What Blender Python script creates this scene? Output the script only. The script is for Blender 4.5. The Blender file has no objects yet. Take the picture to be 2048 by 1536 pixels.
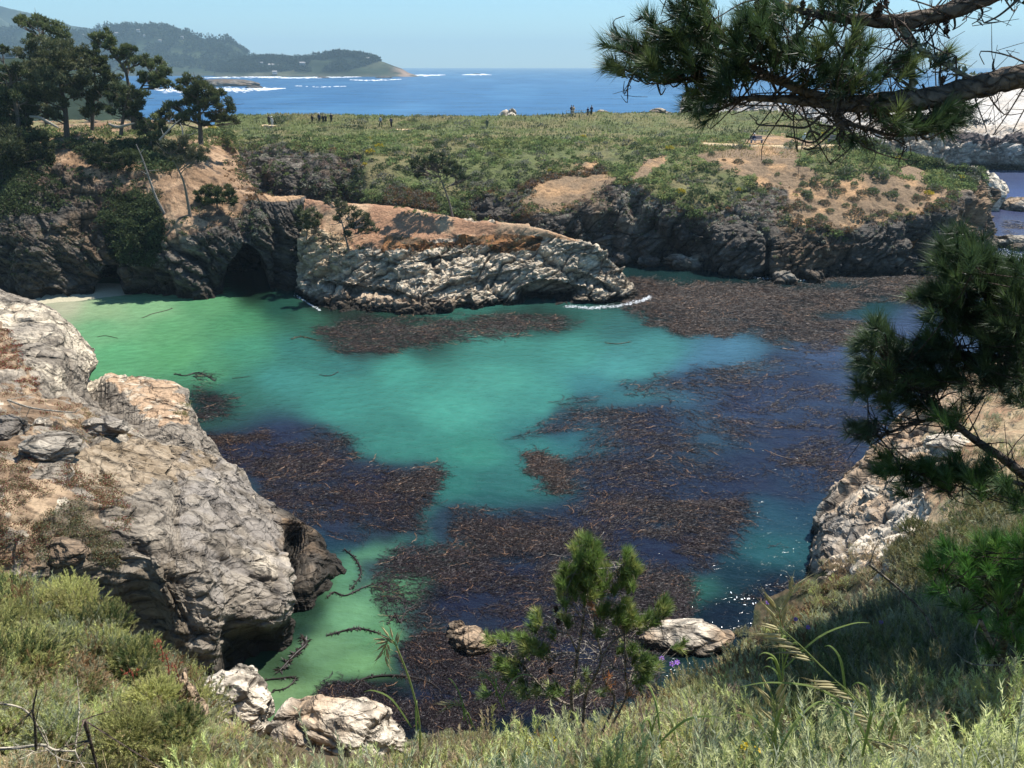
import bpy, math, numpy as np
from mathutils import Vector, Matrix
R_ = np.random.default_rng(11)
FPX = 1600.0; CH = 24.0; TH = math.atan(635/1600.0)
cT, sT = math.cos(TH), math.sin(TH)
S = bpy.context.scene
COL = S.collection
rad = math.radians
# ------------------------------------------------------------------ camera geometry helpers
def slope(py):
    v = (768-py)/FPX
    return (-sT+cT*v)/(cT+sT*v), (cT+sT*v)
def D(px, py, Y):
    s, k = slope(py)
    return np.array([(px-1024)/FPX*Y/k, Y, CH+s*Y])
def Z(px, Y, z):
    t = (z-CH)/Y                      # find the depth scale for this point
    v = (t*cT+sT)/(cT-t*sT)
    return np.array([(px-1024)/FPX*Y/(cT+sT*v), Y, z])
def W(px, py, z=-0.6):
    s, k = slope(py)
    Y = -CH/s
    p = D(px, py, Y); p[2] = z
    return p
def proj(P):
    X, Y, ZZ = P[..., 0], P[..., 1], P[..., 2]-CH
    d = np.maximum(Y*cT-ZZ*sT, .05)
    u = X/d; v = (Y*sT+ZZ*cT)/d
    return 1024+FPX*u, 768-FPX*v, d
def inpoly(x, y, poly):
    poly = np.asarray(poly, float); n = len(poly)
    r = np.zeros(x.shape, bool); j = n-1
    for i in range(n):
        xi, yi = poly[i]; xj, yj = poly[j]
        c = ((yi > y) != (yj > y)) & (x < (xj-xi)*(y-yi)/((yj-yi) if yj != yi else 1e-9)+xi)
        r ^= c; j = i
    return r
# ------------------------------------------------------------------ noise
def _h(ix, iy, iz, seed):
    h = (ix.astype(np.int64)*73856093) ^ (iy.astype(np.int64)*19349663) ^ (iz.astype(np.int64)*83492791) ^ (seed*2654435761)
    h &= 0xffffffff
    h = ((h ^ (h >> 16))*0x45d9f3b) & 0xffffffff
    h = ((h ^ (h >> 16))*0x45d9f3b) & 0xffffffff
    return h ^ (h >> 16)
def h01(ix, iy, iz, seed):
    return (_h(ix, iy, iz, seed) & 0xffff)/65535.0
def vn(P, seed=0):
    f = np.floor(P); t = P-f; t = t*t*t*(t*(t*6-15)+10)
    i = f.astype(np.int64); r = 0
    for dx in (0, 1):
        wx = t[:, 0] if dx else 1-t[:, 0]
        for dy in (0, 1):
            wy = t[:, 1] if dy else 1-t[:, 1]
            for dz in (0, 1):
                wz = t[:, 2] if dz else 1-t[:, 2]
                r = r+wx*wy*wz*h01(i[:, 0]+dx, i[:, 1]+dy, i[:, 2]+dz, seed)
    return r*2-1
def fbm(P, sc, oct=4, seed=0, gain=.5):
    P = P/sc; a = 1.; s = 0; n = 0
    for o in range(oct):
        s = s+a*vn(P+o*17.3, seed+o); n += a; a *= gain; P = P*2.03
    return s/n
def facet(P, sc, seed=0, g=.5, k=32.):
    """broken-rock noise: every cell is a tilted plane; also the closeness to the cell edge"""
    P = P/sc; b = np.floor(P-.5).astype(np.int64)
    best = np.full(len(P), 9.); sec = np.full(len(P), 9.); val = np.zeros(len(P)); rid = np.zeros(len(P)); num = 0; den = 1e-12
    for dx in (0, 1):
        for dy in (0, 1):
            for dz in (0, 1):
                i = b+np.array([dx, dy, dz])
                h1 = _h(i[:, 0], i[:, 1], i[:, 2], seed); h2 = _h(i[:, 0], i[:, 1], i[:, 2], seed+77)
                c = np.stack([(h1 & 255)/255., ((h1 >> 8) & 255)/255., ((h1 >> 16) & 255)/255.], 1)*.8+.1+i
                d = P-c; dd = (d*d).sum(1)
                gr = np.stack([(h2 & 255)/127.5-1, ((h2 >> 8) & 255)/127.5-1, ((h2 >> 16) & 255)/127.5-1], 1)
                v = ((h2 >> 24) & 255)/127.5-1+g*(d*gr).sum(1)*2
                ww = np.exp(-k*dd); num = num+ww*v; den = den+ww
                m = dd < best
                sec = np.where(m, best, np.minimum(sec, dd)); val = np.where(m, v, val)
                rid = np.where(m, (h1 >> 20 & 255)/255., rid); best = np.where(m, dd, best)
    return num/den, np.sqrt(sec)-np.sqrt(best), rid
# ------------------------------------------------------------------ mesh helpers
def mk(name, V, F, mat=None, col=None, parent=None, smooth=False, uvless=True, mats=None, midx=None):
    """V (n,3), F (m,k) all the same k or list of arrays"""
    me = bpy.data.meshes.new(name)
    Fs = F if isinstance(F, list) else [F]
    Fs = [np.asarray(f, np.int32) for f in Fs if len(f)]
    me.vertices.add(len(V)); me.vertices.foreach_set('co', np.asarray(V, np.float32).ravel())
    nl = sum(f.size for f in Fs); nf = sum(len(f) for f in Fs)
    me.loops.add(nl); me.loops.foreach_set('vertex_index', np.concatenate([f.ravel() for f in Fs]))
    me.polygons.add(nf)
    st = np.concatenate([np.full(len(f), f.shape[1]) for f in Fs]); st = np.concatenate([[0], np.cumsum(st)[:-1]])
    me.polygons.foreach_set('loop_start', st.astype(np.int32))
    if smooth: me.polygons.foreach_set('use_smooth', np.ones(nf, bool))
    else: me.polygons.foreach_set('use_smooth', np.zeros(nf, bool))
    if col is not None:
        a = me.attributes.new('Col', 'FLOAT_COLOR', 'POINT')
        c = np.ones((len(V), 4), np.float32); c[:, :3] = col
        a.data.foreach_set('color', c.ravel())
    for m in (mats or ([mat] if mat else [])): me.materials.append(m)
    if midx is not None: me.polygons.foreach_set('material_index', np.asarray(midx, np.int32))
    me.update(calc_edges=True)
    o = bpy.data.objects.new(name, me); COL.objects.link(o)
    if parent is not None: o.parent = parent
    return o
def tag(o, label=None, cat=None, group=None, kind=None):
    if label: o['label'] = label
    if cat: o['category'] = cat
    if group: o['group'] = group
    if kind: o['kind'] = kind
    return o
def empty(name, loc=(0, 0, 0), rz=0, sc=1, **k):
    o = bpy.data.objects.new(name, None); COL.objects.link(o)
    o.location = loc; o.rotation_euler = (0, 0, rz); o.scale = (sc,)*3; o.empty_display_size = .2
    return tag(o, **k)
def copy_tree(o, loc, rz=0, sc=1, tilt=(0, 0), **k):
    c = o.copy(); COL.objects.link(c); c.location = loc; c.rotation_euler = (tilt[0], tilt[1], rz)
    c.scale = (sc,)*3 if np.isscalar(sc) else sc
    for ch in list(o.children):
        d = ch.copy(); COL.objects.link(d); d.parent = c
        for g in list(ch.children):
            e = g.copy(); COL.objects.link(e); e.parent = d
    return tag(c, **k)
def crom(A, ts):
    """catmull-rom along axis 0"""
    n = len(A); i = np.clip(np.floor(ts).astype(int), 0, n-2); t = (ts-i).reshape((-1,)+(1,)*(A.ndim-1))
    p0 = A[np.maximum(i-1, 0)]; p1 = A[i]; p2 = A[i+1]; p3 = A[np.minimum(i+2, n-1)]
    return p1+.5*t*(p2-p0+t*(2*p0-5*p1+4*p2-p3+t*(3*(p1-p2)+p3-p0)))
def params(N, px_step, axis, mn=3, ms=1.):
    """sample parameters so that steps are about px_step photo pixels"""
    X, Y, _ = proj(N)
    d = np.hypot(np.diff(X, axis=axis), np.diff(Y, axis=axis)).max(axis=1-axis)
    L = np.linalg.norm(np.diff(N, axis=axis), axis=-1).max(axis=1-axis)
    ts = [np.zeros(1)]
    for k, (a, l) in enumerate(zip(d, L)):
        n = int(max(mn, math.ceil(a/px_step), min(l/ms, 110)))
        ts.append(k+(np.arange(n)+1)/n)
    return np.concatenate(ts)
def grid_faces(nr, nc):
    i = np.arange(nr-1)[:, None]*nc+np.arange(nc-1)[None]
    i = i.ravel()
    return np.stack([i, i+1, i+nc+1, i+nc], 1)
def gnormals(G):
    a = np.gradient(G, axis=0); b = np.gradient(G, axis=1)
    n = np.cross(b, a); n /= np.linalg.norm(n, axis=-1, keepdims=True)+1e-9
    return n
def blur(A, k=2, it=2):
    for _ in range(it):
        for ax in (0, 1):
            A = (np.roll(A, k, ax)+np.roll(A, -k, ax)+A)/3
    return A
def loft(net, step=2.0, mn=3, ms=1.):
    """net [col][row] of points -> smooth grid (rows, cols, 3) and its normals"""
    N = np.array(net).transpose(1, 0, 2)
    N = crom(N, params(N, step, 0, mn, ms))
    N = N.transpose(1, 0, 2); N = crom(N, params(N, step, 0, mn)).transpose(1, 0, 2)
    n = gnormals(N)
    # make the normals look outwards (up or to the camera)
    out = np.array([0, -.6, .8])
    if (n.reshape(-1, 3)@out).mean() < 0: n = -n
    n = n/np.maximum(np.linalg.norm(n, axis=-1, keepdims=True), 1e-6)
    return N, n
def soilattr(o, a):
    t = o.data.attributes.new('soil', 'FLOAT', 'POINT'); t.data.foreach_set('value', np.asarray(a, np.float32))
TERR = {}
def reg(name, V, F=None, C=None):
    px, py, d = proj(V)
    TERR[name] = (V, px, py, d, F)
def pick(px, py, names, r=4):
    best = None
    for n in names:
        V, X, Y, d, _ = TERR[n]
        for rr in (r, r*2, r*5, r*12):
            m = (np.abs(X-px) < rr) & (np.abs(Y-py) < rr) & (V[:, 1] > .3)
            if m.any():
                k = np.where(m)[0]
                q = k[np.argmin(d[k])]
                # nearest surface within a thin shell
                k = k[d[k] < d[q]*1.02+.3]
                q = k[np.argmin((X[k]-px)**2+(Y[k]-py)**2)]
                if best is None or d[q] < best[1]: best = (V[q], d[q])
                break
    return best[0].copy()
# ------------------------------------------------------------------ materials
def M(name): 
    m = bpy.data.materials.new(name); m.use_nodes = True
    nt = m.node_tree; b = nt.nodes['Principled BSDF']
    return m, nt, b
def ln(nt, a, b): nt.links.new(a, b)
def node(nt, t, **k):
    n = nt.nodes.new(t)
    for a, v in k.items():
        if a in n.inputs: n.inputs[a].default_value = v
        else: setattr(n, a, v)
    return n
def mat_col(name, rough=.8, spec=.2, bumps=((3, .3, .05),), var=.25, vscale=2., trans=0, cracks=(), rot=.5, stretch=(1, .8, 2.)):
    """material coloured by the mesh's own colour attribute times procedural noise, with bump"""
    m, nt, b = M(name)
    at = node(nt, 'ShaderNodeAttribute', attribute_name='Col')
    tc = node(nt, 'ShaderNodeTexCoord')
    nz = node(nt, 'ShaderNodeTexNoise', Scale=vscale, Detail=8.)
    nz.inputs['Roughness'].default_value = .65
    ln(nt, tc.outputs['Object'], nz.inputs['Vector'])
    mr = node(nt, 'ShaderNodeMapRange')
    mr.inputs['From Min'].default_value = .3; mr.inputs['From Max'].default_value = .7
    mr.inputs['To Min'].default_value = 1-var; mr.inputs['To Max'].default_value = 1+var
    ln(nt, nz.outputs['Fac'], mr.inputs['Value'])
    mx = node(nt, 'ShaderNodeVectorMath', operation='SCALE')
    ln(nt, at.outputs['Color'], mx.inputs[0]); ln(nt, mr.outputs['Result'], mx.inputs['Scale'])
    ln(nt, mx.outputs['Vector'], b.inputs['Base Color'])
    b.inputs['Roughness'].default_value = rough; b.inputs['Specular IOR Level'].default_value = spec
    prev = None
    if cracks:
        mp_ = node(nt, 'ShaderNodeMapping'); mp_.inputs['Rotation'].default_value = (0, rot, .3); mp_.inputs['Scale'].default_value = stretch
        nd = node(nt, 'ShaderNodeTexNoise', Scale=1.1, Detail=5.); nd.inputs['Roughness'].default_value = .6
        ln(nt, tc.outputs['Object'], nd.inputs['Vector'])
        va = node(nt, 'ShaderNodeVectorMath', operation='MULTIPLY_ADD'); va.inputs[1].default_value = (.42, .42, .42)
        ln(nt, nd.outputs['Color'], va.inputs[0]); ln(nt, tc.outputs['Object'], va.inputs[2]); ln(nt, va.outputs[0], mp_.inputs['Vector'])
        so_ = node(nt, 'ShaderNodeAttribute', attribute_name='soil'); fs = node(nt, 'ShaderNodeMath', operation='SUBTRACT'); fs.inputs[0].default_value = 1; ln(nt, so_.outputs['Fac'], fs.inputs[1])
        for sc, st, di, wd, dk in cracks:
            vo = node(nt, 'ShaderNodeTexVoronoi', feature='DISTANCE_TO_EDGE', Scale=sc); ln(nt, mp_.outputs[0], vo.inputs['Vector'])
            vr = node(nt, 'ShaderNodeMapRange', interpolation_type='SMOOTHSTEP'); vr.inputs['From Max'].default_value = wd; ln(nt, vo.outputs['Distance'], vr.inputs['Value'])
            bp = node(nt, 'ShaderNodeBump', Strength=st, Distance=di); ln(nt, vr.outputs[0], bp.inputs['Height'])
            ms_ = node(nt, 'ShaderNodeMath', operation='MULTIPLY'); ms_.inputs[1].default_value = st; ln(nt, fs.outputs[0], ms_.inputs[0]); ln(nt, ms_.outputs[0], bp.inputs['Strength'])
            if prev: ln(nt, prev.outputs['Normal'], bp.inputs['Normal'])
            prev = bp
            # grime caught in the joints
            dm = node(nt, 'ShaderNodeMapRange'); dm.inputs['To Min'].default_value = dk; dm.inputs['From Max'].default_value = wd*.5; ln(nt, vo.outputs['Distance'], dm.inputs['Value'])
            m2 = node(nt, 'ShaderNodeVectorMath', operation='SCALE'); src = b.inputs['Base Color'].links[0].from_socket
            ln(nt, src, m2.inputs[0]); mg = node(nt, 'ShaderNodeMix'); ln(nt, fs.outputs[0], mg.inputs['Factor']); mg.inputs[2].default_value = 1; ln(nt, dm.outputs[0], mg.inputs[3]); ln(nt, mg.outputs[0], m2.inputs['Scale']); ln(nt, m2.outputs[0], b.inputs['Base Color'])
    for sc, st, di in bumps:
        n2 = node(nt, 'ShaderNodeTexNoise', Scale=sc, Detail=6.)
        n2.inputs['Roughness'].default_value = .7
        ln(nt, tc.outputs['Object'], n2.inputs['Vector'])
        bp = node(nt, 'ShaderNodeBump', Strength=st, Distance=di)
        ln(nt, n2.outputs['Fac'], bp.inputs['Height'])
        if prev: ln(nt, prev.outputs['Normal'], bp.inputs['Normal'])
        prev = bp
    if prev: ln(nt, prev.outputs['Normal'], b.inputs['Normal'])
    if trans:
        tr = node(nt, 'ShaderNodeBsdfTranslucent'); ms = node(nt, 'ShaderNodeMixShader', Fac=trans)
        ln(nt, mx.outputs['Vector'], tr.inputs['Color'])
        out = [n for n in nt.nodes if n.type == 'OUTPUT_MATERIAL'][0]
        ln(nt, b.outputs[0], ms.inputs[1]); ln(nt, tr.outputs[0], ms.inputs[2]); ln(nt, ms.outputs[0], out.inputs['Surface'])
    return m
def mat_flat(name, c, rough=.7, spec=.3, var=.2, vscale=8., metal=0):
    m, nt, b = M(name)
    tc = node(nt, 'ShaderNodeTexCoord'); nz = node(nt, 'ShaderNodeTexNoise', Scale=vscale, Detail=5.)
    ln(nt, tc.outputs['Object'], nz.inputs['Vector'])
    cr = node(nt, 'ShaderNodeValToRGB')
    cr.color_ramp.elements[0].position = .3; cr.color_ramp.elements[1].position = .7
    cr.color_ramp.elements[0].color = tuple(x*(1-var) for x in c)+(1,)
    cr.color_ramp.elements[1].color = tuple(min(1, x*(1+var)) for x in c)+(1,)
    ln(nt, nz.outputs['Fac'], cr.inputs['Fac']); ln(nt, cr.outputs['Color'], b.inputs['Base Color'])
    b.inputs['Roughness'].default_value = rough; b.inputs['Specular IOR Level'].default_value = spec; b.inputs['Metallic'].default_value = metal
    return m
def lin(r, g, b):
    f = lambda c: ((c/255+.055)/1.055)**2.4 if c > 10 else c/255/12.92
    return np.array([f(r), f(g), f(b)])
def mixc(a, b, t):
    t = np.clip(t, 0, 1)[:, None]; return a*(1-t)+b*t
def sst(x, a, b):
    t = np.clip((x-a)/(b-a), 0, 1); return t*t*(3-2*t)
# ------------------------------------------------------------------ world, sun, camera
SUN_EL, SUN_AZ = rad(60), rad(48)
w = bpy.data.worlds.new('World'); S.world = w; w.use_nodes = True
nt = w.node_tree; bg = nt.nodes['Background']
sky = nt.nodes.new('ShaderNodeTexSky'); sky.sky_type = 'NISHITA'; sky.sun_disc = False
sky.sun_elevation = SUN_EL; sky.sun_rotation = SUN_AZ; sky.altitude = 20; sky.air_density = 1.0; sky.dust_density = 0.0; sky.ozone_density = 2.2
tint = nt.nodes.new('ShaderNodeVectorMath'); tint.operation = 'MULTIPLY'; tint.inputs[1].default_value = (.80, 1.1, 1.24)
nt.links.new(sky.outputs[0], tint.inputs[0]); nt.links.new(tint.outputs[0], bg.inputs[0]); bg.inputs[1].default_value = .075
sl = bpy.data.lights.new('sun', 'SUN'); sl.energy = 5.0; sl.angle = rad(.5); sl.color = (1, .955, .89)
so = bpy.data.objects.new('sun', sl); COL.objects.link(so)
sd = Vector((math.sin(SUN_AZ)*math.cos(SUN_EL), math.cos(SUN_AZ)*math.cos(SUN_EL), math.sin(SUN_EL)))
so.rotation_euler = sd.to_track_quat('Z', 'Y').to_euler(); so.location = (0, 0, 60)
cam = bpy.data.cameras.new('camera'); co = bpy.data.objects.new('camera', cam); COL.objects.link(co)
co.location = (0, 0, CH); co.rotation_euler = (math.pi/2-TH, 0, 0)
cam.sensor_width = 36; cam.lens = 36*FPX/2048; cam.clip_start = .05; cam.clip_end = 40000
S.camera = co
S.view_settings.view_transform = 'Standard'; S.view_settings.look = 'None'; S.view_settings.exposure = .66; S.view_settings.gamma = 1
S.cycles.max_bounces = 6; S.cycles.diffuse_bounces = 1; S.cycles.glossy_bounces = 2; S.cycles.transmission_bounces = 2
S.cycles.transparent_max_bounces = 6; S.cycles.volume_bounces = 0; S.cycles.caustics_reflective = False; S.cycles.caustics_refractive = False
# ================================================================== TERRAIN (rock and soil)
ROCK = mat_col('weathered_rock', rough=.85, spec=.25, bumps=((1.3, .9, .35), (6, .8, .12), (24, .6, .03)), var=.32, vscale=3., cracks=((.30, 1., .4, .10, .6), (1.0, .7, .15, .10, .8)), stretch=(.6, .8, 1.9))
NROCK = mat_col('near_rock', rough=.8, spec=.3, bumps=((2.2, .5, .15), (10, .6, .05), (45, .5, .012)), var=.25, vscale=5., cracks=((.5, 1., .22, .08, .5), (1.5, .7, .08, .08, .72), (6., .35, .02, .12, .9)), rot=-.42, stretch=(.5, .8, 2.1))
SOIL = mat_col('bare_soil', rough=.95, spec=.1, bumps=((4, .5, .06), (18, .5, .02)), var=.2, vscale=6.)
CWHITE = np.array([.72, .62, .48]); CGREY = np.array([.30, .258, .21]); CDARK = np.array([.105, .085, .065])
CTAN = np.array([.47, .30, .165]); CSOIL = np.array([.265, .18, .105]); CORANGE = np.array([.50, .22, .07]); CGREEN = np.array([.10, .115, .045])
def dip(P, a=.5):
    """rock layering frame: layers dip to the right and towards the sea"""
    ca, sa = math.cos(a), math.sin(a)
    x = P[:, 0]*ca-P[:, 2]*sa; z = P[:, 0]*sa+P[:, 2]*ca
    return np.stack([x*.45, P[:, 1]*.8, z*1.6+P[:, 1]*.25], 1)
def rockdisp(P, amp, big=6., seed=1, a=.5):
    wv = np.stack([fbm(P+k*31, big*.9, 3, seed+70+k) for k in range(3)], 1)*big*.42
    Q = dip(P, a)+wv
    f1, e1, r1 = facet(Q, big*.55, seed); f2, e2, r2 = facet(Q+3.3, big*.2, seed+5); f3, e3, r3 = facet(Q+9.1, big*.075, seed+9); f5 = facet(P*np.array([1, 1, 1.3])+4.4, big*.11, seed+15, .8)[0]
    d = .50*fbm(P, big, 4, seed)+.27*f1+.15*f2+.08*f3+.09*f5+.10*fbm(P, big*.16, 3, seed+20)
    crack = -.20*np.exp(-(e1/.10)**2)-.09*np.exp(-(e2/.15)**2)
    return amp*(d+crack), e1, e2, r1, r2, f2
def rockcol(P, r1, r2, e1, e2, seed, white=.5, tan=.3):
    n1 = fbm(P, 5., 4, seed+31); n2 = fbm(P, 1.6, 4, seed+41); n3 = fbm(P, 9., 3, seed+51)
    c = mixc(np.broadcast_to(CGREY, P.shape).copy(), CWHITE, sst(n1*.9+n2*.55+(r1-.5)*.5+white-.5, -.35, .35))
    c = mixc(c, CTAN, sst(n3+.5*n2+tan-.5, .05, .45)*.75)
    c = mixc(c, CDARK, sst(fbm(P, .9, 3, seed+61)+.3*(r2-.5), .28, .55)*.6)
    c = mixc(c, CDARK, (np.exp(-(e1/.05)**2)*.7+np.exp(-(e2/.06)**2)*.45))
    return c
def wet(c, P, lo=.5, hi=1.6, seed=3):
    z = P[:, 2]+.5*fbm(P, 1.2, 3, seed)
    return mixc(c, np.array([.035, .028, .02]), 1-sst(z, lo, hi))

# ---- far headland ---------------------------------------------------------------
HN = [
 [Z(425,121,-1), D(430,395,118), D(430,330,122), D(430,285,129), D(430,264,139), D(430,252,148), D(430,243,158), Z(430,168,-1)],
 [Z(560,116,-1), D(560,400,115), D(560,335,118), D(560,285,126), D(560,265,136), D(560,251,148), D(560,238,158), Z(560,168,-1)],
 [Z(650,113,-1), D(650,405,112), D(652,350,115), D(655,292,123), D(655,266,134), D(650,252,147), D(650,239,158), Z(650,168,-1)],
 [Z(705,111.5,-1), D(700,410,113), D(705,355,117), D(710,300,122), D(710,270,132), D(710,254,146), D(710,240,158), Z(710,168,-1)],
 [Z(745,110,-1), D(740,420,108), D(745,370,111), D(745,312,119), D(745,275,130), D(745,256,145), D(745,241,158), Z(745,168,-1)],
 [Z(850,107,-1), D(850,430,106), D(850,385,110), D(850,330,117), D(850,282,128), D(850,258,142), D(850,242,156), Z(850,166,-1)],
 [Z(935,105,-1), D(930,440,107), D(935,400,110), D(940,340,116), D(945,287,126), D(950,260,141), D(950,242,155), Z(950,165,-1)],
 [Z(1050,103,-1), D(1045,455,102), D(1050,400,106), D(1050,342,114), D(1050,292,124), D(1050,262,140), D(1050,240,155), Z(1050,165,-1)],
 [Z(1150,101,-1), D(1150,462,101.5), D(1150,405,105), D(1150,350,112), D(1150,297,122), D(1150,262,140), D(1150,236,158), Z(1150,168,-1)],
 [W(1250,528), D(1250,465,103), D(1250,378,107), D(1250,340,113), D(1250,297,122), D(1250,261,140), D(1250,234,160), Z(1250,170,-1)],
 [W(1350,533), D(1350,465,101), D(1350,400,104), D(1345,347,111), D(1350,302,120), D(1350,262,138), D(1350,234,162), Z(1350,172,-1)],
 [W(1450,541), D(1450,480,98.5), D(1450,420,102.5), D(1450,358,109), D(1450,302,118), D(1450,262,136), D(1450,232,160), Z(1450,170,-1)],
 [W(1560,557), D(1560,490,96.5), D(1560,425,101), D(1555,365,108), D(1555,300,117), D(1555,264,134), D(1555,232,155), Z(1555,165,-1)],
 [W(1660,556), D(1660,500,96.5), D(1660,450,99), D(1660,370,106), D(1655,303,115), D(1650,278,125), D(1642,258,135), Z(1642,145,-1)],
 [W(1750,552), D(1750,500,97), D(1750,445,99.5), D(1745,372,106), D(1742,322,112), D(1735,300,117), D(1730,291,122), Z(1730,132,-1)],
 [W(1820,550), D(1820,500,97.5), D(1820,440,99.5), D(1820,392,104.5), D(1820,352,109), D(1815,330,113), D(1812,318,116), Z(1812,126,-1)],
 [W(1895,548), D(1893,490,98.5), D(1895,420,101), D(1900,388,105), D(1905,362,109), D(1905,348,112), D(1902,340,114), Z(1905,122,-1)],
 [W(1955,532), D(1955,475,102), D(1952,430,103), D(1955,385,107), D(1958,366,109), D(1956,355,111), D(1952,348,113), Z(1955,119,-1)],
 [W(1988,512), D(1985,465,107.5), D(1985,425,108.5), D(1986,398,110), D(1978,380,111.5), D(1972,370,113), D(1966,364,114.5), Z(1970,119,-1)],
 [W(2008,503), Z(2004,110.5,-.8), Z(2003,111.5,-.8), Z(2002,112.5,-.8), Z(2000,113.5,-.8), Z(1998,114.5,-.9), Z(1996,116,-1), Z(1990,119,-1)],
]
G, n = loft(HN, 1.9, ms=.35)
shp = G.shape; P = G.reshape(-1, 3); nn = blur(n).reshape(-1, 3); nn /= np.linalg.norm(nn, axis=1, keepdims=True)
px0, py0, _ = proj(P)
jx = px0+34*fbm(P, 4., 5, 5, .65); jy = py0+24*fbm(P+50, 3.5, 5, 6, .65)
flat = sst(nn[:, 2], .55, .85)
rk, e1, e2, r1, r2, f2 = rockdisp(P, 1.8, 8., 3, a=-.9)
rk = rk-2.2*np.exp(-(fbm(np.stack([P[:, 0], P[:, 1], P[:, 2]*.3+P[:, 0]*.2], 1), 7., 3, 303)/.10)**2)+1.2*fbm(np.stack([P[:, 0], P[:, 1], P[:, 2]*.25], 1), 9., 3, 304)
soft = .35*fbm(P, 5., 4, 8)+.12*fbm(P, 1., 3, 9)
far_fade = sst(230-P[:, 1], 68, 80)          # calmer near the far rim
# rock face where the photograph shows bare rock
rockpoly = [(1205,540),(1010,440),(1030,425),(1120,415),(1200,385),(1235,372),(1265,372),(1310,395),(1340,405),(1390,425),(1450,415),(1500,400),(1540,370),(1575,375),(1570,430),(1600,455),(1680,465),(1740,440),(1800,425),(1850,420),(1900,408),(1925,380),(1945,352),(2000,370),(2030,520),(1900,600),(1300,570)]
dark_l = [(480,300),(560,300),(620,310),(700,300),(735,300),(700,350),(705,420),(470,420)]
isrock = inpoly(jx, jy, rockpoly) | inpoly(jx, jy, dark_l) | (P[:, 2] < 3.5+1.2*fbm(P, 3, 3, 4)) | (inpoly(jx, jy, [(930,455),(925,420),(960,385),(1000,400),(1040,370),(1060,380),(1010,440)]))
rimrock = inpoly(px0, py0, [(1180,225),(1225,222),(1225,232),(1500,228),(1500,240),(1300,238),(1180,240)])
wgt = np.where(isrock, 1., .18)
wgt = blur(wgt.reshape(shp[:2]), 3, 2).ravel()
disp = rk*wgt*np.clip(1-flat*.7, .2, 1)+soft*(1-wgt)*far_fade+.15*soft
P = P+nn*disp[:, None]
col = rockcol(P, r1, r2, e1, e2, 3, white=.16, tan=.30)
col *= .45  # rock colour darkened to deepen the shade on the cliffs
rightend = sst(px0, 1880, 1960)*sst(-py0, -500, -440)
col = mixc(col, CTAN*.95, rightend*.7*sst(fbm(P, 3, 3, 77), -.4, .2))
grass = mixc(np.broadcast_to(np.array([.13, .15, .05]), P.shape).copy(), np.array([.20, .17, .075]), sst(fbm(P, 6, 4, 21), -.2, .4))
grass = mixc(grass, np.array([.055, .065, .03]), sst(fbm(P, 1.6, 3, 22), .05, .4)*.6)
HSOIL = [[(1400,293),(1460,288),(1560,296),(1600,300),(1600,325),(1640,352),(1720,362),(1740,350),(1850,372),(1905,372),(1890,400),(1840,428),(1780,440),(1700,455),(1620,450),(1570,420),(1560,385),(1500,352),(1440,335),(1410,318)],
         [(1250,352),(1290,312),(1340,306),(1325,330),(1295,350),(1270,368)], [(1155,330),(1195,322),(1190,336),(1160,342)],
         [(1060,430),(1020,400),(1080,370),(1150,350),(1230,350),(1235,375),(1190,395),(1110,420)], [(1810,330),(1870,345),(1850,365),(1800,355)],
         [(1490,268),(1560,270),(1650,280),(1670,292),(1500,292)]]
soil = np.zeros(len(P), bool)
for q in HSOIL: soil |= inpoly(jx, jy, q)
sc_ = mixc(np.broadcast_to(CSOIL, P.shape).copy(), np.array([.50, .30, .15]), sst(fbm(P, 3, 4, 33), -.1, .5))
sc_ = mixc(sc_, np.array([.13, .085, .05]), sst(fbm(P, .8, 3, 34), .25, .5)*.6)
c2 = np.where(soil[:, None], sc_, grass)
brown = inpoly(jx, jy, [(1010,440),(1000,400),(1060,370),(1200,340),(1240,375),(1180,400),(1110,425)]) | inpoly(jx, jy, [(1570,380),(1700,370),(1800,400),(1840,430),(1700,470),(1590,450)])
c2 = np.where((brown & ~soil)[:, None], mixc(grass, np.array([.13, .10, .05]), np.full(len(P), .8)), c2)
col = mixc(c2, col, sst(wgt, .35, .6))
orange = inpoly(px0+6*fbm(P, 1, 3, 99), py0+6*fbm(P, 1, 3, 98), [(1833,473),(1858,470),(1855,488),(1835,488)])
col = np.where(orange[:, None], CORANGE, col)
col = wet(col, P, .3, 1.3)
H_SOILMASK = soil; H_ROCKMASK = wgt > .5
F_ = grid_faces(*shp[:2])
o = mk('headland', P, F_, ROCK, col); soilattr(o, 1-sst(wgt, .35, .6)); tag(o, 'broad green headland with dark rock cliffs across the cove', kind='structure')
reg('headland', P); HEAD = (P, nn, px0, py0, shp, H_SOILMASK, H_ROCKMASK)

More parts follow.
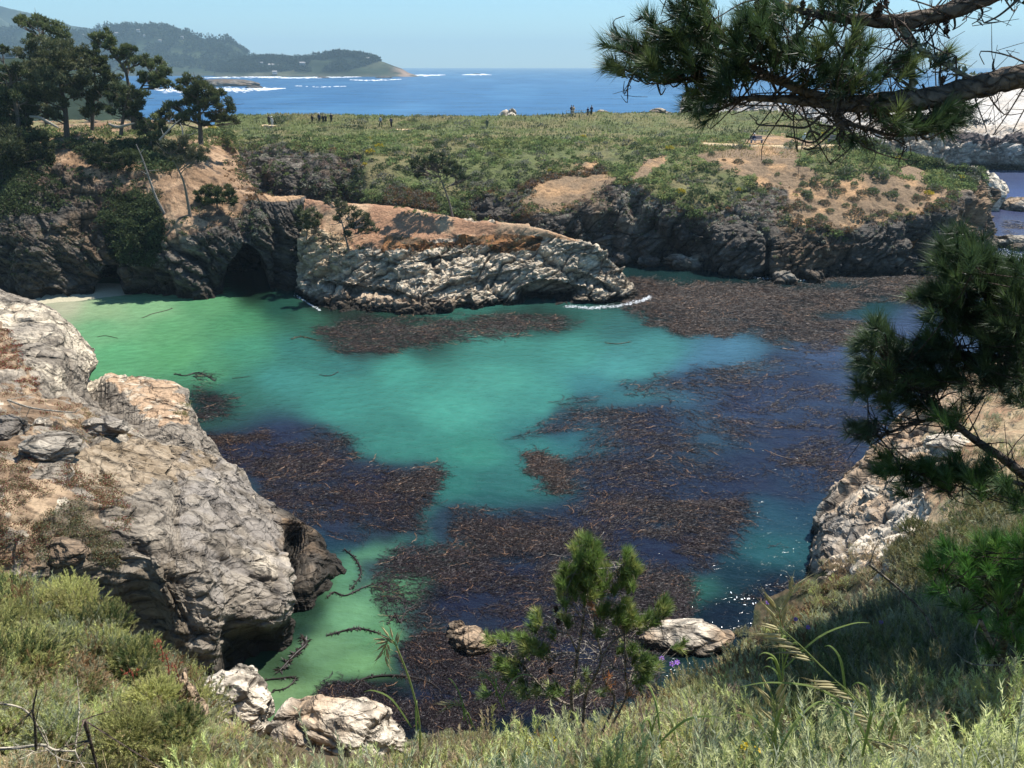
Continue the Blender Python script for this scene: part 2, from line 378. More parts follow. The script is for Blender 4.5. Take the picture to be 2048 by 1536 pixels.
# ---- left cliff with two sea caves -------------------------------------------------
LN = [
 [W(-520,602), D(-520,500,86), D(-520,420,89), D(-520,360,94), D(-520,310,100), D(-520,275,110), D(-520,250,130), Z(-520,150,-1)],
 [W(-80,602), D(-80,500,86), D(-80,420,89), D(-80,360,94), D(-80,310,100), D(-80,275,110), D(-80,250,130), Z(-80,150,-1)],
 [W(60,600), D(60,510,86), D(60,440,89), D(70,380,93), D(70,330,98), D(60,282,108), D(60,255,128), Z(60,148,-1)],
 [W(150,594), D(150,520,88), D(150,450,90), D(160,380,94), D(160,322,99), D(150,276,108), D(150,252,128), Z(150,148,-1)],
 [W(250,592), D(250,520,88), D(250,445,91), D(260,372,96), D(260,312,101), D(250,276,110), D(250,250,130), Z(250,148,-1)],
 [W(330,598), D(330,520,87), D(330,455,89.5), D(330,392,93), D(325,330,99), D(322,282,109), D(322,252,130), Z(320,146,-1)],
 [W(400,600), D(400,525,87), D(395,470,88.5), D(390,402,93), D(390,330,100), D(400,287,110), D(405,257,128), Z(400,142,-1)],
 [W(460,592), D(460,530,88), D(460,462,90), D(455,410,94), D(455,352,101), D(450,307,110), D(440,266,126), Z(440,138,-1)],
 [W(490,589), D(490,530,88.5), D(490,455,90.5), D(490,410,94), D(490,372,100), D(478,335,106), D(470,300,113), Z(475,122,-1)],
 [W(530,586), D(530,530,89), D(530,450,91), D(535,405,94), D(540,394,97.5), Z(540,101,6), Z(540,105,1), Z(540,112,-1)],
 [W(590,580), D(592,530,91), D(600,465,92), D(605,412,94), D(608,398,96), Z(608,99,6), Z(608,101,1), Z(608,104,-1)],
 [Z(650,92,-1), Z(650,93,3), Z(650,94,5.2), Z(650,95,6.5), Z(650,96,6), Z(650,97.5,4), Z(650,98.5,1), Z(650,100,-1)],
]
G, n = loft(LN, 1.9, ms=.3)
shp = G.shape; P = G.reshape(-1, 3); nn = blur(n).reshape(-1, 3); nn /= np.linalg.norm(nn, axis=1, keepdims=True)
px0, py0, _ = proj(P)
flat = sst(nn[:, 2], .5, .85)
rk, e1, e2, r1, r2, f2 = rockdisp(P, 1.7, 7., 13, a=.9)
rk = rk-1.5*np.exp(-(fbm(np.stack([P[:, 0], P[:, 1], P[:, 2]*.3], 1), 7., 3, 313)/.09)**2)
jx = px0+12*fbm(P, 4., 4, 15); jy = py0+12*fbm(P+50, 3.5, 4, 16)
slp = inpoly(jx, jy, [(-90,240),(470,240),(480,300),(560,360),(610,400),(560,412),(500,400),(470,430),(400,470),(330,490),(300,420),(230,380),(120,330),(60,290),(-90,300)])
wgt = blur(np.where(slp, .12, 1.).reshape(shp[:2]), 3, 2).ravel()
disp = rk*wgt*np.clip(1-flat*.4, .3, 1)+.4*fbm(P, 3, 4, 18)*(1-wgt)+.1*f2*(1-wgt)
P = P+nn*disp[:, None]
px1, py1, _ = proj(P)
fr = G.shape[0]
front = (np.arange(shp[0])[:, None]*np.ones(shp[1])[None]).ravel() < shp[0]*.62
for cx, cy, rx, ry, dep in ((497, 592, 46, 100, 11), (218, 588, 30, 54, 7)):
    q = ((px0-cx)/rx)**2+((py0-cy)/ry)**2+.25*fbm(P, 1.5, 3, 88)
    t = sst(-q, -1.12, -.78)*front
    P[:, 1] += t*dep
    P[:, 0] += t*dep*(cx-1024)/1600
    P[:, 2] -= t*dep*.1
col = rockcol(P, r1, r2, e1, e2, 13, white=.1, tan=.5)*.43  # rock tone cut so the colour carries the cliff's deep shade
scol = mixc(np.broadcast_to(CSOIL*np.array([1.05, .95, .9]), P.shape).copy(), np.array([.50, .33, .2]), sst(fbm(P, 2.5, 4, 33), -.2, .5))
scol = mixc(scol, np.array([.09, .06, .04]), sst(fbm(P, 1.2, 4, 36), .12, .4)*.8)
topg = sst(-py0, -285, -265)
scol = mixc(scol, np.array([.22, .20, .09]), topg*sst(fbm(P, 4, 3, 37), -.4, .1))
ledge = inpoly(px0, py0, [(520,385),(620,388),(625,402),(540,402)])
scol = np.where(ledge[:, None], np.array([.52, .33, .18]), scol)
col = mixc(scol, col, sst(wgt, .3, .6))
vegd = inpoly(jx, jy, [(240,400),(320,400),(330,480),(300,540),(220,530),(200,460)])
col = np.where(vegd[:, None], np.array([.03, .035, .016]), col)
col = wet(col, P, .3, 1.5)
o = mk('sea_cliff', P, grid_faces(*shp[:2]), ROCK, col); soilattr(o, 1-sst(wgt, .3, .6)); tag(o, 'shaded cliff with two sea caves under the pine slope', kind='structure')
reg('cliff', P); CLIFF = (P, nn, px0, py0, shp)

# ---- middle promontory ----------------------------------------------------------
MN = [
 [W(588,586), D(590,562,88.8), D(594,520,90), D(600,470,91.5), D(606,440,93), D(610,404,95.5), Z(612,100,-1)],
 [W(650,618), D(650,590,84), D(655,545,86), D(660,492,88.5), D(665,447,91), D(668,408,95), Z(670,101,-1)],
 [W(730,629), D(730,598,82.5), D(735,548,85), D(742,500,87), D(745,457,90), D(742,413,95), Z(742,101,-1)],
 [W(820,635), D(820,602,81.3), D(820,552,83.7), D(820,500,85.7), D(825,462,89), D(830,421,94), Z(830,100,-1)],
 [W(910,629), D(905,597,82), D(900,550,84), D(900,507,86), D(900,472,88.5), D(900,438,92), Z(900,98,-1)],
 [W(990,613), D(985,587,84), D(980,550,85.3), D(980,512,86.7), D(985,477,88.5), D(985,448,91), Z(985,97,-1)],
 [W(1070,613), D(1065,588.2,84), D(1065,551.2,85.2), D(1060,519.4,86.5), D(1060,484.4,88), D(1060,455.4,90), Z(1060,96,-1)],
 [W(1140,610), D(1140,591.8,84.2), D(1135,556.56,85.5), D(1130,532.8,86.5), D(1130,502.8,87.7), D(1130,475.8,89), Z(1130,95,-1)],
 [W(1210,609), D(1210,593,84.3), D(1205,563,85.3), D(1200,547,86), D(1200,522,87), D(1198,502,88), Z(1205,93.5,-1)],
 [W(1260,603), D(1260,593,85), D(1255,573,85.8), D(1248,558,86.3), D(1245,552,87), D(1243,539,87.5), Z(1250,92,-1)],
 [W(1285,598), D(1283,590,86.6), D(1280,589,87), D(1277,583,87.3), D(1275,579,87.7), D(1272,575,88), Z(1280,90.5,-1)],
 [W(1299,595), Z(1299,87.4,-.7), Z(1299,87.8,-.7), Z(1298,88.1,-.7), Z(1298,88.5,-.7), Z(1297,89,-.7), Z(1296,90,-1)],
]
G, n = loft(MN, 1.7, ms=.15)
shp = G.shape; P = G.reshape(-1, 3); nn = blur(n).reshape(-1, 3); nn /= np.linalg.norm(nn, axis=1, keepdims=True)
px0, py0, _ = proj(P)
flat = sst(nn[:, 2], .75, .95)
jx = px0+12*fbm(P, 3., 4, 25); jy = py0+8*fbm(P+50, 2.5, 4, 26)
slp = inpoly(jx, jy, [(600,395),(760,405),(860,418),(940,440),(1060,448),(1150,464),(1190,480),(1140,484),(1070,472),(1060,488),(960,488),(930,470),(860,480),(760,500),(700,500),(660,470),(620,450)])
rk, e1, e2, r1, r2, f2 = rockdisp(P, 1.2, 6., 23, a=-.5)
Q = dip(P, -.42); s3 = np.abs((Q[:, 2]*.9+.6*fbm(P, 3, 3, 29)) % 1-.5)*2
wgt = blur(np.where(slp, .1, 1.).reshape(shp[:2]), 2, 2).ravel()
edge = sst(py0, 640, 600)*0+1
P = P+nn*((rk*1.15+.12*(s3-.5))*wgt+.1*fbm(P, 1.5, 3, 4)*(1-wgt))[:, None]
# dark overhang hollows low on the face
for cx, cy, rx, ry, dep, rot in ((1100, 585, 75, 26, 2.6, -.1), (735, 582, 90, 13, 1.8, .12), (925, 612, 22, 26, 1.5, 0), (990, 560, 50, 12, 1., -.3), (870, 520, 60, 9, .9, -.25), (1180, 560, 50, 12, 1.2, .35)):
    ux = (px0-cx)*math.cos(rot)+(py0-cy)*math.sin(rot); uy = -(px0-cx)*math.sin(rot)+(py0-cy)*math.cos(rot)
    q = (ux/rx)**2+(uy/ry)**2+.5*fbm(P, 1.2, 3, 60)
    P[:, 1] += dep*sst(-q, -1., -.4)*wgt
col = rockcol(P, r1, r2, e1, e2, 23, white=1.0, tan=.42)*1.12
col = mixc(col, CDARK, sst(.45-s3, .1, .4)*.35)
scol = mixc(np.broadcast_to(np.array([.42, .24, .145]), P.shape).copy(), np.array([.55, .38, .24]), sst(fbm(P, 2.5, 4, 33)+sst(px0, 900, 1100)*.6, -.1, .5))
scol = mixc(scol, np.array([.30, .14, .05]), sst(fbm(P, 1.5, 3, 35), .1, .4)*sst(py0, 455, 480)*.8)
col = mixc(scol, col, sst(wgt, .3, .65))
rust = inpoly(jx, jy, [(770,470),(870,480),(990,470),(1090,475),(1080,500),(1000,505),(960,490),(820,500),(760,505)])
col = np.where(rust[:, None], mixc(np.broadcast_to(np.array([.33, .16, .065]), P.shape).copy(), np.array([.14, .09, .05]), sst(fbm(P, .8, 3, 3), -.1, .3)), col)
hr = inpoly(jx, jy, [(600,460),(690,470),(720,520),(660,560),(600,540)])
col = mixc(col, np.array([.5, .37, .22]), hr*.6)
low = inpoly(jx, jy, [(640,585),(800,592),(960,600),(960,640),(640,640)])
col = mixc(col, np.array([.33, .22, .14]), low*.55)
col = wet(col*np.array([1.04, 1., .94]), P, .35, 1.15)
o = mk('promontory', P, grid_faces(*shp[:2]), ROCK, col); soilattr(o, 1-sst(wgt, .3, .65)); tag(o, 'pale fractured rock promontory with a tan top in the cove', kind='structure')
reg('mid', P); MID = (P, nn, px0, py0, shp)

# ---- near left outcrop ---------------------------------------------------------
NN = [
 [Z(-520,23.2,1), D(-520,1250,23.4), D(-520,1100,24), D(-520,960,28), D(-520,830,35), D(-500,700,47), D(-480,590,60), Z(-480,68,-1)],
 [Z(-90,23.2,1), D(-80,1250,23.4), D(-80,1100,24), D(-80,960,28), D(-80,830,35), D(-80,700,47), D(-80,572,62), Z(-80,70,-1)],
 [Z(20,23.7,1), D(20,1280,23.9), D(20,1105,24.5), D(20,960,28.5), D(25,832,35.5), D(25,705,47), D(30,590,62), Z(30,69,-1)],
 [Z(100,24.5,.5), D(100,1300,24.7), D(100,1110,25.3), D(105,960,29.5), D(108,842,36), D(112,722,47), D(112,624,60), Z(112,66,-1)],
 [Z(215,25.5,0), D(205,1330,25.7), D(190,1105,26.3), D(190,960,31), D(180,850,38), D(178,770,48), D(182,700,58), Z(190,64,-1)],
 [Z(330,26,-1), D(285,1280,26.2), D(262,1098,26.7), D(240,960,32), D(225,862,39), D(212,795,47), D(204,742,55.5), Z(212,60,-1)],
 [W(392,1385), D(338,1250,25.4), D(312,1095,26.8), D(300,965,33), D(290,875,39.5), D(285,802,47), D(290,750,55), Z(300,60,-1)],
 [W(465,1372), D(428,1230,26.3), D(402,1085,28.6), D(372,975,34), D(355,885,40), D(355,822,46), D(365,772,52), Z(372,57,-1)],
 [W(535,1328), D(502,1205,27.9), D(478,1085,30.6), D(440,985,35.3), D(405,905,40), D(385,855,44.5), D(384,790,50.5), Z(388,54,-1)],
 [W(582,1290), D(568,1185,28.9), D(552,1095,31.6), D(515,1010,36.5), D(475,935,40.5), D(440,900,43.5), D(430,893,45), Z(425,48,-1)],
 [W(597,1238), D(600,1170,31.1), D(588,1100,33.2), D(565,1055,36), D(545,1020,37.8), D(535,1005,38.8), D(530,1000,39.5), Z(530,42,-1)],
 [W(654,1195), D(662,1150,33.6), D(662,1115,34.4), D(654,1090,35.2), D(644,1072,36), D(637,1065,36.6), D(634,1062,37), Z(634,39,-1)],
 [W(694,1175), D(696,1155,34), D(696,1140,34.5), D(692,1130,34.9), D(687,1122,35.3), D(682,1116,35.7), D(678,1112,36.1), Z(678,37.5,-1)],
 [W(710,1160), Z(710,34,-.8), Z(708,34.5,-.8), Z(706,35,-.8), Z(704,35.4,-.8), Z(702,35.8,-.8), Z(700,36.2,-.8), Z(698,37.5,-1)],
]
G, n = loft(NN, 2.2, ms=.09)
shp = G.shape; P = G.reshape(-1, 3); nn = blur(n, 5, 4).reshape(-1, 3); nn /= np.linalg.norm(nn, axis=1, keepdims=True)
px0, py0, _ = proj(P)
rk, e1, e2, r1, r2, f2 = rockdisp(P*np.array([1,1,.8])+.25*fbm(P, 2., 2, 7)[:, None], .95, 10., 43, a=.35)
f4, e4, r4 = facet(dip(P, .42)+5, .34, 71)
# vertical fluting on the lower face, layering on top
up = sst(nn[:, 2], .35, .7)
flut = fbm(np.stack([P[:, 0]*2.6, P[:, 1]*2.6, P[:, 2]*.35], 1), 1., 4, 47)
Q = dip(P, .38); s3 = np.abs((Q[:, 2]*1.3+.8*fbm(P, 2, 3, 29)) % 1-.5)*2
kn = sst(px0, 600, 620)*.2+.8
P = P+nn*(rk*kn+.14*flut*(1-up)+.07*(s3-.6)*up+.035*f4)[:, None]
# terrace between upper grey knob, orange ledge and main slab
for pts, dep in (([(0,760),(120,745),(190,742),(260,800),(380,872),(330,880),(240,850),(150,800),(0,775)], -.9), ([(250,1090),(350,1085),(355,1300),(300,1400),(250,1300)], -.5), ([(362,1060),(378,1060),(385,1230),(400,1370),(375,1370)], -.9)):
    m = inpoly(px0+10*fbm(P, 1, 3, 5), py0+10*fbm(P, 1, 3, 6), pts).astype(float)
    m = blur(m.reshape(shp[:2]), 6, 5).ravel(); P = P+nn*(dep*m)[:, None]
for pts, dep in (([(576,1050),(598,1045),(616,1140),(606,1240),(584,1235),(592,1140)], -1.5), ([(470,1240),(500,1250),(560,1300),(540,1340),(470,1380),(440,1330)], -.7), ([(192,700),(206,728),(215,790),(196,760)], -1.4), ([(352,950),(366,950),(372,1080),(362,1090)], -.5)):
    m = inpoly(px0+8*fbm(P, 1, 3, 5), py0+8*fbm(P, 1, 3, 6), pts).astype(float)
    m = blur(m.reshape(shp[:2]), 3, 3).ravel(); P = P+nn*(dep*m)[:, None]
jx = px0+16*fbm(P, 1.5, 4, 45); jy = py0+14*fbm(P+50, 1.2, 4, 46)
col = rockcol(P, r1, r2, e1, e2, 43, white=.22, tan=.28)*.98
col = mixc(col, CDARK, np.exp(-(e4/.09)**2)*.35)
ora = inpoly(jx, jy, [(215,735),(300,745),(380,785),(382,840),(330,835),(250,790)])
col = np.where(ora[:, None], mixc(np.broadcast_to(np.array([.45, .31, .20]), P.shape).copy(), CWHITE*.8, sst(fbm(P, .7, 3, 8), 0, .4)), col)
yel = .5*inpoly(jx, jy, [(130,900),(260,880),(430,900),(440,930),(300,960),(210,1000),(150,960)])
col = mixc(col, np.array([.55, .38, .2]), yel*.5)
soilp = inpoly(jx, jy, [(-90,770),(60,760),(150,800),(200,860),(120,870),(60,950),(100,960),(180,1000),(220,1060),(60,1150),(-90,1180)]) | inpoly(jx, jy, [(-90,600),(-10,610),(30,700),(90,770),(-90,770)])
bs = mixc(np.broadcast_to(np.array([.22, .15, .095]), P.shape).copy(), np.array([.40, .29, .19]), sst(fbm(P, 1, 4, 3), -.1, .4))
col = np.where((soilp & (fbm(P, 1.1, 3, 91) > -.22))[:, None], bs, col)
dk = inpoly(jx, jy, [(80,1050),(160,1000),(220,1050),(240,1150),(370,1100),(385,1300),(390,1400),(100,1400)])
col = mixc(col, np.array([.15, .12, .085]), dk*.85)  # front face painted dark brown to carry its shade
wsh = inpoly(jx, jy, [(360,900),(450,905),(560,1020),(600,1180),(580,1260),(500,1250),(420,1200),(370,1050)])
col = mixc(col, np.array([.31, .28, .255]), wsh*.6*sst(fbm(P, .8, 4, 55), -.35, .25))
col = wet(col*np.array([1.02, 1., .95]), P, .7, 2.0)
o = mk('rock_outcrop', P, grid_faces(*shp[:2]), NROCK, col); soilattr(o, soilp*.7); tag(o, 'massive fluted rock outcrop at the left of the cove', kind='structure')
reg('nleft', P); NLEFT = (P, nn, px0, py0, shp)

# ---- near right outcrop ---------------------------------------------------------
RN = [
 [Z(1585,27,-1), Z(1640,26.5,1), Z(1700,26,2.5), Z(1800,24,5), Z(1950,20,9), Z(2200,17,12)],
 [W(1606,1228), D(1640,1215,29.2), D(1700,1205,28), D(1800,1180,25.8), D(1950,1140,21.5), D(2200,1090,18.5)],
 [W(1620,1160), D(1640,1130,32.5), D(1705,1118,31), D(1800,1090,29), D(1930,1045,26.5), D(2200,980,23)],
 [W(1620,1095), D(1636,1055,36), D(1700,1032,34.5), D(1800,1005,32.5), D(1930,960,30), D(2200,900,27)],
 [W(1622,1035), D(1642,998,39.2), D(1692,972,37.8), D(1790,935,36), D(1930,895,34), D(2200,835,31)],
 [W(1690,972), D(1702,938,43), D(1742,902,41.7), D(1810,862,40.3), D(1930,810,39), D(2200,750,37)],
 [W(1765,905), D(1775,880,48), D(1810,835,47.5), D(1860,790,47.5), D(1940,725,48.5), D(2200,660,48)],
 [Z(1850,56,-1), Z(1870,57,-1), Z(1900,58,-1), Z(1930,59,-1), Z(2000,60,-1), Z(2200,60,-1)],
]
G, n = loft(RN, 2.2, ms=.08)
if (n.reshape(-1, 3)@np.array([-.5, -.4, .8])).mean() < 0: n = -n
shp = G.shape; P = G.reshape(-1, 3); nn = blur(n, 6, 4).reshape(-1, 3); nn /= np.linalg.norm(nn, axis=1, keepdims=True)
px0, py0, _ = proj(P)
rk, e1, e2, r1, r2, f2 = rockdisp(P, .95, 7., 53, a=-.9)
jx = px0+14*fbm(P, 1.5, 4, 65); jy = py0+14*fbm(P+50, 1.2, 4, 66)
slp = inpoly(jx, jy, [(1840,870),(1960,800),(2300,600),(2300,1300),(1700,1300),(1790,1160),(1860,1090),(1850,1000),(1900,930)])
wgt = blur(np.where(slp, .25, 1.).reshape(shp[:2]), 2, 2).ravel()
P = P+nn*(rk*wgt+.2*fbm(P, 1.5, 3, 8)*(1-wgt))[:, None]
col = rockcol(P, r1, r2, e1, e2, 53, white=.62, tan=.85)*1.1
sc2 = mixc(np.broadcast_to(np.array([.42, .31, .18]), P.shape).copy(), np.array([.30, .18, .10]), sst(fbm(P, 1.5, 4, 3), -.1, .4))
col = mixc(sc2, col, sst(wgt, .4, .7)); col = wet(col, P, .3, 1.1)
o = mk('rocky_shore', P, grid_faces(*shp[:2]), NROCK, col); soilattr(o, 1-sst(wgt, .4, .7)); tag(o, 'cream coloured rocky shore at the right of the cove', kind='structure')
reg('nright', P); NRIGHT = (P, nn, px0, py0, shp)

# ---- foreground hillside (thin plate surface through surveyed points) --------------
HPTS = np.array([(0,0,22.3),(-3,0,22.2),(3,0,22.5),(0,3,20.1),(-3,3,19.7),(3,3,20.5),(-6,3,19.5),(6,3,21),(0,6,17.2),(-4,6,16.7),(3.5,6,17.9),(-8,6,18),(8,6,19.3),
 (0,10,12.6),(0,15,7.6),(0,20,3.),(0,24,-.6),(-9,12,14.6),(-13,12,15.5),(-5.5,10,14.6),(-4,8,14.9),(-3,12,9.5),(-7.6,14,11.4),(-9.5,18,6.5),(-9.6,21.5,2.5),(-5.4,20,3.0),(-6,14,9),(-3,16,6.5),
 (5.3,12,13.7),(7.2,12,14.1),(11,12,14.8),(3,9,15.3),(6,16,7.8),(10,18,8.3),(15,20,8.),(7,20,3.4),(3,18,3.2),(1.5,12,10.5),(-14,20,6),(-14,28,-2),(0,30,-3),(-6,26,-1.5),(8,26,-1),(14,26,4),(12,32,0),(6,30,-2),(-3,-3,23),(4,-3,23.4),(-14,4,19),(15,4,21),(20,14,15),(20,24,10)], float)
def tps_fit(p):
    n = len(p); d = np.linalg.norm(p[:, None, :2]-p[None, :, :2], axis=-1)
    K = np.where(d > 0, d*d*np.log(d+1e-9), 0)+np.eye(n)*.3
    A = np.zeros((n+3, n+3)); A[:n, :n] = K; A[:n, n] = 1; A[:n, n+1:] = p[:, :2]; A[n, :n] = 1; A[n+1:, :n] = p[:, :2].T
    return np.linalg.solve(A, np.r_[p[:, 2], 0, 0, 0])
TW = tps_fit(HPTS)
def hill(x, y):
    x = np.asarray(x, float).ravel(); y = np.asarray(y, float).ravel()
    d = np.sqrt((x[:, None]-HPTS[None, :, 0])**2+(y[:, None]-HPTS[None, :, 1])**2)
    return (np.where(d > 0, d*d*np.log(d+1e-9), 0)@TW[:len(HPTS)])+TW[-3]+TW[-2]*x+TW[-1]*y
ys = np.concatenate([np.arange(-3, 12, .07), np.arange(12, 32, .14)]); xs = np.arange(-15, 20, .11)
XX, YY = np.meshgrid(xs, ys)
ZZ = hill(XX, YY).reshape(XX.shape)
P = np.stack([XX, YY, ZZ], -1); shp = P.shape; P = P.reshape(-1, 3)
P[:, 2] += .16*fbm(P, 1.4, 4, 3)+.05*facet(P, .35, 6)[0]
col = mixc(np.broadcast_to(np.array([.10, .075, .045]), P.shape).copy(), np.array([.045, .05, .025]), sst(fbm(P, .8, 4, 3), -.1, .3))
o = mk('hillside', P, grid_faces(*shp[:2]), SOIL, col); tag(o, 'brushy near slope below the viewpoint', kind='structure')
reg('hill', P)

# ---- white guano rock at far right ----------------------------------------------
BN = [
 [Z(1340,190,-1), Z(1345,195,4), Z(1350,200,9), D(1360,215,215), D(1365,208,225), Z(1370,240,-1)],
 [Z(1480,180,-1), D(1480,290,182), D(1480,250,192), D(1480,222,205), D(1480,204,222), Z(1480,240,-1)],
 [Z(1600,175,-1), D(1600,305,177), D(1600,262,186), D(1600,230,200), D(1600,216,215), Z(1600,235,-1)],
 [Z(1700,178,-1), D(1700,318,180), D(1700,275,187), D(1700,240,202), D(1700,222,218), Z(1700,240,-1)],
 [Z(1780,186,-1), D(1780,325,188), D(1780,280,190), D(1780,250,208), D(1780,206,232), Z(1780,250,-1)],
 [Z(1870,194,-1), D(1870,322,194), D(1870,278,196), D(1870,256,212), D(1870,192,243), Z(1870,265,-1)],
 [W(1950,338), D(1950,308,203), D(1950,276,205), D(1950,262,216), D(1950,170,258), Z(1950,285,-1)],
 [W(2060,340), D(2060,310,203), D(2060,278,205), D(2060,262,216), D(2060,150,268), Z(2060,300,-1)],
 [W(2300,345), D(2300,315,203), D(2300,280,205), D(2300,262,216), D(2300,140,270), Z(2300,300,-1)],
]
G, n = loft(BN, 2.)
shp = G.shape; P = G.reshape(-1, 3); nn = blur(n).reshape(-1, 3); nn /= np.linalg.norm(nn, axis=1, keepdims=True)
px0, py0, _ = proj(P)
rk, e1, e2, r1, r2, f2 = rockdisp(P, 3., 12., 63, a=-.6)
fl = sst(-py0, -268, -250)*sst(px0, 1700, 1800)
P = P+nn*(rk*(1-.92*fl)+.15*f2*fl)[:, None]
col = mixc(np.broadcast_to(np.array([.52, .44, .35]), P.shape).copy(), np.array([.70, .65, .58]), sst(fbm(P, 14, 4, 61)+.35*sst(-px0, -1950, -1750), -.2, .3))
col = mixc(col, np.array([.30, .22, .16]), sst(fbm(P, 3, 4, 62), .18, .45)*(1-fl*.8)*.8)
col = mixc(col, np.array([.66, .50, .34]), sst(py0, 240, 262)*fl*.8)
bandm = inpoly(px0, py0+4*fbm(P, 4, 3, 3), [(1850,268),(2100,268),(2100,290),(1990,288),(1850,284)])
col = np.where(bandm[:, None], np.array([.13, .10, .09]), col)  # dark band paints the shade along the ledge
col = mixc(col, np.array([.05, .045, .03]), 1-sst(P[:, 2]+.6*fbm(P, 3, 3, 1), .8, 2.))
o = mk('guano_rock', P, grid_faces(*shp[:2]), ROCK, col); soilattr(o, fl*.8); tag(o, 'large white sea rock streaked with guano', kind='structure')
reg('bird', P)
# ================================================================== WATER, BEACH
pys = np.concatenate([np.arange(1750, 560, -5.), np.arange(560, 200, -3.5), np.arange(200, 142, -1.5), np.arange(142, 135.9, -.5)])
pxs = np.arange(-700, 2760, 6.)
rows = []
for y in pys:
    s, k = slope(y); Y = -CH/s
    rows.append(np.stack([(pxs-1024)/FPX*Y/k, np.full(len(pxs), Y), np.zeros(len(pxs))], 1))
P = np.array(rows); shp = P.shape; P = P.reshape(-1, 3); WP = P
px0, py0, _ = proj(P)
CP = [(130,605,205,205,165),(200,620,160,200,140),(300,612,140,198,135),(420,612,95,170,110),(200,660,120,195,130),(330,660,100,180,115),(450,650,80,160,105),(230,710,95,185,120),(350,710,90,175,110),(480,640,70,150,100),(560,610,30,85,70),(620,640,45,110,85),(700,640,30,60,50),
 (500,700,65,155,115),(600,700,45,125,110),(420,740,75,160,110),(480,780,45,115,95),(420,800,20,45,40),(560,760,50,140,125),(700,720,40,120,110),(680,800,50,150,130),(800,740,55,160,135),(900,820,62,172,145),(1000,760,62,165,140),(1000,700,55,150,130),(850,690,35,90,75),(1150,700,60,160,140),
 (1300,700,60,150,140),(1250,740,60,155,145),(1450,715,65,125,150),(1400,750,60,115,140),(1100,800,55,155,135),(1200,780,45,125,125),(800,880,45,135,115),(950,900,45,145,120),(900,960,35,120,105),(1000,960,35,110,100),(1050,880,40,125,115),(980,1000,28,95,90),(880,1060,40,100,90),(1130,860,35,105,110),
 (500,900,30,40,60),(620,930,32,38,62),(760,980,26,32,52),(560,870,40,50,78),(700,1080,25,62,75),(660,1080,22,55,72),(780,1040,28,42,55),
 (1300,860,36,52,76),(1500,800,46,64,96),(1650,760,52,74,106),(1700,850,42,58,86),(1500,950,32,44,66),(1250,960,30,48,68),(1200,1050,20,32,45),(1050,1080,20,28,38),(1350,1100,18,34,48),(1000,1150,16,26,36),(1650,940,32,50,80),
 (1560,1040,28,75,90),(1540,1100,25,92,95),(1600,1020,22,60,80),(1480,1150,16,50,60),(1380,1180,40,105,90),(1440,1230,12,24,38),(1550,1180,10,22,36),(1300,1230,12,20,30),(1100,1250,12,14,24),(900,1200,14,16,26),(960,1350,12,14,24),(850,1420,10,14,24),(1020,1400,12,14,22),
 (740,1130,85,150,105),(770,1180,95,160,105),(700,1230,105,165,110),(640,1290,105,155,100),(780,1270,90,150,95),(720,1330,110,165,100),(560,1390,120,160,100),(640,1400,110,155,90),(820,1330,50,90,60),(560,1330,60,90,60),(590,1260,30,60,45),(610,1220,30,60,45),(790,1420,20,30,25),
 (1300,545,24,60,60),(1450,550,18,55,55),(1350,610,30,85,80),(1600,640,25,80,75),(1750,615,22,75,75),(1500,600,34,36,38),(1780,665,66,86,122),(1850,640,64,84,118),(1650,700,62,84,118),(1850,580,30,40,45),(500,590,14,30,24),(650,615,28,34,30),(1240,640,42,110,100),(1100,640,40,90,80),  # includes cliff shadow and violet sky reflection painted into the water colour
 (1990,360,85,100,140),(2040,400,75,95,150),(2020,440,80,85,120),(2040,530,45,85,140),(2000,560,40,70,120),(2200,400,70,90,150),(2200,800,60,80,130)]
A = np.array(CP, float); cc = np.array([lin(*r[2:]) for r in CP])/1.75
m = (py0 > 300)
wj = np.stack([px0+14*fbm(P, 6, 3, 71), py0*1.0+7*fbm(P+9, 5, 3, 72)], 1)
colw = np.zeros(P.shape)
q = wj[m]
d2 = ((q[:, None, 0]-A[None, :, 0])**2+((q[:, None, 1]-A[None, :, 1])*1.7)**2)
wt = 1/(d2+700)**1.9; wt /= wt.sum(1, keepdims=True)
colw[m] = wt@cc
gl = colw[m].mean(1, keepdims=True); colw[m] = colw[m]*.82+gl*.18
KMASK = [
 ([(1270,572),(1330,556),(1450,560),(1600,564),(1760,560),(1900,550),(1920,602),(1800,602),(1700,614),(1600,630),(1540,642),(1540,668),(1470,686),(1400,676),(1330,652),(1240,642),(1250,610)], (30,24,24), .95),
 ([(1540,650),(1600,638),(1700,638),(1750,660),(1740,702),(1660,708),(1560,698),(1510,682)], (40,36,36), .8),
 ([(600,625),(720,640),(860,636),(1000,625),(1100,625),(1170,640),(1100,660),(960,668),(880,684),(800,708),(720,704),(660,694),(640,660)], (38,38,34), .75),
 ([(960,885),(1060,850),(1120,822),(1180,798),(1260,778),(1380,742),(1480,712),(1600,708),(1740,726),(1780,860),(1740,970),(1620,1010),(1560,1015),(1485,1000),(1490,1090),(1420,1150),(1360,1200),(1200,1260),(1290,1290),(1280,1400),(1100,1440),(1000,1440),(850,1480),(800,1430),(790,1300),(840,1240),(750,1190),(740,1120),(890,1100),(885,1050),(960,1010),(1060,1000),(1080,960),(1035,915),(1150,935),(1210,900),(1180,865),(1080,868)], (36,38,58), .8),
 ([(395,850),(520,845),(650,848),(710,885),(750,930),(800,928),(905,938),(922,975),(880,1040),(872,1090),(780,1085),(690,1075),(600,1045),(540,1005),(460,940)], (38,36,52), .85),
 ([(630,1420),(690,1350),(790,1360),(830,1450),(820,1560),(640,1500)], (18,18,22), .9)]
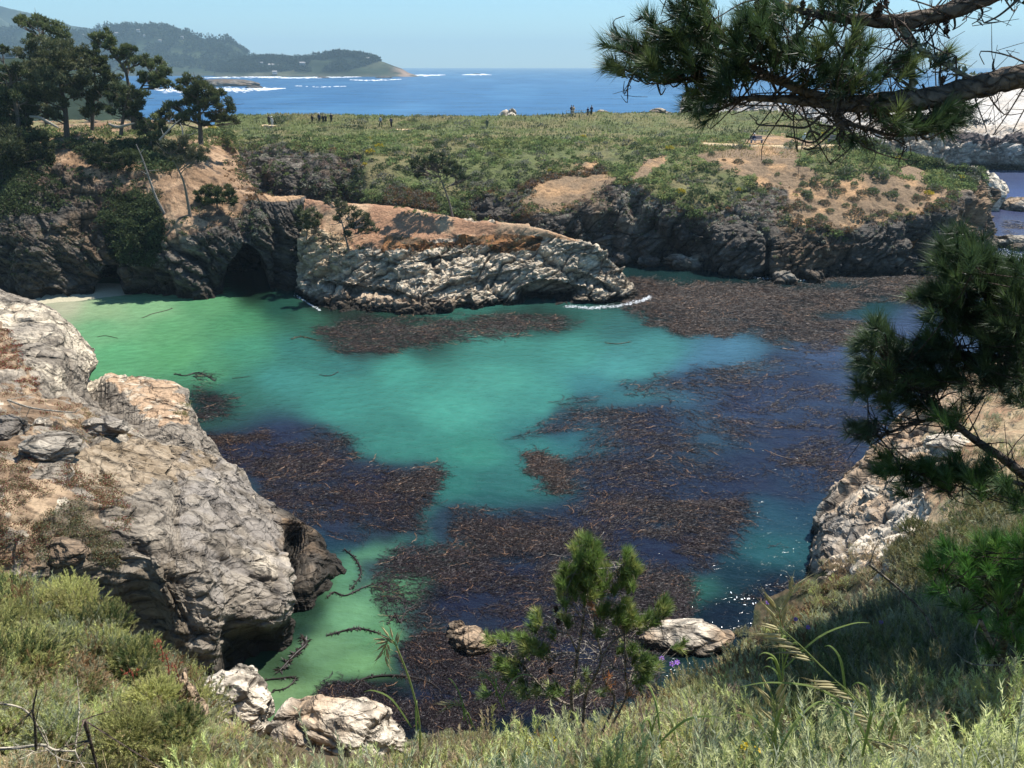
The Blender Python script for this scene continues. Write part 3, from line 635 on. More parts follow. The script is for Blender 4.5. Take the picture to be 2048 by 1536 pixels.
for pl, kc, am in KMASK:
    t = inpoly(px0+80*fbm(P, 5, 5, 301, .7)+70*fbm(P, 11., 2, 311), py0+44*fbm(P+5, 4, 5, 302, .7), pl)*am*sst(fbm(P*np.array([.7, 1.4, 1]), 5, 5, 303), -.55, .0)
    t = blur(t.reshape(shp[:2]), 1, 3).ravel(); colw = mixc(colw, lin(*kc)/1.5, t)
deep = np.broadcast_to(np.array([.03, .115, .255]), (len(P), 3)).copy()
deep = mixc(deep, np.array([.06, .18, .34]), sst(fbm(P*np.array([1, .35, 1]), 60, 4, 73), 0, .5)*.6)
colw = mixc(colw, deep, sst(-py0, -350, -300)*(1-sst(px0, 1700, 1900)*0))
sh = inpoly(px0, py0, [(1900,336),(2400,336),(2400,480),(1990,480)])
# foam on the open sea, drawn by where the swell breaks
foam = np.zeros(len(P))
def fz(pxa, pya, pxb, pyb, h, amt=1.):
    global foam
    cx, cy = (pxa+pxb)/2, (pya+pyb)/2; L = max(abs(pxb-pxa)/2, 1)
    yy = pya+(pyb-pya)*np.clip((px0-pxa)/(pxb-pxa+1e-6), 0, 1)
    foam = np.maximum(foam, .62*amt*.6*np.exp(-((py0-yy)/h)**2)*(1-sst(np.abs(px0-cx), L*.75, L)))
for a in ((400,156,600,156,1.8),(500,153,560,154,2.4),(560,157,720,154,1.6),(640,154,800,152,1.8),(700,160,800,160,1.6),(800,150,890,151,1.5,.9),(925,149,982,150,1.6,.9),(420,176,520,180,3.2),(470,181,570,177,2.2),(300,178,420,186,4),(590,172,680,174,1.2,.7)):
    fz(*a)
foam = np.where(py0 < 145, foam, foam)
WM, nt, b = M('sea_water')
at = node(nt, 'ShaderNodeAttribute', attribute_name='Col'); fa = node(nt, 'ShaderNodeAttribute', attribute_name='foam')
ge = node(nt, 'ShaderNodeNewGeometry'); mp = node(nt, 'ShaderNodeMapping'); mp.inputs['Scale'].default_value = (1, 1.6, 1); mp.inputs['Rotation'].default_value = (0, 0, .25)
ln(nt, ge.outputs['Position'], mp.inputs['Vector'])
def nz(sc, det=4., v=None, r=.55):
    n = node(nt, 'ShaderNodeTexNoise', Scale=sc, Detail=det); n.inputs['Roughness'].default_value = r
    ln(nt, (v or mp).outputs[0], n.inputs['Vector']); return n
n1 = nz(.9, 5.); n2 = nz(3.2, 4.); n3 = nz(.09, 6.); wv = nz(.02, 8., r=.7)
mr = node(nt, 'ShaderNodeMapRange'); mr.inputs['From Min'].default_value = .3; mr.inputs['From Max'].default_value = .7; mr.inputs['To Min'].default_value = .72; mr.inputs['To Max'].default_value = 1.25
ln(nt, wv.outputs['Fac'], mr.inputs['Value'])
mr2 = node(nt, 'ShaderNodeMapRange'); mr2.inputs['From Min'].default_value = .3; mr2.inputs['From Max'].default_value = .7; mr2.inputs['To Min'].default_value = .88; mr2.inputs['To Max'].default_value = 1.12
ln(nt, n1.outputs['Fac'], mr2.inputs['Value'])
mu = node(nt, 'ShaderNodeMath', operation='MULTIPLY'); ln(nt, mr.outputs[0], mu.inputs[0]); ln(nt, mr2.outputs[0], mu.inputs[1])
vs = node(nt, 'ShaderNodeVectorMath', operation='SCALE'); ln(nt, at.outputs['Color'], vs.inputs[0]); ln(nt, mu.outputs[0], vs.inputs['Scale'])
fn = nz(.035, 10., r=.8)
ad = node(nt, 'ShaderNodeMath', operation='ADD'); ln(nt, fa.outputs['Fac'], ad.inputs[0]); ln(nt, fn.outputs['Fac'], ad.inputs[1])
fr = node(nt, 'ShaderNodeMapRange'); fr.inputs['From Min'].default_value = .98; fr.inputs['From Max'].default_value = 1.35
ln(nt, ad.outputs[0], fr.inputs['Value'])
mx = node(nt, 'ShaderNodeMix', data_type='RGBA'); ln(nt, fr.outputs[0], mx.inputs[0]); ln(nt, vs.outputs[0], mx.inputs[6]); mx.inputs[7].default_value = (.85, .88, .9, 1)
ln(nt, mx.outputs[2], b.inputs['Base Color'])
b.inputs['Roughness'].default_value = .07; b.inputs['IOR'].default_value = 1.33; b.inputs['Specular IOR Level'].default_value = .3
ba = node(nt, 'ShaderNodeBump', Strength=.55, Distance=.25); ln(nt, n1.outputs['Fac'], ba.inputs['Height'])
bb = node(nt, 'ShaderNodeBump', Strength=.3, Distance=.07); ln(nt, n2.outputs['Fac'], bb.inputs['Height']); ln(nt, ba.outputs[0], bb.inputs['Normal'])
bc = node(nt, 'ShaderNodeBump', Strength=.5, Distance=2.); ln(nt, n3.outputs['Fac'], bc.inputs['Height']); ln(nt, bb.outputs[0], bc.inputs['Normal'])
cd = node(nt, 'ShaderNodeCameraData')
ln(nt, bb.outputs[0], b.inputs['Normal'])
gl_ = node(nt, 'ShaderNodeBsdfGlossy', Roughness=.10); ln(nt, bb.outputs[0], gl_.inputs['Normal'])
fz_ = node(nt, 'ShaderNodeFresnel', IOR=1.33); ln(nt, bb.outputs[0], fz_.inputs['Normal'])
mn_ = node(nt, 'ShaderNodeMath', operation='MINIMUM'); ln(nt, fz_.outputs[0], mn_.inputs[0]); mn_.inputs[1].default_value = .30
b.inputs['Specular IOR Level'].default_value = 0
msx = node(nt, 'ShaderNodeMixShader'); ln(nt, mn_.outputs[0], msx.inputs[0]); ln(nt, b.outputs[0], msx.inputs[1]); ln(nt, gl_.outputs[0], msx.inputs[2])
ln(nt, msx.outputs[0], [q_ for q_ in nt.nodes if q_.type == 'OUTPUT_MATERIAL'][0].inputs['Surface'])
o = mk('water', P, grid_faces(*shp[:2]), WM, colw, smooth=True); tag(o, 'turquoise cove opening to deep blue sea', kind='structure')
a = o.data.attributes.new('foam', 'FLOAT', 'POINT'); a.data.foreach_set('value', foam.astype(np.float32))
# sand beach under the left cliff
bp = [[W(60,620,-.05), W(60,602,.2), W(60,585,.8)], [W(110,612,-.1), W(115,600,.1), W(120,584,.6)], [W(160,606,-.12), W(165,594,.2), W(170,580,.7)], [W(215,602,-.15), W(218,590,.08), W(220,575,.5)], [W(270,600,-.2), W(270,590,-.05), W(270,575,.3)], [W(330,600,-.4), W(330,590,-.4), W(330,580,-.3)]]
G, n = loft(bp, 3.)
P = G.reshape(-1, 3); P[:, 2] += .03*fbm(P, 1, 3, 2)
mk('beach', P, grid_faces(*G.shape[:2]), SOIL, np.broadcast_to(np.array([.44, .40, .28]), P.shape).copy(), smooth=True)['kind'] = 'structure'
# ================================================================== DISTANT HILLS
HILL = mat_col('far_hill', rough=.95, spec=.05, bumps=(), var=.25, vscale=.03)
def ridge(name, prof, base_py, Y0, Yr, col1, col2, label, rough=6, seed=0, base_z=-3):
    xs = np.arange(prof[0][0], prof[-1][0]+.1, 2.)
    top = np.interp(xs, [p[0] for p in prof], [p[1] for p in prof])
    nr = 40; rows = []
    for i in range(nr):
        t = i/(nr-1)
        Y = Y0+(Yr-Y0)*t
        r = []
        for x, ty in zip(xs, top):
            zt = D(x, ty, Yr)[2]
            e = t**.75*(1-.15*math.sin(t*9+x*.03))
            z = base_z+(zt-base_z)*min(1, e if t < 1 else 1)
            r.append(Z(x, Y, z))
        rows.append(r)
    # the far side falls away again
    rows.append([Z(x, Yr+200, -5.) for x in xs])
    G = np.array(rows); sh_ = G.shape; P = G.reshape(-1, 3)
    tt = np.repeat(np.r_[np.linspace(0, 1, nr), 0], len(xs))
    P[:, 2] += rough*fbm(P, 90, 5, seed)*np.sin(np.clip(tt, 0, 1)*math.pi)
    c = mixc(np.broadcast_to(np.array(col1), P.shape).copy(), np.array(col2), sst(fbm(P, 120, 5, seed+3), 0, .35))
    xq = proj(P)[0]; c = mixc(c, np.array([.26, .18, .13]), sst(xq, 770, 815)*sst(fbm(P, 25, 4, 8), -.35, .1)) if seed == 21 else c
    c = mixc(c, np.array([.33, .27, .21]), (1-sst(P[:, 2]+6*fbm(P, 40, 4, seed+5), 2, 9))*.15)
    o = mk(name, P, grid_faces(*sh_[:2]), HILL, c); tag(o, label, kind='structure'); reg(name+str(seed), P)
    return P, sh_, tt
ridge('hills', [(-300,-10),(0,12),(60,28),(120,48),(200,60),(300,80),(420,110)], 140, 3200, 3900, (.035, .05, .03), (.08, .09, .05), 'farthest pale ridge over the bay', 14, 1)
R2 = ridge('hills', [(-300,70),(0,62),(180,64),(205,57),(260,56),(330,60),(380,68),(410,78),(455,80),(470,92),(510,118),(560,142),(600,152)], 150, 2350, 2750, (.03, .045, .025), (.07, .085, .04), 'wooded ridge with a steep seaward end', 9, 11)
R1 = ridge('hills', [(430,140),(480,122),(520,118),(600,118),(640,112),(680,108),(720,112),(745,117),(770,125),(788,132),(803,137),(818,146),(850,156)], 152, 2150, 2300, (.03, .042, .022), (.075, .08, .045), 'low wooded point ending in bare rock', 9, 21)
# ================================================================== HAZE
Hm = bpy.data.materials.new('haze'); Hm.use_nodes = True; nt = Hm.node_tree; nt.nodes.clear()
out = nt.nodes.new('ShaderNodeOutputMaterial'); pv = nt.nodes.new('ShaderNodeVolumePrincipled')
pv.inputs['Color'].default_value = (.58, .84, 1, 1); pv.inputs['Density'].default_value = .00014; pv.inputs['Anisotropy'].default_value = .0
nt.links.new(pv.outputs[0], out.inputs['Volume'])
x0, x1, y0, y1, z0, z1 = -14000, 14000, -150, 14500, -8, 420
V = np.array([(x, y, z) for x in (x0, x1) for y in (y0, y1) for z in (z0, z1)])
mk('haze', V, np.array([(0,1,3,2),(4,6,7,5),(0,4,5,1),(2,3,7,6),(0,2,6,4),(1,5,7,3)]), Hm)['kind'] = 'stuff'
# ================================================================== GENERATORS
def unit(v): return v/(np.linalg.norm(v, axis=-1, keepdims=True)+1e-9)
def rdir(n, r=R_): return unit(r.normal(size=(n, 3)))
def tube(pts, rads, sides=6, per=4):
    A = np.asarray(pts, float); n = len(A)
    ts = np.linspace(0, n-1, (n-1)*per+1); Q = crom(A, ts) if n > 2 else A[0]+(A[1]-A[0])*np.linspace(0, 1, per+1)[:, None]
    r = np.interp(np.linspace(0, 1, len(Q)), np.linspace(0, 1, len(rads)), rads)
    t = unit(np.gradient(Q, axis=0)); ref = np.array([0, 0, 1.]) if abs(t[:, 2]).mean() < .8 else np.array([1., 0, 0])
    a = unit(np.cross(t, ref)); b = np.cross(t, a)
    an = np.linspace(0, 2*math.pi, sides, endpoint=False)
    V = Q[:, None]+r[:, None, None]*(np.cos(an)[None, :, None]*a[:, None]+np.sin(an)[None, :, None]*b[:, None])
    m = len(Q); i = np.arange(m-1)[:, None]*sides; j = np.arange(sides)[None]; k = (j+1) % sides
    F = np.stack([(i+j).ravel(), (i+k).ravel(), (i+sides+k).ravel(), (i+sides+j).ravel()], 1)
    return V.reshape(-1, 3), F, Q
class MB:
    """collects pieces of ONE part and links them as one mesh object"""
    def __init__(s): s.V = []; s.T = []; s.Q = []; s.C = []; s.n = 0
    def add(s, V, F, c=(.5, .5, .5)):
        V = np.asarray(V, float); F = np.asarray(F)
        if not len(V): return s
        (s.T if F.shape[1] == 3 else s.Q).append(F+s.n)
        s.V.append(V); s.C.append(np.broadcast_to(np.asarray(c, float), (len(V), 3))); s.n += len(V)
        return s
    def tube(s, pts, rads, c=(.5, .5, .5), sides=6, per=4):
        V, F, Q = tube(pts, rads, sides, per); return s.add(V, F, c)
    def box(s, c, size, col=(.5, .5, .5), rz=0, rx=0):
        h = np.array(size)/2; V = np.array([(x, y, z) for x in (-1, 1) for y in (-1, 1) for z in (-1, 1)])*h
        cx, sx = math.cos(rx), math.sin(rx); V = V@np.array([[1, 0, 0], [0, cx, sx], [0, -sx, cx]])
        cz, sz = math.cos(rz), math.sin(rz); V = V@np.array([[cz, sz, 0], [-sz, cz, 0], [0, 0, 1]])
        return s.add(V+np.array(c), [(0,1,3,2),(4,6,7,5),(0,4,5,1),(2,3,7,6),(0,2,6,4),(1,5,7,3)], col)
    def ball(s, c, r, col=(.5, .5, .5), nu=10, nv=7):
        th = np.linspace(0.02, math.pi-.02, nv); ph = np.linspace(0, 2*math.pi, nu, endpoint=False)
        V = np.stack([np.outer(np.sin(th), np.cos(ph)), np.outer(np.sin(th), np.sin(ph)), np.outer(np.cos(th), np.ones(nu))], -1).reshape(-1, 3)
        i = np.arange(nv-1)[:, None]*nu; j = np.arange(nu)[None]; k = (j+1) % nu
        F = np.stack([(i+j).ravel(), (i+nu+j).ravel(), (i+nu+k).ravel(), (i+k).ravel()], 1)
        return s.add(V*np.asarray(r)+np.array(c), F, col)
    def build(s, name, mat, parent=None, smooth=False, origin=None):
        if not s.V: return None
        V = np.concatenate(s.V)
        if origin is not None: V = V-np.array(origin)
        F = []
        if s.T: F.append(np.concatenate(s.T))
        if s.Q: F.append(np.concatenate(s.Q))
        return mk(name, V, F, mat, np.concatenate(s.C), parent, smooth)
def sprigs(mb, B, dr, L, nleaf, ll, lw, ang, col, r=R_, t0=.1, cvar=.3, droop=0, tipcol=None):
    """leafy shoots: B (n,3) bases, dr (n,3) directions; flat tapering leaves leave each shoot at an angle"""
    n = len(B); L = np.broadcast_to(L, n); dr = unit(dr)
    t = (np.arange(nleaf)[None]+r.random((n, nleaf)))/nleaf*(1-t0)+t0
    P = B[:, None]+dr[:, None]*(L[:, None]*t)[..., None]
    P[..., 2] -= droop*(t**2)*L[:, None]
    q = rdir(n*nleaf, r).reshape(n, nleaf, 3)
    q = unit(q-(q*dr[:, None]).sum(-1, keepdims=True)*dr[:, None])
    a = ang*(.7+.6*r.random((n, nleaf, 1)))
    ld = dr[:, None]*np.cos(a)+q*np.sin(a); ld[..., 2] -= droop*.5; ld = unit(ld)
    s = unit(np.cross(ld, rdir(n*nleaf, r).reshape(n, nleaf, 3)*.75+np.array([.25, .1, .85])))
    l = ll*(.65+.7*r.random((n, nleaf, 1))); w_ = lw*(.7+.6*r.random((n, nleaf, 1)))
    V = np.stack([P-s*w_/2, P+s*w_/2, P+ld*l], 2).reshape(-1, 3)
    c = np.broadcast_to(np.asarray(col, float), (n, 3))[:, None]*(1+cvar*(r.random((n, nleaf, 1))*2-1))
    if tipcol is not None: c = c*(1-t[..., None]**3)+np.asarray(tipcol)*t[..., None]**3
    c = np.repeat(c.reshape(-1, 3), 3, axis=0)
    return mb.add(V, np.arange(len(V)).reshape(-1, 3), c)
def flakes(mb, P, size, col, r=R_, cvar=.3, up=None, asp=.5):
    """small leaf-like faces, one at each point"""
    n = len(P); d = rdir(n, r)
    if up is not None: d = unit(d+up)
    s = unit(np.cross(d, rdir(n, r))); sz = (np.broadcast_to(size, n)*(.6+.8*r.random(n)))[:, None]
    V = np.stack([P-s*sz*asp, P+s*sz*asp, P+d*sz*1.2], 1).reshape(-1, 3)
    c = np.broadcast_to(np.asarray(col, float), (n, 3))*(1+cvar*(r.random((n, 1))*2-1))
    return mb.add(V, np.arange(len(V)).reshape(-1, 3), np.repeat(c, 3, axis=0))
def dome_pts(c, r3, n, r=R_, lo=.72, full=False, seed=0):
    """points in the outer shell of a lumpy dome"""
    d = rdir(n, r)
    if not full: d[:, 2] = np.abs(d[:, 2])*1.0-.12*r.random(n)
    rr = (lo+(1-lo)*r.random(n)**.6)*(1+.28*vn(d*2.1+seed*7.1, seed)+.12*vn(d*5+seed, seed+3))
    return np.asarray(c)+d*rr[:, None]*np.asarray(r3), d
def sphere_rock(name, c, r3, seed, col_fn, mat=None, n=56, amp=.28, rz=0, flat=.35, label=None, cat='boulder', group=None):
    th = np.linspace(0, math.pi, n); ph = np.linspace(0, 2*math.pi, 2*n+1)
    d = np.stack([np.outer(np.sin(th), np.cos(ph)), np.outer(np.sin(th), np.sin(ph)), np.outer(np.cos(th), np.ones(len(ph)))], -1).reshape(-1, 3)
    f1, e1, r1 = facet(d*1.0+seed*3.1, 1.1, seed, .6); f2, e2, r2 = facet(d+seed*1.7, .38, seed+2, .6); f3, e3, r3_ = facet(d+seed, .15, seed+4)
    rr = 1+amp*(.62*f1+.16*f2+.05*f3+.7*fbm(d+seed, .9, 4, seed)-.22*np.exp(-(e1/.04)**2)-.05*np.exp(-(e2/.04)**2))
    V = d*rr[:, None]
    cz, sz = math.cos(rz), math.sin(rz)
    V = (V*np.asarray(r3))@np.array([[cz, sz, 0], [-sz, cz, 0], [0, 0, 1]])
    Wp = V+np.asarray(c)
    cl = rockcol(Wp, r1, r2, e1, e2, seed, *col_fn[:2])*col_fn[2]
    if len(col_fn) > 3: cl = mixc(cl, np.array([.05, .035, .022]), 1-sst(Wp[:, 2]+.3*fbm(Wp, .8, 3, seed), col_fn[3], col_fn[3]+.5))
    o = mk(name, V, grid_faces(n, 2*n+1), mat or NROCK, cl); o.location = c
    if label: tag(o, label, cat, group)
    return o
LEAF = mat_col('leaf', rough=.6, spec=.3, bumps=(), var=.12, vscale=3., trans=.3)
SAGEM = mat_col('sage_leaf', rough=.7, spec=.25, bumps=(), var=.1, vscale=5., trans=.42)
NEEDLE = mat_col('pine_needle', rough=.45, spec=.4, bumps=(), var=.2, vscale=2., trans=.3)
BARK = mat_col('pine_bark', rough=.9, spec=.15, bumps=((14, .9, .03), (50, .6, .008)), var=.35, vscale=12., cracks=((16., 1., .02, .16, .45),), stretch=(.45, 1, 1), rot=0)
FARLEAF = mat_col('scrub_leaf', rough=.8, spec=.12, bumps=(), var=.2, vscale=.25, trans=.35)
# ================================================================== SCRUB ON THE HEADLAND (uncountable ground cover)
P, nn, px0, py0, shp, soilm, rockm = HEAD
r = np.random.default_rng(5)
px1, py1, dd1 = proj(P)
front = (np.repeat(np.arange(shp[0]), shp[1]) < shp[0]*.965)
def choose(mask, n):
    k = np.where(mask)[0]
    return r.choice(k, min(n, len(k)), replace=False)
G1, G2, G3 = np.array([.21, .27, .10]), np.array([.11, .145, .06]), np.array([.30, .32, .12])
BR, GY, PU = np.array([.26, .155, .075]), np.array([.28, .28, .21]), np.array([.20, .145, .115])
def scrub(mb, ks, rmin, rmax, leaf, nl, cols, hsc=.7, wts=None):
    cols = np.array(cols)
    for k in ks:
        R0 = rmin+(rmax-rmin)*r.random()**1.7
        c = cols[r.choice(len(cols), p=wts)]*(.75+.5*r.random())
        Q, d = dome_pts(P[k]+nn[k]*(-.1), (R0, R0, R0*hsc), int(nl*(R0/rmax)**1.3)+6, r, .6, seed=int(k) % 97)
        flakes(mb, Q, leaf, c, r, .4, up=d*.6)
veg = ~soilm & ~rockm & front
slope_m = veg & (P[:, 1] < 131)
mb = MB()
gx = fbm(P, 9., 3, 101)
light = slope_m & (gx > -.05); dark = slope_m & (gx <= -.05)
brz = inpoly(px0, py0, [(1000,440),(1000,400),(1060,360),(1200,330),(1240,375),(1180,405),(1110,425)]) | inpoly(px0, py0, [(1560,380),(1700,370),(1900,400),(1840,430),(1700,470),(1590,450)]) | inpoly(px0, py0, [(780,370),(870,390),(870,430),(760,420)])
scrub(mb, choose(light & ~brz, 2000), .25, .95, .17, 95, [G1, G3, G1*1.1, G2])
scrub(mb, choose(dark & ~brz, 1300), .3, 1.1, .18, 110, [G2, G1, G2*.8, GY*.7])
scrub(mb, choose(slope_m & brz, 1900), .2, .7, .15, 65, [BR, PU, G2, GY*.8, BR*.7])
# fringe tumbling over the rock edge, pale succulents on the rock
edge = blur(rockm.astype(float).reshape(shp[:2]), 7, 3).ravel()
fr = front & (edge > .12) & (edge < .8) & (P[:, 2] > 3) & (px0 < 1900)
scrub(mb, choose(fr, 1700), .15, .65, .15, 55, [BR, PU, G2, G3*.7, GY*.8])
rk_ = rockm & front & (P[:, 2] > 2.5)
scrub(mb, choose(rk_ & (edge > .5), 650), .10, .30, .12, 22, [GY*1.6, GY, PU*1.2, G2], .9)
scrub(mb, choose(rk_ & inpoly(px0, py0, [(470,290),(710,290),(705,420),(470,420)]), 420), .25, .8, .17, 60, [G2*.8, PU, GY, G1*.7], .9)
scrub(mb, choose(rk_ & inpoly(px0, py0, [(1200,372),(1560,372),(1580,450),(1200,440)]), 500), .12, .4, .13, 30, [GY*1.4, PU, G2], .9)
tag(mb.build('coastal_scrub', FARLEAF), kind='stuff')
# meadow on the flat top
mb = MB()
fl = veg & (P[:, 1] >= 120)
ks = choose(fl, 36000)
c = mixc(np.broadcast_to(np.array([.26, .29, .11]), (len(ks), 3)).copy(), np.array([.36, .32, .15]), sst(fbm(P[ks], 7, 4, 7), -.1, .4))
c = mixc(c, np.array([.085, .11, .05]), sst(fbm(P[ks], 3.5, 4, 8), .05, .35))
flakes(mb, P[ks]+np.array([0, 0, .02]), .22*(.5+r.random(len(ks))), c, r, .3, up=np.array([0, 0, 2.2]), asp=.32)
scrub(mb, choose(fl & (fbm(P, 6, 3, 55) > .12), 420), .3, .9, .19, 60, [G1, G2, GY*.8], .6)
tag(mb.build('meadow_grass', FARLEAF), kind='stuff')
# dry tussocks along the soil by the path
mb = MB()
ks = choose(inpoly(px0, py0, [(1400,285),(1700,292),(1700,318),(1400,312)]) , 1500)
flakes(mb, P[ks], .28, np.array([.42, .31, .15]), r, .3, up=np.array([0, 0, 2.]), asp=.2)
tag(mb.build('dry_grass', FARLEAF), kind='stuff')
# ---- separate shrubs on the bare slope -----------------------------------------------
def shrub_mesh(seed, cols, n=420, leaf=.13, h=.62, spread=1.):
    q = np.random.default_rng(seed); mb = MB()
    Q, d = dome_pts((0, 0, .02), (spread, spread*.8, h), n, q, .55, seed=seed)
    c = np.array(cols)[q.choice(len(cols), n)]
    flakes(mb, Q, leaf, c, q, .35, up=d*.7)
    return mb
SH = []
def shrub_thing(seed, cols, label, loc, sc, rz=0, stemc=(.16, .12, .09), group=None, name='shrub', cat='shrub', **kw):
    t = empty(name, loc, rz, sc, label=label, cat=cat, group=group)
    shrub_mesh(seed, cols, **kw).build('foliage', FARLEAF, t)
    m = MB(); q = np.random.default_rng(seed)
    for k in range(6):
        a = q.random()*6.28; m.tube([(0, 0, -.15), (math.cos(a)*.25, math.sin(a)*.2, .2), (math.cos(a)*.6, math.sin(a)*.5, .38)], [.04, .02, .01], stemc, 4, 2)
    m.build('stem', BARK, t)
    return t
pt = pick(1535, 325, ['headland'])
a0 = shrub_thing(1, [G2, GY, G1*.8], 'low grey green shrub alone in the middle of the bare brown soil', pt, .8, group='shrubs on the bare soil slope')
b0 = shrub_thing(2, [PU, G2, GY*.7, BR], 'dark purplish shrub on the bare brown slope', pick(1477, 325, ['headland']), .8, group='shrubs on the bare soil slope')
spots = [(1418,305,.5),(1440,311,.4),(1590,363,.8),(1612,352,.5),(1625,362,.9),(1640,375,.7),(1655,385,.9),(1680,372,.6),(1705,365,.7),(1720,385,1.),(1745,378,.7),(1660,402,.9),(1690,410,.8),(1765,395,.6),(1790,388,.9),(1800,410,.8),(1622,392,1.),(1600,408,1.),(1640,428,1.1),(1720,420,1.),(1755,430,.9),(1850,395,.7),(1620,440,.9),(1835,365,.9),(1860,372,.8),(1880,380,.7),(1770,350,.7),(1510,318,.35),(1560,345,.4),(1580,340,.5),(1500,355,.6),(1530,365,.6)]
spots += [(1640+r.normal()*60, 400+r.normal()*22, .3+.5*r.random()) for _ in range(34)]+[(1800+r.normal()*40, 400+r.normal()*18, .3+.5*r.random()) for _ in range(18)]
for i, (x, y, s) in enumerate(spots):
    s0 = (a0, b0)[i % 2]
    copy_tree(s0, pick(x+r.normal()*8, y+4+r.normal()*4, ['headland']), r.random()*6.3, s*(.55+.8*r.random()), label='small dark shrub dotted over the bare brown slope of the headland', cat='shrub', group='shrubs dotted over the bare slope')
for x, y, s, lab in ((1585,295,1.4,'rounded green shrub beside the path just right of the bench'),(1385,288,1.3,'dark rounded shrub where the path meets the bare soil'),(560,242,1.6,'light green rounded bush on the rim right of the pair in pale clothes'),(848,258,1.3,'grey green mound on the skyline right of the two dark walkers'),(1690,348,1.5,'broad green shrub at the lower edge of the green hump'),(1758,352,1.6,'dark shrub at the foot of the green hump by orange soil')):
    copy_tree(a0, pick(x, y, ['headland']), r.random()*6, s, label=lab, cat='shrub', group='shrubs by the path')
YL = [(.62, .46, .03), (.70, .55, .05), (.20, .22, .06)]
y0 = shrub_thing(7, YL, 'bright yellow flowering bush at the top of the brown gully', pick(1340, 298, ['headland']), .75, group='yellow flowering bushes', name='flowering_bush')
for x, y, s, lab in ((738,278,.7,'yellow flowering bush high on the rim above the gully'),(757,293,.9,'yellow flowering bush just below the rim of the green slope'),(740,305,1.1,'widest yellow flowering bush at the left edge of the green slope'),(730,330,.7,'yellow flowering bush lower down the left edge of the green slope'),(1165,275,.9,'dull orange yellow bush in the middle of the meadow'),(1100,343,.6,'small yellow bush above the dark rock at the centre'),(1362,385,1.0,'yellow bush hanging over the cliff edge at the centre'),(1478,380,.7,'yellow bush at the right end of the bright green patch'),(1796,318,.9,'yellow bush on the ridge below the white rock'),(1920,358,1.,'yellow bush near the outer end of the headland'),(1858,388,.9,'yellow bush on the slope near the outer end'),(425,257,.8,'yellow bush beside the rightmost big pine'),(1650,268,.8,'yellow bush on the skyline right of the walker')):
    copy_tree(y0, pick(x, y, ['headland', 'cliff']), r.random()*6, s*.8, label=lab, cat='bush', group='yellow flowering bushes')
# ---- path -----------------------------------------------------------------------
PATHM = mat_col('path_dust', rough=.95, spec=.1, bumps=((6, .4, .02),), var=.12, vscale=4.)
def path(pxs, wd, lab):
    c = np.array([pick(x, y, ['headland'], 3) for x, y in pxs]); c = crom(c, np.linspace(0, len(c)-1, len(c)*8))
    t = unit(np.gradient(c, axis=0)*np.array([1, 1, 0])); s = np.cross(t, [0, 0, 1.])
    nw = 7; G = np.stack([c+s*wd*(k/(nw-1)-.5)*2*(1+.2*np.sin(np.arange(len(c))*1.3))[:, None] for k in range(nw)], 1); G[:, :, 2] += .16
    G[:, 0, 2] -= .4; G[:, -1, 2] -= .4
    tag(mk('path', G.reshape(-1, 3), grid_faces(*G.shape[:2]), PATHM, np.broadcast_to(np.array([.66, .50, .30]), (G.shape[0]*nw, 3)).copy(), smooth=True), lab, kind='structure')
path([(1392,287),(1430,289),(1500,291),(1560,293),(1620,295),(1680,290)], .8, 'pale dust path past the bench')
path([(790,259),(810,260),(828,259)], .8, 'pale path end by the walkers')
path([(528,251),(540,252),(548,253)], .9, 'pale path end by the couple')
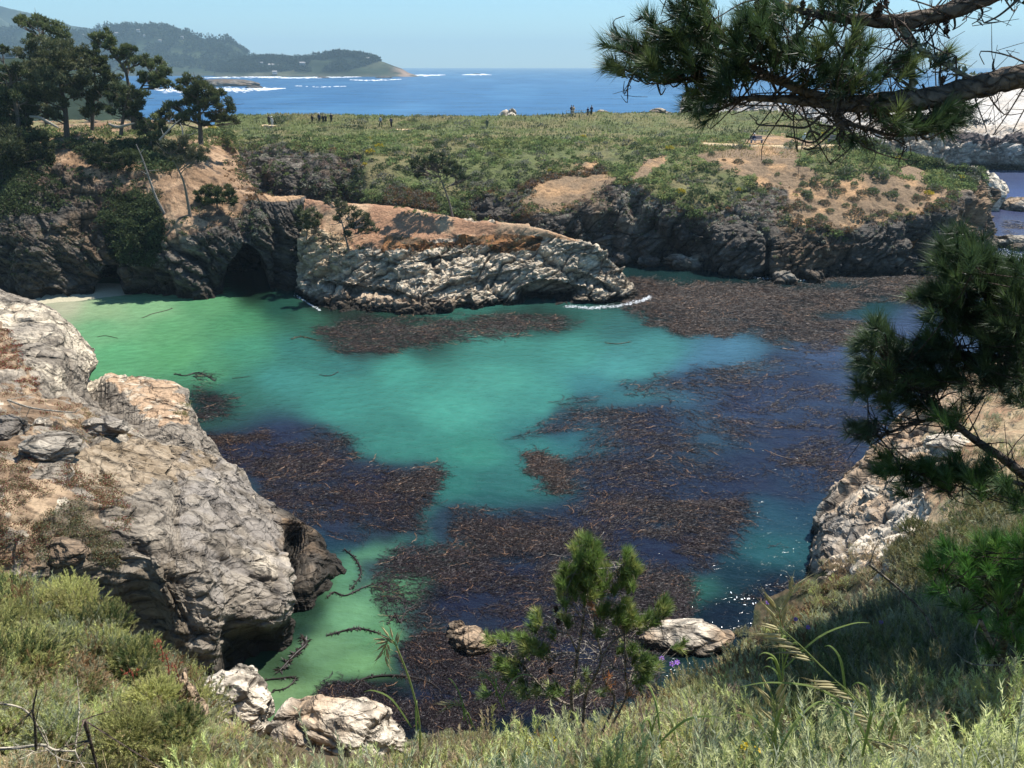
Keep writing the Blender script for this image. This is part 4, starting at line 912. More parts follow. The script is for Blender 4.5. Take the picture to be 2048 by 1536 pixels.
# ================================================================== PINES ACROSS THE COVE
def far_pine(trunk, Y, blobs, label, r0=.28, dens=1., col=(.06, .08, .035), col2=(.13, .155, .06), barkc=(.17, .14, .115), bare=2, group='pines across the cove', seed=0, name='pine_tree', leaf=.30, base=None, top_lit=1, roots=None):
    q = np.random.default_rng(900+seed)
    b = pick(trunk[0][0], trunk[0][1], ['cliff', 'mid', 'headland']) if base is None else D(trunk[0][0], trunk[0][1], base)
    Yb = b[1]
    T = [b-np.array([0, 0, .5])]+[D(x, y, Yb+(Y if i else 0)*0+q.normal()*.25) for i, (x, y) in enumerate(trunk[1:])]
    t = empty(name, b, label=label, cat='tree', group=group)
    tm = MB(); tm.tube(T, [r0*1.0, r0*.62, r0*.35], barkc, 7, 5)
    TT = crom(np.array(T), np.linspace(0, len(T)-1, 40))
    cm = MB()
    for bl in blobs:
        x, y, rp = bl[:3]; rp *= 1.3; asp = bl[3] if len(bl) > 3 else .62
        d = Yb/(slope(y)[1]); R0 = rp*d/1600.
        c = D(x, y, Yb+q.normal()*R0*1.0)
        k = np.argmin(np.linalg.norm(TT-c-np.array([0, 0, -.9*R0]), axis=1)+.8*np.maximum(0, TT[:, 2]-c[2]+.5*R0))
        mid = (TT[k]+c)/2+np.array([q.normal()*.2, q.normal()*.2, -.15*R0])
        tm.tube([TT[k], mid, c+np.array([0, 0, -.1*R0])], [r0*.35, r0*.2, .03], barkc, 5, 4)
        n = int(850*dens*(R0/1.5)**1.8)+90
        # sub-clumps make the crown uneven
        ns = max(4, int(9*(R0/1.5)**1.2)); sub, sd_ = dome_pts(c, (R0, R0, R0*asp), ns, q, .45, True, seed+int(x))
        for s_ in range(ns):
            rr = R0*(.26+.24*q.random())
            Q, dn = dome_pts(sub[s_], (rr, rr, rr*.7), max(12, n//ns), q, .5, True, s_)
            cc_ = np.array(col)+(np.array(col2)-np.array(col))*1.7*np.clip(.5+.5*dn[:, 2:3]+.2*q.normal(), 0, 1)*top_lit  # clump tops painted lighter, as if lit from above
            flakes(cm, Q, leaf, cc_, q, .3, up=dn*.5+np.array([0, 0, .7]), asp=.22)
        for _ in range(3+bare):
            e = c+q.normal(size=3)*np.array([R0, R0, R0*.5])*.8
            tm.tube([mid, (mid+e)/2+np.array([0, 0, -.1]), e], [.06, .035, .015], barkc, 4, 2)
    tm.build('trunk', BARK, t, smooth=True, origin=b)
    cm.build('crown', NEEDLE_F, t, origin=b)
    return t
NEEDLE_F = mat_col('far_needles', rough=.6, spec=.2, bumps=(), var=.3, vscale=.6, trans=.25)
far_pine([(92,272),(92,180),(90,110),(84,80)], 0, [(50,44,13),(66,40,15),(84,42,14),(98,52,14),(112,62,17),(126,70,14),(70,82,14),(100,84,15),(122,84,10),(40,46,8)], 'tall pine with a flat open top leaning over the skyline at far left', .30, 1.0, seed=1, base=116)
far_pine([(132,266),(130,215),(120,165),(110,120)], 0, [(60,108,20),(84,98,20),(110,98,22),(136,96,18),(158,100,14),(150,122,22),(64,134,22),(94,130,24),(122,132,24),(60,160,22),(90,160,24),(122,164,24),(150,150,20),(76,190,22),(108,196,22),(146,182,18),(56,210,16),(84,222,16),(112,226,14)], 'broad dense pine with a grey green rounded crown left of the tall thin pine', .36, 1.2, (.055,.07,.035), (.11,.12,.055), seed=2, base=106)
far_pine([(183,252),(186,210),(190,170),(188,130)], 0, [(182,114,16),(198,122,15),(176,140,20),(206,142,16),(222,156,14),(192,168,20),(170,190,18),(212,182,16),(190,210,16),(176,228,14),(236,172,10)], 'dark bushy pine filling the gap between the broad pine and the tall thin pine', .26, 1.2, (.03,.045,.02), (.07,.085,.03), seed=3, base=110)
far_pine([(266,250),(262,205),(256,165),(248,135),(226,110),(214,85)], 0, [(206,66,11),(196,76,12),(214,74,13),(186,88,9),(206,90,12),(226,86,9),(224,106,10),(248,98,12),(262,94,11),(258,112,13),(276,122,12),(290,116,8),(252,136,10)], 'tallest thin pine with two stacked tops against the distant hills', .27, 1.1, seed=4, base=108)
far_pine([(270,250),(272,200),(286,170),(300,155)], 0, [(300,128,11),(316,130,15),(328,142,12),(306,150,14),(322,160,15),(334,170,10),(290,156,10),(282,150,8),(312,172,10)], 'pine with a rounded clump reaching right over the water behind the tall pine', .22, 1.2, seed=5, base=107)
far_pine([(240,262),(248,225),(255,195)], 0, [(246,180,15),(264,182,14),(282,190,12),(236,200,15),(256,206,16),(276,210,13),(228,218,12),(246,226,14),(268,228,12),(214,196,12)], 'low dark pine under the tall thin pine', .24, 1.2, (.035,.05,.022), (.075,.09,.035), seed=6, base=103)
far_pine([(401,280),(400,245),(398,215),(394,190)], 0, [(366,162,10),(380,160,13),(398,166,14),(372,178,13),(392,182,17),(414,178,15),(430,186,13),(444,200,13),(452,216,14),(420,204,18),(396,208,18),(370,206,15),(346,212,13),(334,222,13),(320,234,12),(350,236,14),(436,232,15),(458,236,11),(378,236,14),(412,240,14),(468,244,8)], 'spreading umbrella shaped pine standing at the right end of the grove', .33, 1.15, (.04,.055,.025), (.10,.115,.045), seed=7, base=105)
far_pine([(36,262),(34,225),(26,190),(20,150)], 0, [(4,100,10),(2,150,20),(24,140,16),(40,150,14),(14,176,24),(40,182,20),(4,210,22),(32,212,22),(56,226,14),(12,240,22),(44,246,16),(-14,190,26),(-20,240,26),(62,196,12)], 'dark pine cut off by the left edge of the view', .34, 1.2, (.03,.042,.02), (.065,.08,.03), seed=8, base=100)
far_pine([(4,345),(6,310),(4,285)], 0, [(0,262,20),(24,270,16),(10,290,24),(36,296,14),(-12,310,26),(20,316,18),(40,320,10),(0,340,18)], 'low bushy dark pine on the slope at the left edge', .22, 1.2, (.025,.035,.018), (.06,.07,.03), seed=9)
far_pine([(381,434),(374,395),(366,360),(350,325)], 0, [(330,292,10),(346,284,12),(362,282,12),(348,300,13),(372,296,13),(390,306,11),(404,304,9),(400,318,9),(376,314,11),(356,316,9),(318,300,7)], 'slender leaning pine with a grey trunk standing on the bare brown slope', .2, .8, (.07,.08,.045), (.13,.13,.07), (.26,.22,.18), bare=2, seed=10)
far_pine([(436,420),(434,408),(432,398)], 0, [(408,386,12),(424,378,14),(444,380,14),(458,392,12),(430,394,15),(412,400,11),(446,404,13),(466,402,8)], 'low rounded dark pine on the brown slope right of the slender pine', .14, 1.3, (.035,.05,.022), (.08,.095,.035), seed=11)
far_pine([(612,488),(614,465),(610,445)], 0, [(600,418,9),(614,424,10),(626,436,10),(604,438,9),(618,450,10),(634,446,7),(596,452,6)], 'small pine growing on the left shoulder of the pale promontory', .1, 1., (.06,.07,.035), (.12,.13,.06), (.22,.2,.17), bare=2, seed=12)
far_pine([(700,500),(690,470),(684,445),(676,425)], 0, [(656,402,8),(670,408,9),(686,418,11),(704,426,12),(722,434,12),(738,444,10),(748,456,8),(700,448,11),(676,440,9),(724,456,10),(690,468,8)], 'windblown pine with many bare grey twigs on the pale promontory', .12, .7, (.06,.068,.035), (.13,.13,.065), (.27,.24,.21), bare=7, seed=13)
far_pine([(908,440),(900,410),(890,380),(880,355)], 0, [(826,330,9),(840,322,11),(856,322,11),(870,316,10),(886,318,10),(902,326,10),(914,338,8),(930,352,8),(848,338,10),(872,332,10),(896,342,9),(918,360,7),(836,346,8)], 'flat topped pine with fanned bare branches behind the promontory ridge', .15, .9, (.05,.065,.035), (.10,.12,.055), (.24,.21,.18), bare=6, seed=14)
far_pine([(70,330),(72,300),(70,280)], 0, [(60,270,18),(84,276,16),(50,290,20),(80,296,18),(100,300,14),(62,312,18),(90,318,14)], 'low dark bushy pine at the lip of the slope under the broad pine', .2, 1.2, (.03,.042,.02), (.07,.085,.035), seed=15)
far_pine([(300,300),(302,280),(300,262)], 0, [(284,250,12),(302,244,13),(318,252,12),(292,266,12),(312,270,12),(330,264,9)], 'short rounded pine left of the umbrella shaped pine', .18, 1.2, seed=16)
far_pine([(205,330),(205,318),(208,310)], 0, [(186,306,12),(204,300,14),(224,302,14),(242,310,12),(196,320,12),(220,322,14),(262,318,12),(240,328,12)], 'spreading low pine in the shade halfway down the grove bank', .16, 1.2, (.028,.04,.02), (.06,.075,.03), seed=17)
# bare dead trees
def dead(trunk, twigs, label, r0=.1, base=None, c=(.30, .27, .24)):
    b = pick(trunk[0][0], trunk[0][1], ['cliff', 'mid']) if base is None else D(trunk[0][0], trunk[0][1], base); Yb = b[1]
    m = MB(); m.tube([b-np.array([0, 0, .4])]+[D(x, y, Yb) for x, y in trunk[1:]], [r0, r0*.7, r0*.25], c, 6, 4)
    tr = empty('dead_tree', b, label=label, cat='tree', group='bare dead trees')
    m.build('trunk', BARK, tr, smooth=True, origin=b)
    for tw in twigs:
        m = MB(); m.tube([D(x, y, Yb+R_.normal()*.2) for x, y in tw], [r0*.45, r0*.12], c, 5, 3); m.build('limb', BARK, tr, smooth=True, origin=b)
dead([(330,424),(312,395),(296,350),(284,315),(272,288)], [[(296,350),(282,342)],[(298,342),(320,340)],[(288,322),(276,326)],[(282,305),(290,296)],[(306,385),(296,372)]], 'thin dead leaning trunk left of the slender pine on the brown slope', .16)
dead([(318,273),(336,262),(352,246),(362,238)], [[(336,262),(340,240),(344,232)],[(352,246),(350,238)],[(326,268),(322,256)]], 'pale forked dead limb under the umbrella shaped pine', .13, base=100, c=(.5,.46,.4))
dead([(366,272),(364,256),(360,246)], [[(366,272),(385,268),(396,264)],[(364,258),(370,250)],[(385,268),(388,260)]], 'pale dead stub between the forked limb and the umbrella pine trunk', .1, base=101, c=(.48,.44,.4))
for pts, lab in (([(60,233),(80,236),(100,246),(118,256)], 'long pale fallen log under the broad pine'), ([(218,248),(236,254),(254,250),(270,246)], 'pale curved fallen branch below the tall thin pine')):
    b = D(*pts[0], 100.); m = MB(); m.tube([D(x, y, 100.-i*.3) for i, (x, y) in enumerate(pts)], [.14, .2, .16, .08], (.42,.37,.3), 6, 4); o = m.build('fallen_log', BARK, origin=b, smooth=True); o.location = b; tag(o, lab, 'log', 'fallen logs in the grove')
# scrub under the pines and on the shaded cliff
P, nn, px0, py0, shp = CLIFF
r = np.random.default_rng(15); mb = MB(); front = (np.repeat(np.arange(shp[0]), shp[1]) < shp[0]*.93)
scrub(mb, choose(front & inpoly(px0, py0, [(-80,255),(470,255),(470,300),(330,290),(160,300),(-80,300)]), 520), .3, 1.2, .2, 80, [G2, G1*.7, G3*.7], .7)
scrub(mb, choose(front & inpoly(px0, py0, [(130,285),(330,280),(360,330),(330,350),(250,340),(200,330)]), 420), .4, 1.3, .2, 100, [G2*.6, G2*.8], .8)
scrub(mb, choose(front & inpoly(px0, py0, [(-80,300),(70,300),(110,350),(110,420),(-80,440)]), 420), .35, 1.3, .2, 100, [G2*.5, G2*.7], .8)
scrub(mb, choose(front & inpoly(px0, py0, [(215,380),(310,385),(330,470),(310,530),(230,520),(205,450)]), 420), .3, 1.1, .18, 90, [G2*.5, G2*.65], .8)
scrub(mb, choose(front & inpoly(px0, py0, [(90,330),(300,340),(300,400),(180,420),(80,400)]), 200), .2, .8, .18, 60, [G2*.7, PU*.7], .7)
scrub(mb, choose(front & inpoly(px0, py0, [(400,400),(520,400),(560,470),(470,480),(400,470),(330,470),(320,430)]), 330), .15, .6, .15, 40, [G2*.7, PU, GY*.8], .8)
scrub(mb, choose(front & inpoly(px0, py0, [(0,440),(240,440),(330,480),(330,560),(0,560)]), 500), .1, .4, .13, 22, [GY*.7, G2*.6, PU*.7], .8)
scrub(mb, choose(front & inpoly(px0, py0, [(440,300),(500,320),(560,390),(500,400),(450,350)]), 150), .2, .7, .17, 50, [G2*.8, PU, BR*.8], .8)
P, nn, px0, py0, shp = MID; front = (np.repeat(np.arange(shp[0]), shp[1]) < shp[0]*.93)
scrub(mb, choose(front & inpoly(px0, py0, [(770,465),(880,478),(990,468),(1090,473),(1080,498),(990,505),(820,498)]), 320), .08, .35, .11, 26, [BR, PU, G2, GY], .6)
scrub(mb, choose(front & inpoly(px0, py0, [(780,408),(900,430),(880,440),(790,425)]), 60), .15, .5, .14, 40, [G1, G2, GY], .6)
scrub(mb, choose(front & inpoly(px0, py0, [(600,440),(760,470),(720,520),(620,500)]), 150), .1, .4, .12, 26, [GY, G2, BR], .6)
tag(mb.build('cliff_scrub', FARLEAF), kind='stuff')
# woodland on the distant hills
mb = MB(); r = np.random.default_rng(33)
for (PP, sh_, tt), n, h, y_ in ((R2, 5200, 13, 0), (R1, 3200, 9, 0)):
    X, Yp, d_ = proj(PP)
    ok = (PP[:, 2] > 12) & (fbm(PP, 160, 4, 44) > -.25) & (tt > .1)
    ok &= ~inpoly(X, Yp, [(430,70),(470,95),(520,120),(560,150),(480,110),(440,88)]) & ~inpoly(X, Yp, [(800,110),(850,110),(850,160),(700,160),(700,140)]) & ~inpoly(X, Yp, [(380,146),(850,143),(850,160),(380,160)])
    k = r.choice(np.where(ok)[0], min(n, ok.sum()), replace=False)
    kr = r.choice(np.where((tt > .93) & (X > -50) & (X < 740) & (PP[:, 2] > 20))[0], 420)
    for kk, cnt in ((k, 15), (kr, 22)):
        for j in kk:
            hh = h*(.5+.8*r.random()); Q, dn = dome_pts(PP[j]+np.array([0, 0, hh*.35]), (hh*.42, hh*.42, hh*.65), cnt, r, .4, True, int(j) % 50)
            flakes(mb, Q, hh*.33, np.array([.028, .042, .022])*(.6+.9*r.random()), r, .3, up=dn)
tag(mb.build('far_woodland', FARLEAF), kind='stuff')
# ================================================================== KELP, FOAM
r = np.random.default_rng(77)
KELP = mat_col('kelp_blade', rough=.5, spec=.3, bumps=(), var=.3, vscale=.8)
KP = [ # polygon in the photo, relative cover, warmth
 ([(1270,575),(1330,558),(1450,562),(1600,566),(1760,562),(1900,552),(1920,600),(1800,600),(1700,612),(1600,628),(1540,640),(1540,665),(1470,682),(1400,672),(1330,650),(1240,640),(1250,612)], 1.5, 1.),
 ([(1540,650),(1600,640),(1700,640),(1750,660),(1740,700),(1660,705),(1560,695),(1520,680)], 1.2, .8),
 ([(620,640),(720,655),(860,640),(1000,628),(1100,628),(1160,640),(1100,655),(960,665),(880,680),(800,705),(720,700),(660,690),(700,672)], 1.0, .7),
 ([(975,880),(1060,850),(1120,825),(1180,800),(1260,780),(1380,745),(1480,715),(1600,712),(1720,730),(1760,860),(1720,960),(1620,1000),(1560,1010),(1480,985),(1490,1080),(1400,1140),(1330,1180),(1200,1180),(1080,1120),(900,1110),(890,1050),(960,1020),(1050,1000),(1090,960),(1040,915),(1150,930),(1200,900),(1180,860),(1080,862)], .42, .35),
 ([(1030,910),(1080,905),(1140,960),(1145,990),(1090,980),(1050,950)], 1.3, .9),
 ([(890,1060),(1000,1030),(1180,1020),(1300,1000),(1450,1000),(1480,1050),(1380,1120),(1200,1100),(1050,1110),(900,1110)], .6, .4),
 ([(400,855),(520,850),(640,850),(700,880),(740,930),(800,930),(900,940),(918,970),(870,1040),(870,1085),(780,1080),(690,1070),(600,1040),(540,1000),(470,930)], .5, .4),
 ([(410,860),(520,855),(530,875),(440,895)], 1.0, .9), ([(740,940),(880,940),(915,970),(860,1010),(780,990)], .7, .6),
 ([(740,1170),(790,1100),(880,1085),(1060,1100),(1250,1110),(1370,1160),(1380,1240),(1280,1290),(1280,1400),(1080,1440),(960,1440),(860,1480),(810,1430),(800,1300),(840,1250),(770,1200)], .55, .25),
 ([(640,1400),(680,1360),(760,1380),(800,1450),(700,1460),(630,1430)], .9, .1), ([(380,745),(440,760),(470,800),(390,850),(385,790)], .6, .5),
 ([(1400,830),(1560,800),(1700,900),(1650,960),(1500,940)], .15, .7), ([(1560,1160),(1620,1180),(1600,1240),(1450,1200)], .25, .3),
 ([(2000,440),(2060,438),(2060,470),(2005,475)], 1., .8), ([(1480,1090),(1620,1090),(1600,1120),(1500,1110)], .1, .5),
]
mb = MB()
for poly, dens, warm in KP:
    q = np.array(poly, float); x0, y0_ = q.min(0); x1, y1_ = q.max(0)
    N = int(dens*(x1-x0)*(y1_-y0_)*.75)
    x = x0+(x1-x0)*r.random(N); y = y0_+(y1_-y0_)*r.random(N)
    s = (-sT+cT*(768-y)/FPX)/(cT+sT*(768-y)/FPX); Y = -CH/s; X = (x-1024)/FPX*Y/(cT+sT*(768-y)/FPX)
    Q = np.stack([X, Y, np.zeros(N)], 1)
    w1 = fbm(Q*np.array([.6, 1.3, 1]), 5., 5, 201); w2 = fbm(Q*np.array([.5, 1.2, 1]), 1.3, 4, 203)
    jx = x+80*fbm(Q, 5., 5, 301, .7)+70*fbm(Q, 11., 2, 311)+9*r.normal(size=N); jy = y+44*fbm(Q+5, 4., 5, 302, .7)+5*r.normal(size=N)
    keep = inpoly(jx, jy, poly) & ((w1*.6+w2*.55+.75*r.random(N)-.15) > (.31 if dens < .5 else (.2 if dens < .9 else -.05)))
    Q = Q[keep]; Q = Q[r.random(len(Q)) < .38]
    K = 9; n0 = len(Q)
    ang = .35*np.sin(Q[:, 0]*.35)+1.1*fbm(Q, 5., 3, 207)+r.normal(size=n0)*.45
    cur = r.normal(size=n0)*.14; st = (.05+.07*r.random(n0))*(.7+Q[:, 1]/70)
    P_ = []; A_ = []; q_ = Q.copy()
    for k in range(K):
        P_.append(q_.copy()); A_.append(ang.copy())
        q_[:, 0] += np.cos(ang)*st; q_[:, 1] += np.sin(ang)*st; ang = ang+cur+r.normal(size=n0)*.12
    Q = np.concatenate(P_); ang = np.concatenate(A_); n = len(Q); tone = np.tile(r.random(n0), K)
    Q[:, :2] += r.normal(size=(n, 2))*.012; big_ = np.tile(r.random(n0) < .25, K)[:, None]; ang = ang+r.choice([-1, 1], n)*(.15+.45*r.random(n))
    d = np.stack([np.cos(ang), np.sin(ang), np.zeros(n)], 1); sd_ = np.stack([-np.sin(ang), np.cos(ang), np.zeros(n)], 1)
    L = (.05+.12*r.random(n)**1.5+.14*big_[:, 0])[:, None]*(.7+Q[:, 1:2]/60); wd = (.003+.0045*r.random(n)+.004*big_[:, 0])[:, None]*(.6+Q[:, 1:2]/50)
    Q[:, 2] = .012+.03*r.random(n)
    up = np.zeros((n, 3)); up[:, 2] = .01+.05*r.random(n)**2
    lift = sd_*wd; lift[:, 2] = (r.random(n)-.5)*.02
    V = np.stack([Q-d*L/2, Q-lift+up*.6, Q+d*L/2+up*.2, Q+lift+up*.6], 1).reshape(-1, 3)
    base = np.array([.027, .018, .024])*(1-warm)+np.array([.050, .027, .016])*warm
    c = base*(.2+.75*tone[:, None]**1.5+.2*r.random((n, 1)))*(1+.9*np.clip(fbm(Q, 1.6, 3, 208), 0, 1))[:, None]; pale = (tone > .965-.03*warm)[:, None]
    c = np.where(pale, np.array([.24, .135, .075]), c)  # a few strands painted pale as warm highlights
    F = (np.arange(n)*4)[:, None]+np.arange(4)[None]
    mb.add(V, F, np.repeat(c, 4, axis=0))
# thin ropes of stipe running through the beds
tag(mb.build('kelp_canopy', KELP), kind='stuff')
def ribbon(m, pts, w_, c, z=.03):
    """a thick wet kelp strand lying on the water"""
    m.tube([W(x, y, z) for x, y in pts], [w_*.5, w_, w_, w_*.35], c, 5, 6)
DK = (.022, .016, .012)
STR = [
 ([(522,1375),(530,1362),(560,1358),(585,1355),(590,1362),(570,1378),(545,1382)], .10, 'dark looped kelp strand over pale sand beside the small white boulder'),
 ([(700,1378),(730,1358),(790,1352),(850,1362),(880,1380)], .13, 'long curved dark kelp strand arching over green shallows at bottom centre'),
 ([(712,1390),(722,1368),(745,1378),(760,1392)], .09, 'short hooked kelp strand under the arching one'),
 ([(690,1100),(712,1120),(722,1148),(700,1180)], .12, 'hooked dark kelp strand right of the outcrop tip'),
 ([(655,1195),(668,1185),(690,1192),(722,1178),(748,1168)], .10, 'kelp strand trailing right below the outcrop tip'),
 ([(560,1342),(590,1310),(612,1290),(606,1275)], .20, 'thick dark kelp strand hugging the foot of the big outcrop'),
 ([(775,1250),(790,1230),(800,1245),(812,1225),(835,1215)], .11, 'twisted kelp strand at the edge of the green shallows'),
 ([(1540,903),(1552,910),(1580,918),(1600,920)], .04, 'single pale stick floating in the purple kelp'),
 ([(655,1272),(690,1262),(720,1258),(762,1268)], .12, 'small ragged kelp raft floating over pale green sand'),
 ([(285,636),(305,628),(330,622),(345,617)], .10, 'olive kelp frond floating near the sandy beach'),
 ([(195,674),(212,672),(236,677)], .07, 'small kelp frond floating beside the grey knob'),
 ([(350,748),(370,752),(398,746),(430,762)], .13, 'dark kelp frond off the orange ledge'),
 ([(585,678),(605,674),(640,682)], .16, 'oval kelp clump floating in the blue green water below the promontory'),
 ([(640,750),(660,752),(677,744)], .07, 'thin kelp scrap at the middle of the left water'),
 ([(465,757),(480,756),(498,753)], .05, 'straight thin kelp stipe floating alone'),
 ([(1210,686),(1235,688),(1262,684)], .10, 'kelp scrap floating in bright teal water'),
]
for i, (pts, w_, lab) in enumerate(STR):
    c0 = W(*pts[len(pts)//2], 0.0)
    pale = 'pale stick' in lab; cc = (.5, .36, .22) if pale else ((.05, .045, .02) if pts[0][1] < 700 else DK)
    t = empty('driftwood' if pale else 'kelp_strand', c0, label=lab, cat='driftwood' if pale else 'kelp', group=None if pale else 'loose kelp strands on the water')
    m = MB(); ribbon(m, pts, w_*.38, cc)
    m.build('stipe', KELP, t, smooth=True, origin=c0)
    if not pale:
        m = MB(); A = np.array([W(x, y, .03) for x, y in pts]); A = crom(A, np.linspace(0, len(A)-1, 60))
        B = A[r.integers(0, 60, 60)]; dd = rdir(60, r); dd[:, 2] *= .06
        sprigs(m, B, dd, w_*.9, 2, w_*1.1, w_*.5, .5, np.array(cc)*1.3, r); m.build('blades', KELP, t, origin=c0)
# foam flecks where swell meets rock, plus a few painted as sun glints
FOAM = mat_flat('foam', (.85, .88, .9), rough=.6, var=.05)
mb = MB()
for pts, w_, n in (([(1130,613),(1180,617),(1240,612),(1285,602),(1300,594)], 3.2, 900), ([(1330,527),(1380,533),(1440,541)], 2., 260), ([(1470,552),(1560,560),(1640,562)], 2., 260), ([(1990,512),(2030,515),(2070,518)], 11, 1600), ([(1985,535),(2060,528)], 4, 300), ([(590,590),(640,622)], 2, 120), ([(1940,340),(2000,341),(2070,343)], 2.5, 300), ([(1460,1195),(1510,1210)], 12, 10)):
    A = np.array(pts, float); tt = r.random(n)*(len(A)-1); i = np.minimum(tt.astype(int), len(A)-2); f = (tt-i)[:, None]
    q = A[i]*(1-f)+A[i+1]*f+r.normal(size=(n, 2))*np.array([w_*1.5, w_])*.5
    Q = np.array([W(x, y, .05) for x, y in q]); an = r.random(n)*6.28
    s1 = np.stack([np.cos(an), np.sin(an), 0*an], 1)*(.03+.09*r.random(n))[:, None]; s2 = np.stack([-np.sin(an), np.cos(an), 0*an], 1)*(.02+.04*r.random(n))[:, None]
    V = np.stack([Q-s1, Q-s2, Q+s1, Q+s2+np.array([0, 0, .02])], 1).reshape(-1, 3); mb.add(V, (np.arange(n)*4)[:, None]+np.arange(4)[None])
for pts, h_, n in (([(300,178),(360,182),(420,186)], 4., 250), ([(400,156),(500,154),(600,156)], 1.1, 200), ([(490,152),(560,154)], 1.6, 300), ([(560,157),(640,155),(720,154)], .9, 260), ([(640,153),(720,152),(800,152)], 1., 160), ([(700,160),(750,161),(800,159)], 1., 100), ([(800,150),(850,151),(890,150)], 1., 200), ([(925,150),(955,149),(982,150)], 1., 130), ([(420,177),(480,181),(570,177)], 2.6, 380), ([(590,172),(640,174),(690,173)], .9, 35)):
    A = np.array(pts, float); tt = r.random(n)*(len(A)-1); i = np.minimum(tt.astype(int), len(A)-2); f = (tt-i)[:, None]
    q = A[i]*(1-f)+A[i+1]*f; q[:, 1] += r.normal(size=n)*h_*.8*np.sin(np.pi*tt/(len(A)-1))
    Q = np.array([W(x, y, .2) for x, y in q]); sc__ = Q[:, 1:2]/1600.
    s1 = np.stack([1.5+3.5*r.random(n), r.normal(size=n)*1.5, 0*tt], 1)*sc__; s2 = np.stack([r.normal(size=n)*.6, 2+5*r.random(n), .25+.3*r.random(n)], 1)*sc__
    V = np.stack([Q-s1, Q-s2*np.array([1, 1, 0]), Q+s1, Q+s2], 1).reshape(-1, 3); mb.add(V, (np.arange(n)*4)[:, None]+np.arange(4)[None])
tag(mb.build('sea_foam_glints', FOAM), kind='stuff')
# ================================================================== LOOSE ROCKS
def boul(px, py, Y, r3, seed, cf, label, rz=0, group=None, z=None, **k):
    c = D(px, py, Y) if Y else W(px, py, 0.)
    if z is not None: c[2] = z
    return sphere_rock('boulder', c, r3, seed, cf, rz=rz, label=label, group=group, **k)
boul(464, 1424, 21.2, (1.5, 1.1, 1.15), 3, (1.2, .1, 1.1), 'squarish white boulder at the foot of the dark outcrop by the kelp loop', amp=.34, mat=NROCK)
boul(690, 1484, 19.5, (2.1, 1.3, 1.25), 8, (1.1, .4, 1.05), 'long cream boulder at the water edge below the viewpoint, right of the squarish white one', rz=-.35, amp=.3)
boul(938, 1285, None, (.95, .9, .62), 5, (1.0, .6, .85, .05), 'tan rock standing in the kelp left of the young pine', z=.1, amp=.3)
boul(915, 1258, None, (.4, .35, .28), 6, (1.0, .6, .8, .02), 'small crusty rock touching the tan rock in the kelp', z=.05)
boul(1372, 1283, None, (1.75, 1.0, .62), 12, (1.1, .5, .95, .05), 'wide tan rock at the waterline right of the young pine', z=.1, amp=.25)
boul(1690, 1170, 29, (1., .8, .6), 14, (.3, .6, .5), 'brown crusty rock under the cream shore rock', z=1.2)
sphere_rock('sea_stack', Z(1022, 178, 10), (2.9, 3, 5.2), 21, (1.6, .2, 1.3), mat=ROCK, label='white topped sea stack just peeking over the meadow rim', cat='rock')
sphere_rock('sea_rock', Z(452, 1130, -1), (46, 30, 10), 23, (.1, .6, .45), mat=ROCK, label='low brown islet ringed with surf off the grove', cat='rock', amp=.2)
for x, y, s, lab in ((645,156,9,'small dark rock awash in surf below the wooded point'),(768,156,11,'dark rock in the long breaker off the low point'),(510,176,7,'tiny rock in the surf right of the low islet'),(955,149,9,'lonely rock ringed with surf out on the open sea')):
    c = W(x, y, 0); sphere_rock('sea_rock', c, (s*1.6, s, s*.35), int(x), (.1, .5, .4), mat=ROCK, n=24, label=lab, cat='rock', group='rocks awash offshore')
sphere_rock('sea_rock', W(2044, 418, .3), (3.2, 3, 1.9), 25, (1., .9, .9), mat=ROCK, label='tan rock at the right edge in the purple inlet', cat='rock')
sphere_rock('sea_rock', W(2025, 492, .2), (3.4, 1.6, 1.4), 26, (1., .4, .7, .3), mat=ROCK, label='layered grey rock ledge off the tip of the headland', cat='rock')
sphere_rock('sea_rock', W(2050, 500, .1), (2.2, 1.2, .8), 27, (.2, .7, .5), mat=ROCK, label='weed covered rock beside the layered ledge', cat='rock')
sphere_rock('sea_rock', Z(1935, 150, 1.), (7, 5, 5.5), 28, (1.8, .2, 1.4), mat=ROCK, label='jagged white rock between the headland and the guano rock', cat='rock')
sphere_rock('sea_rock', Z(1830, 172, 5.), (5, 4, 7), 29, (.8, .3, .8), mat=ROCK, label='grey pointed rock behind the yellow flowered ridge', cat='rock')
for i, (x, y, s, q) in enumerate(((1195,512,1.9,.5),(1240,520,1.2,.6),(1345,524,1.3,.9),(1372,528,1.6,.9),(1490,545,1.1,1.),(1505,528,2.4,1.1),(1535,512,1.8,1.),(1455,538,.9,.8),(1630,553,1.2,.5),(1570,556,1.0,.9),(1300,523,1.2,.5))):
    sphere_rock('boulder', W(x, y+8, s*.25), (s*1.3, s, s*.75), 40+i, (q*.6, .4, .4+.25*q, .25), mat=ROCK, n=30, rz=i, amp=.5, label='small light rock at the foot of the dark headland cliff', cat='boulder', group='fallen rocks along the headland foot')
for i, (x, y, s) in enumerate(((1190,232,.9),(1205,229,1.1),(1222,231,.7),(1300,231,.8),(1318,229,1.4),(1330,231,1.),(1345,232,.7),(1285,233,.6))):
    sphere_rock('boulder', D(x, y-1, 157), (s*1.3, s, s*.6), 60+i, (.8, .5, .75), mat=ROCK, n=20, label='pale boulder on the far rim of the meadow against the sea', cat='boulder', group='pale boulders on the meadow rim')
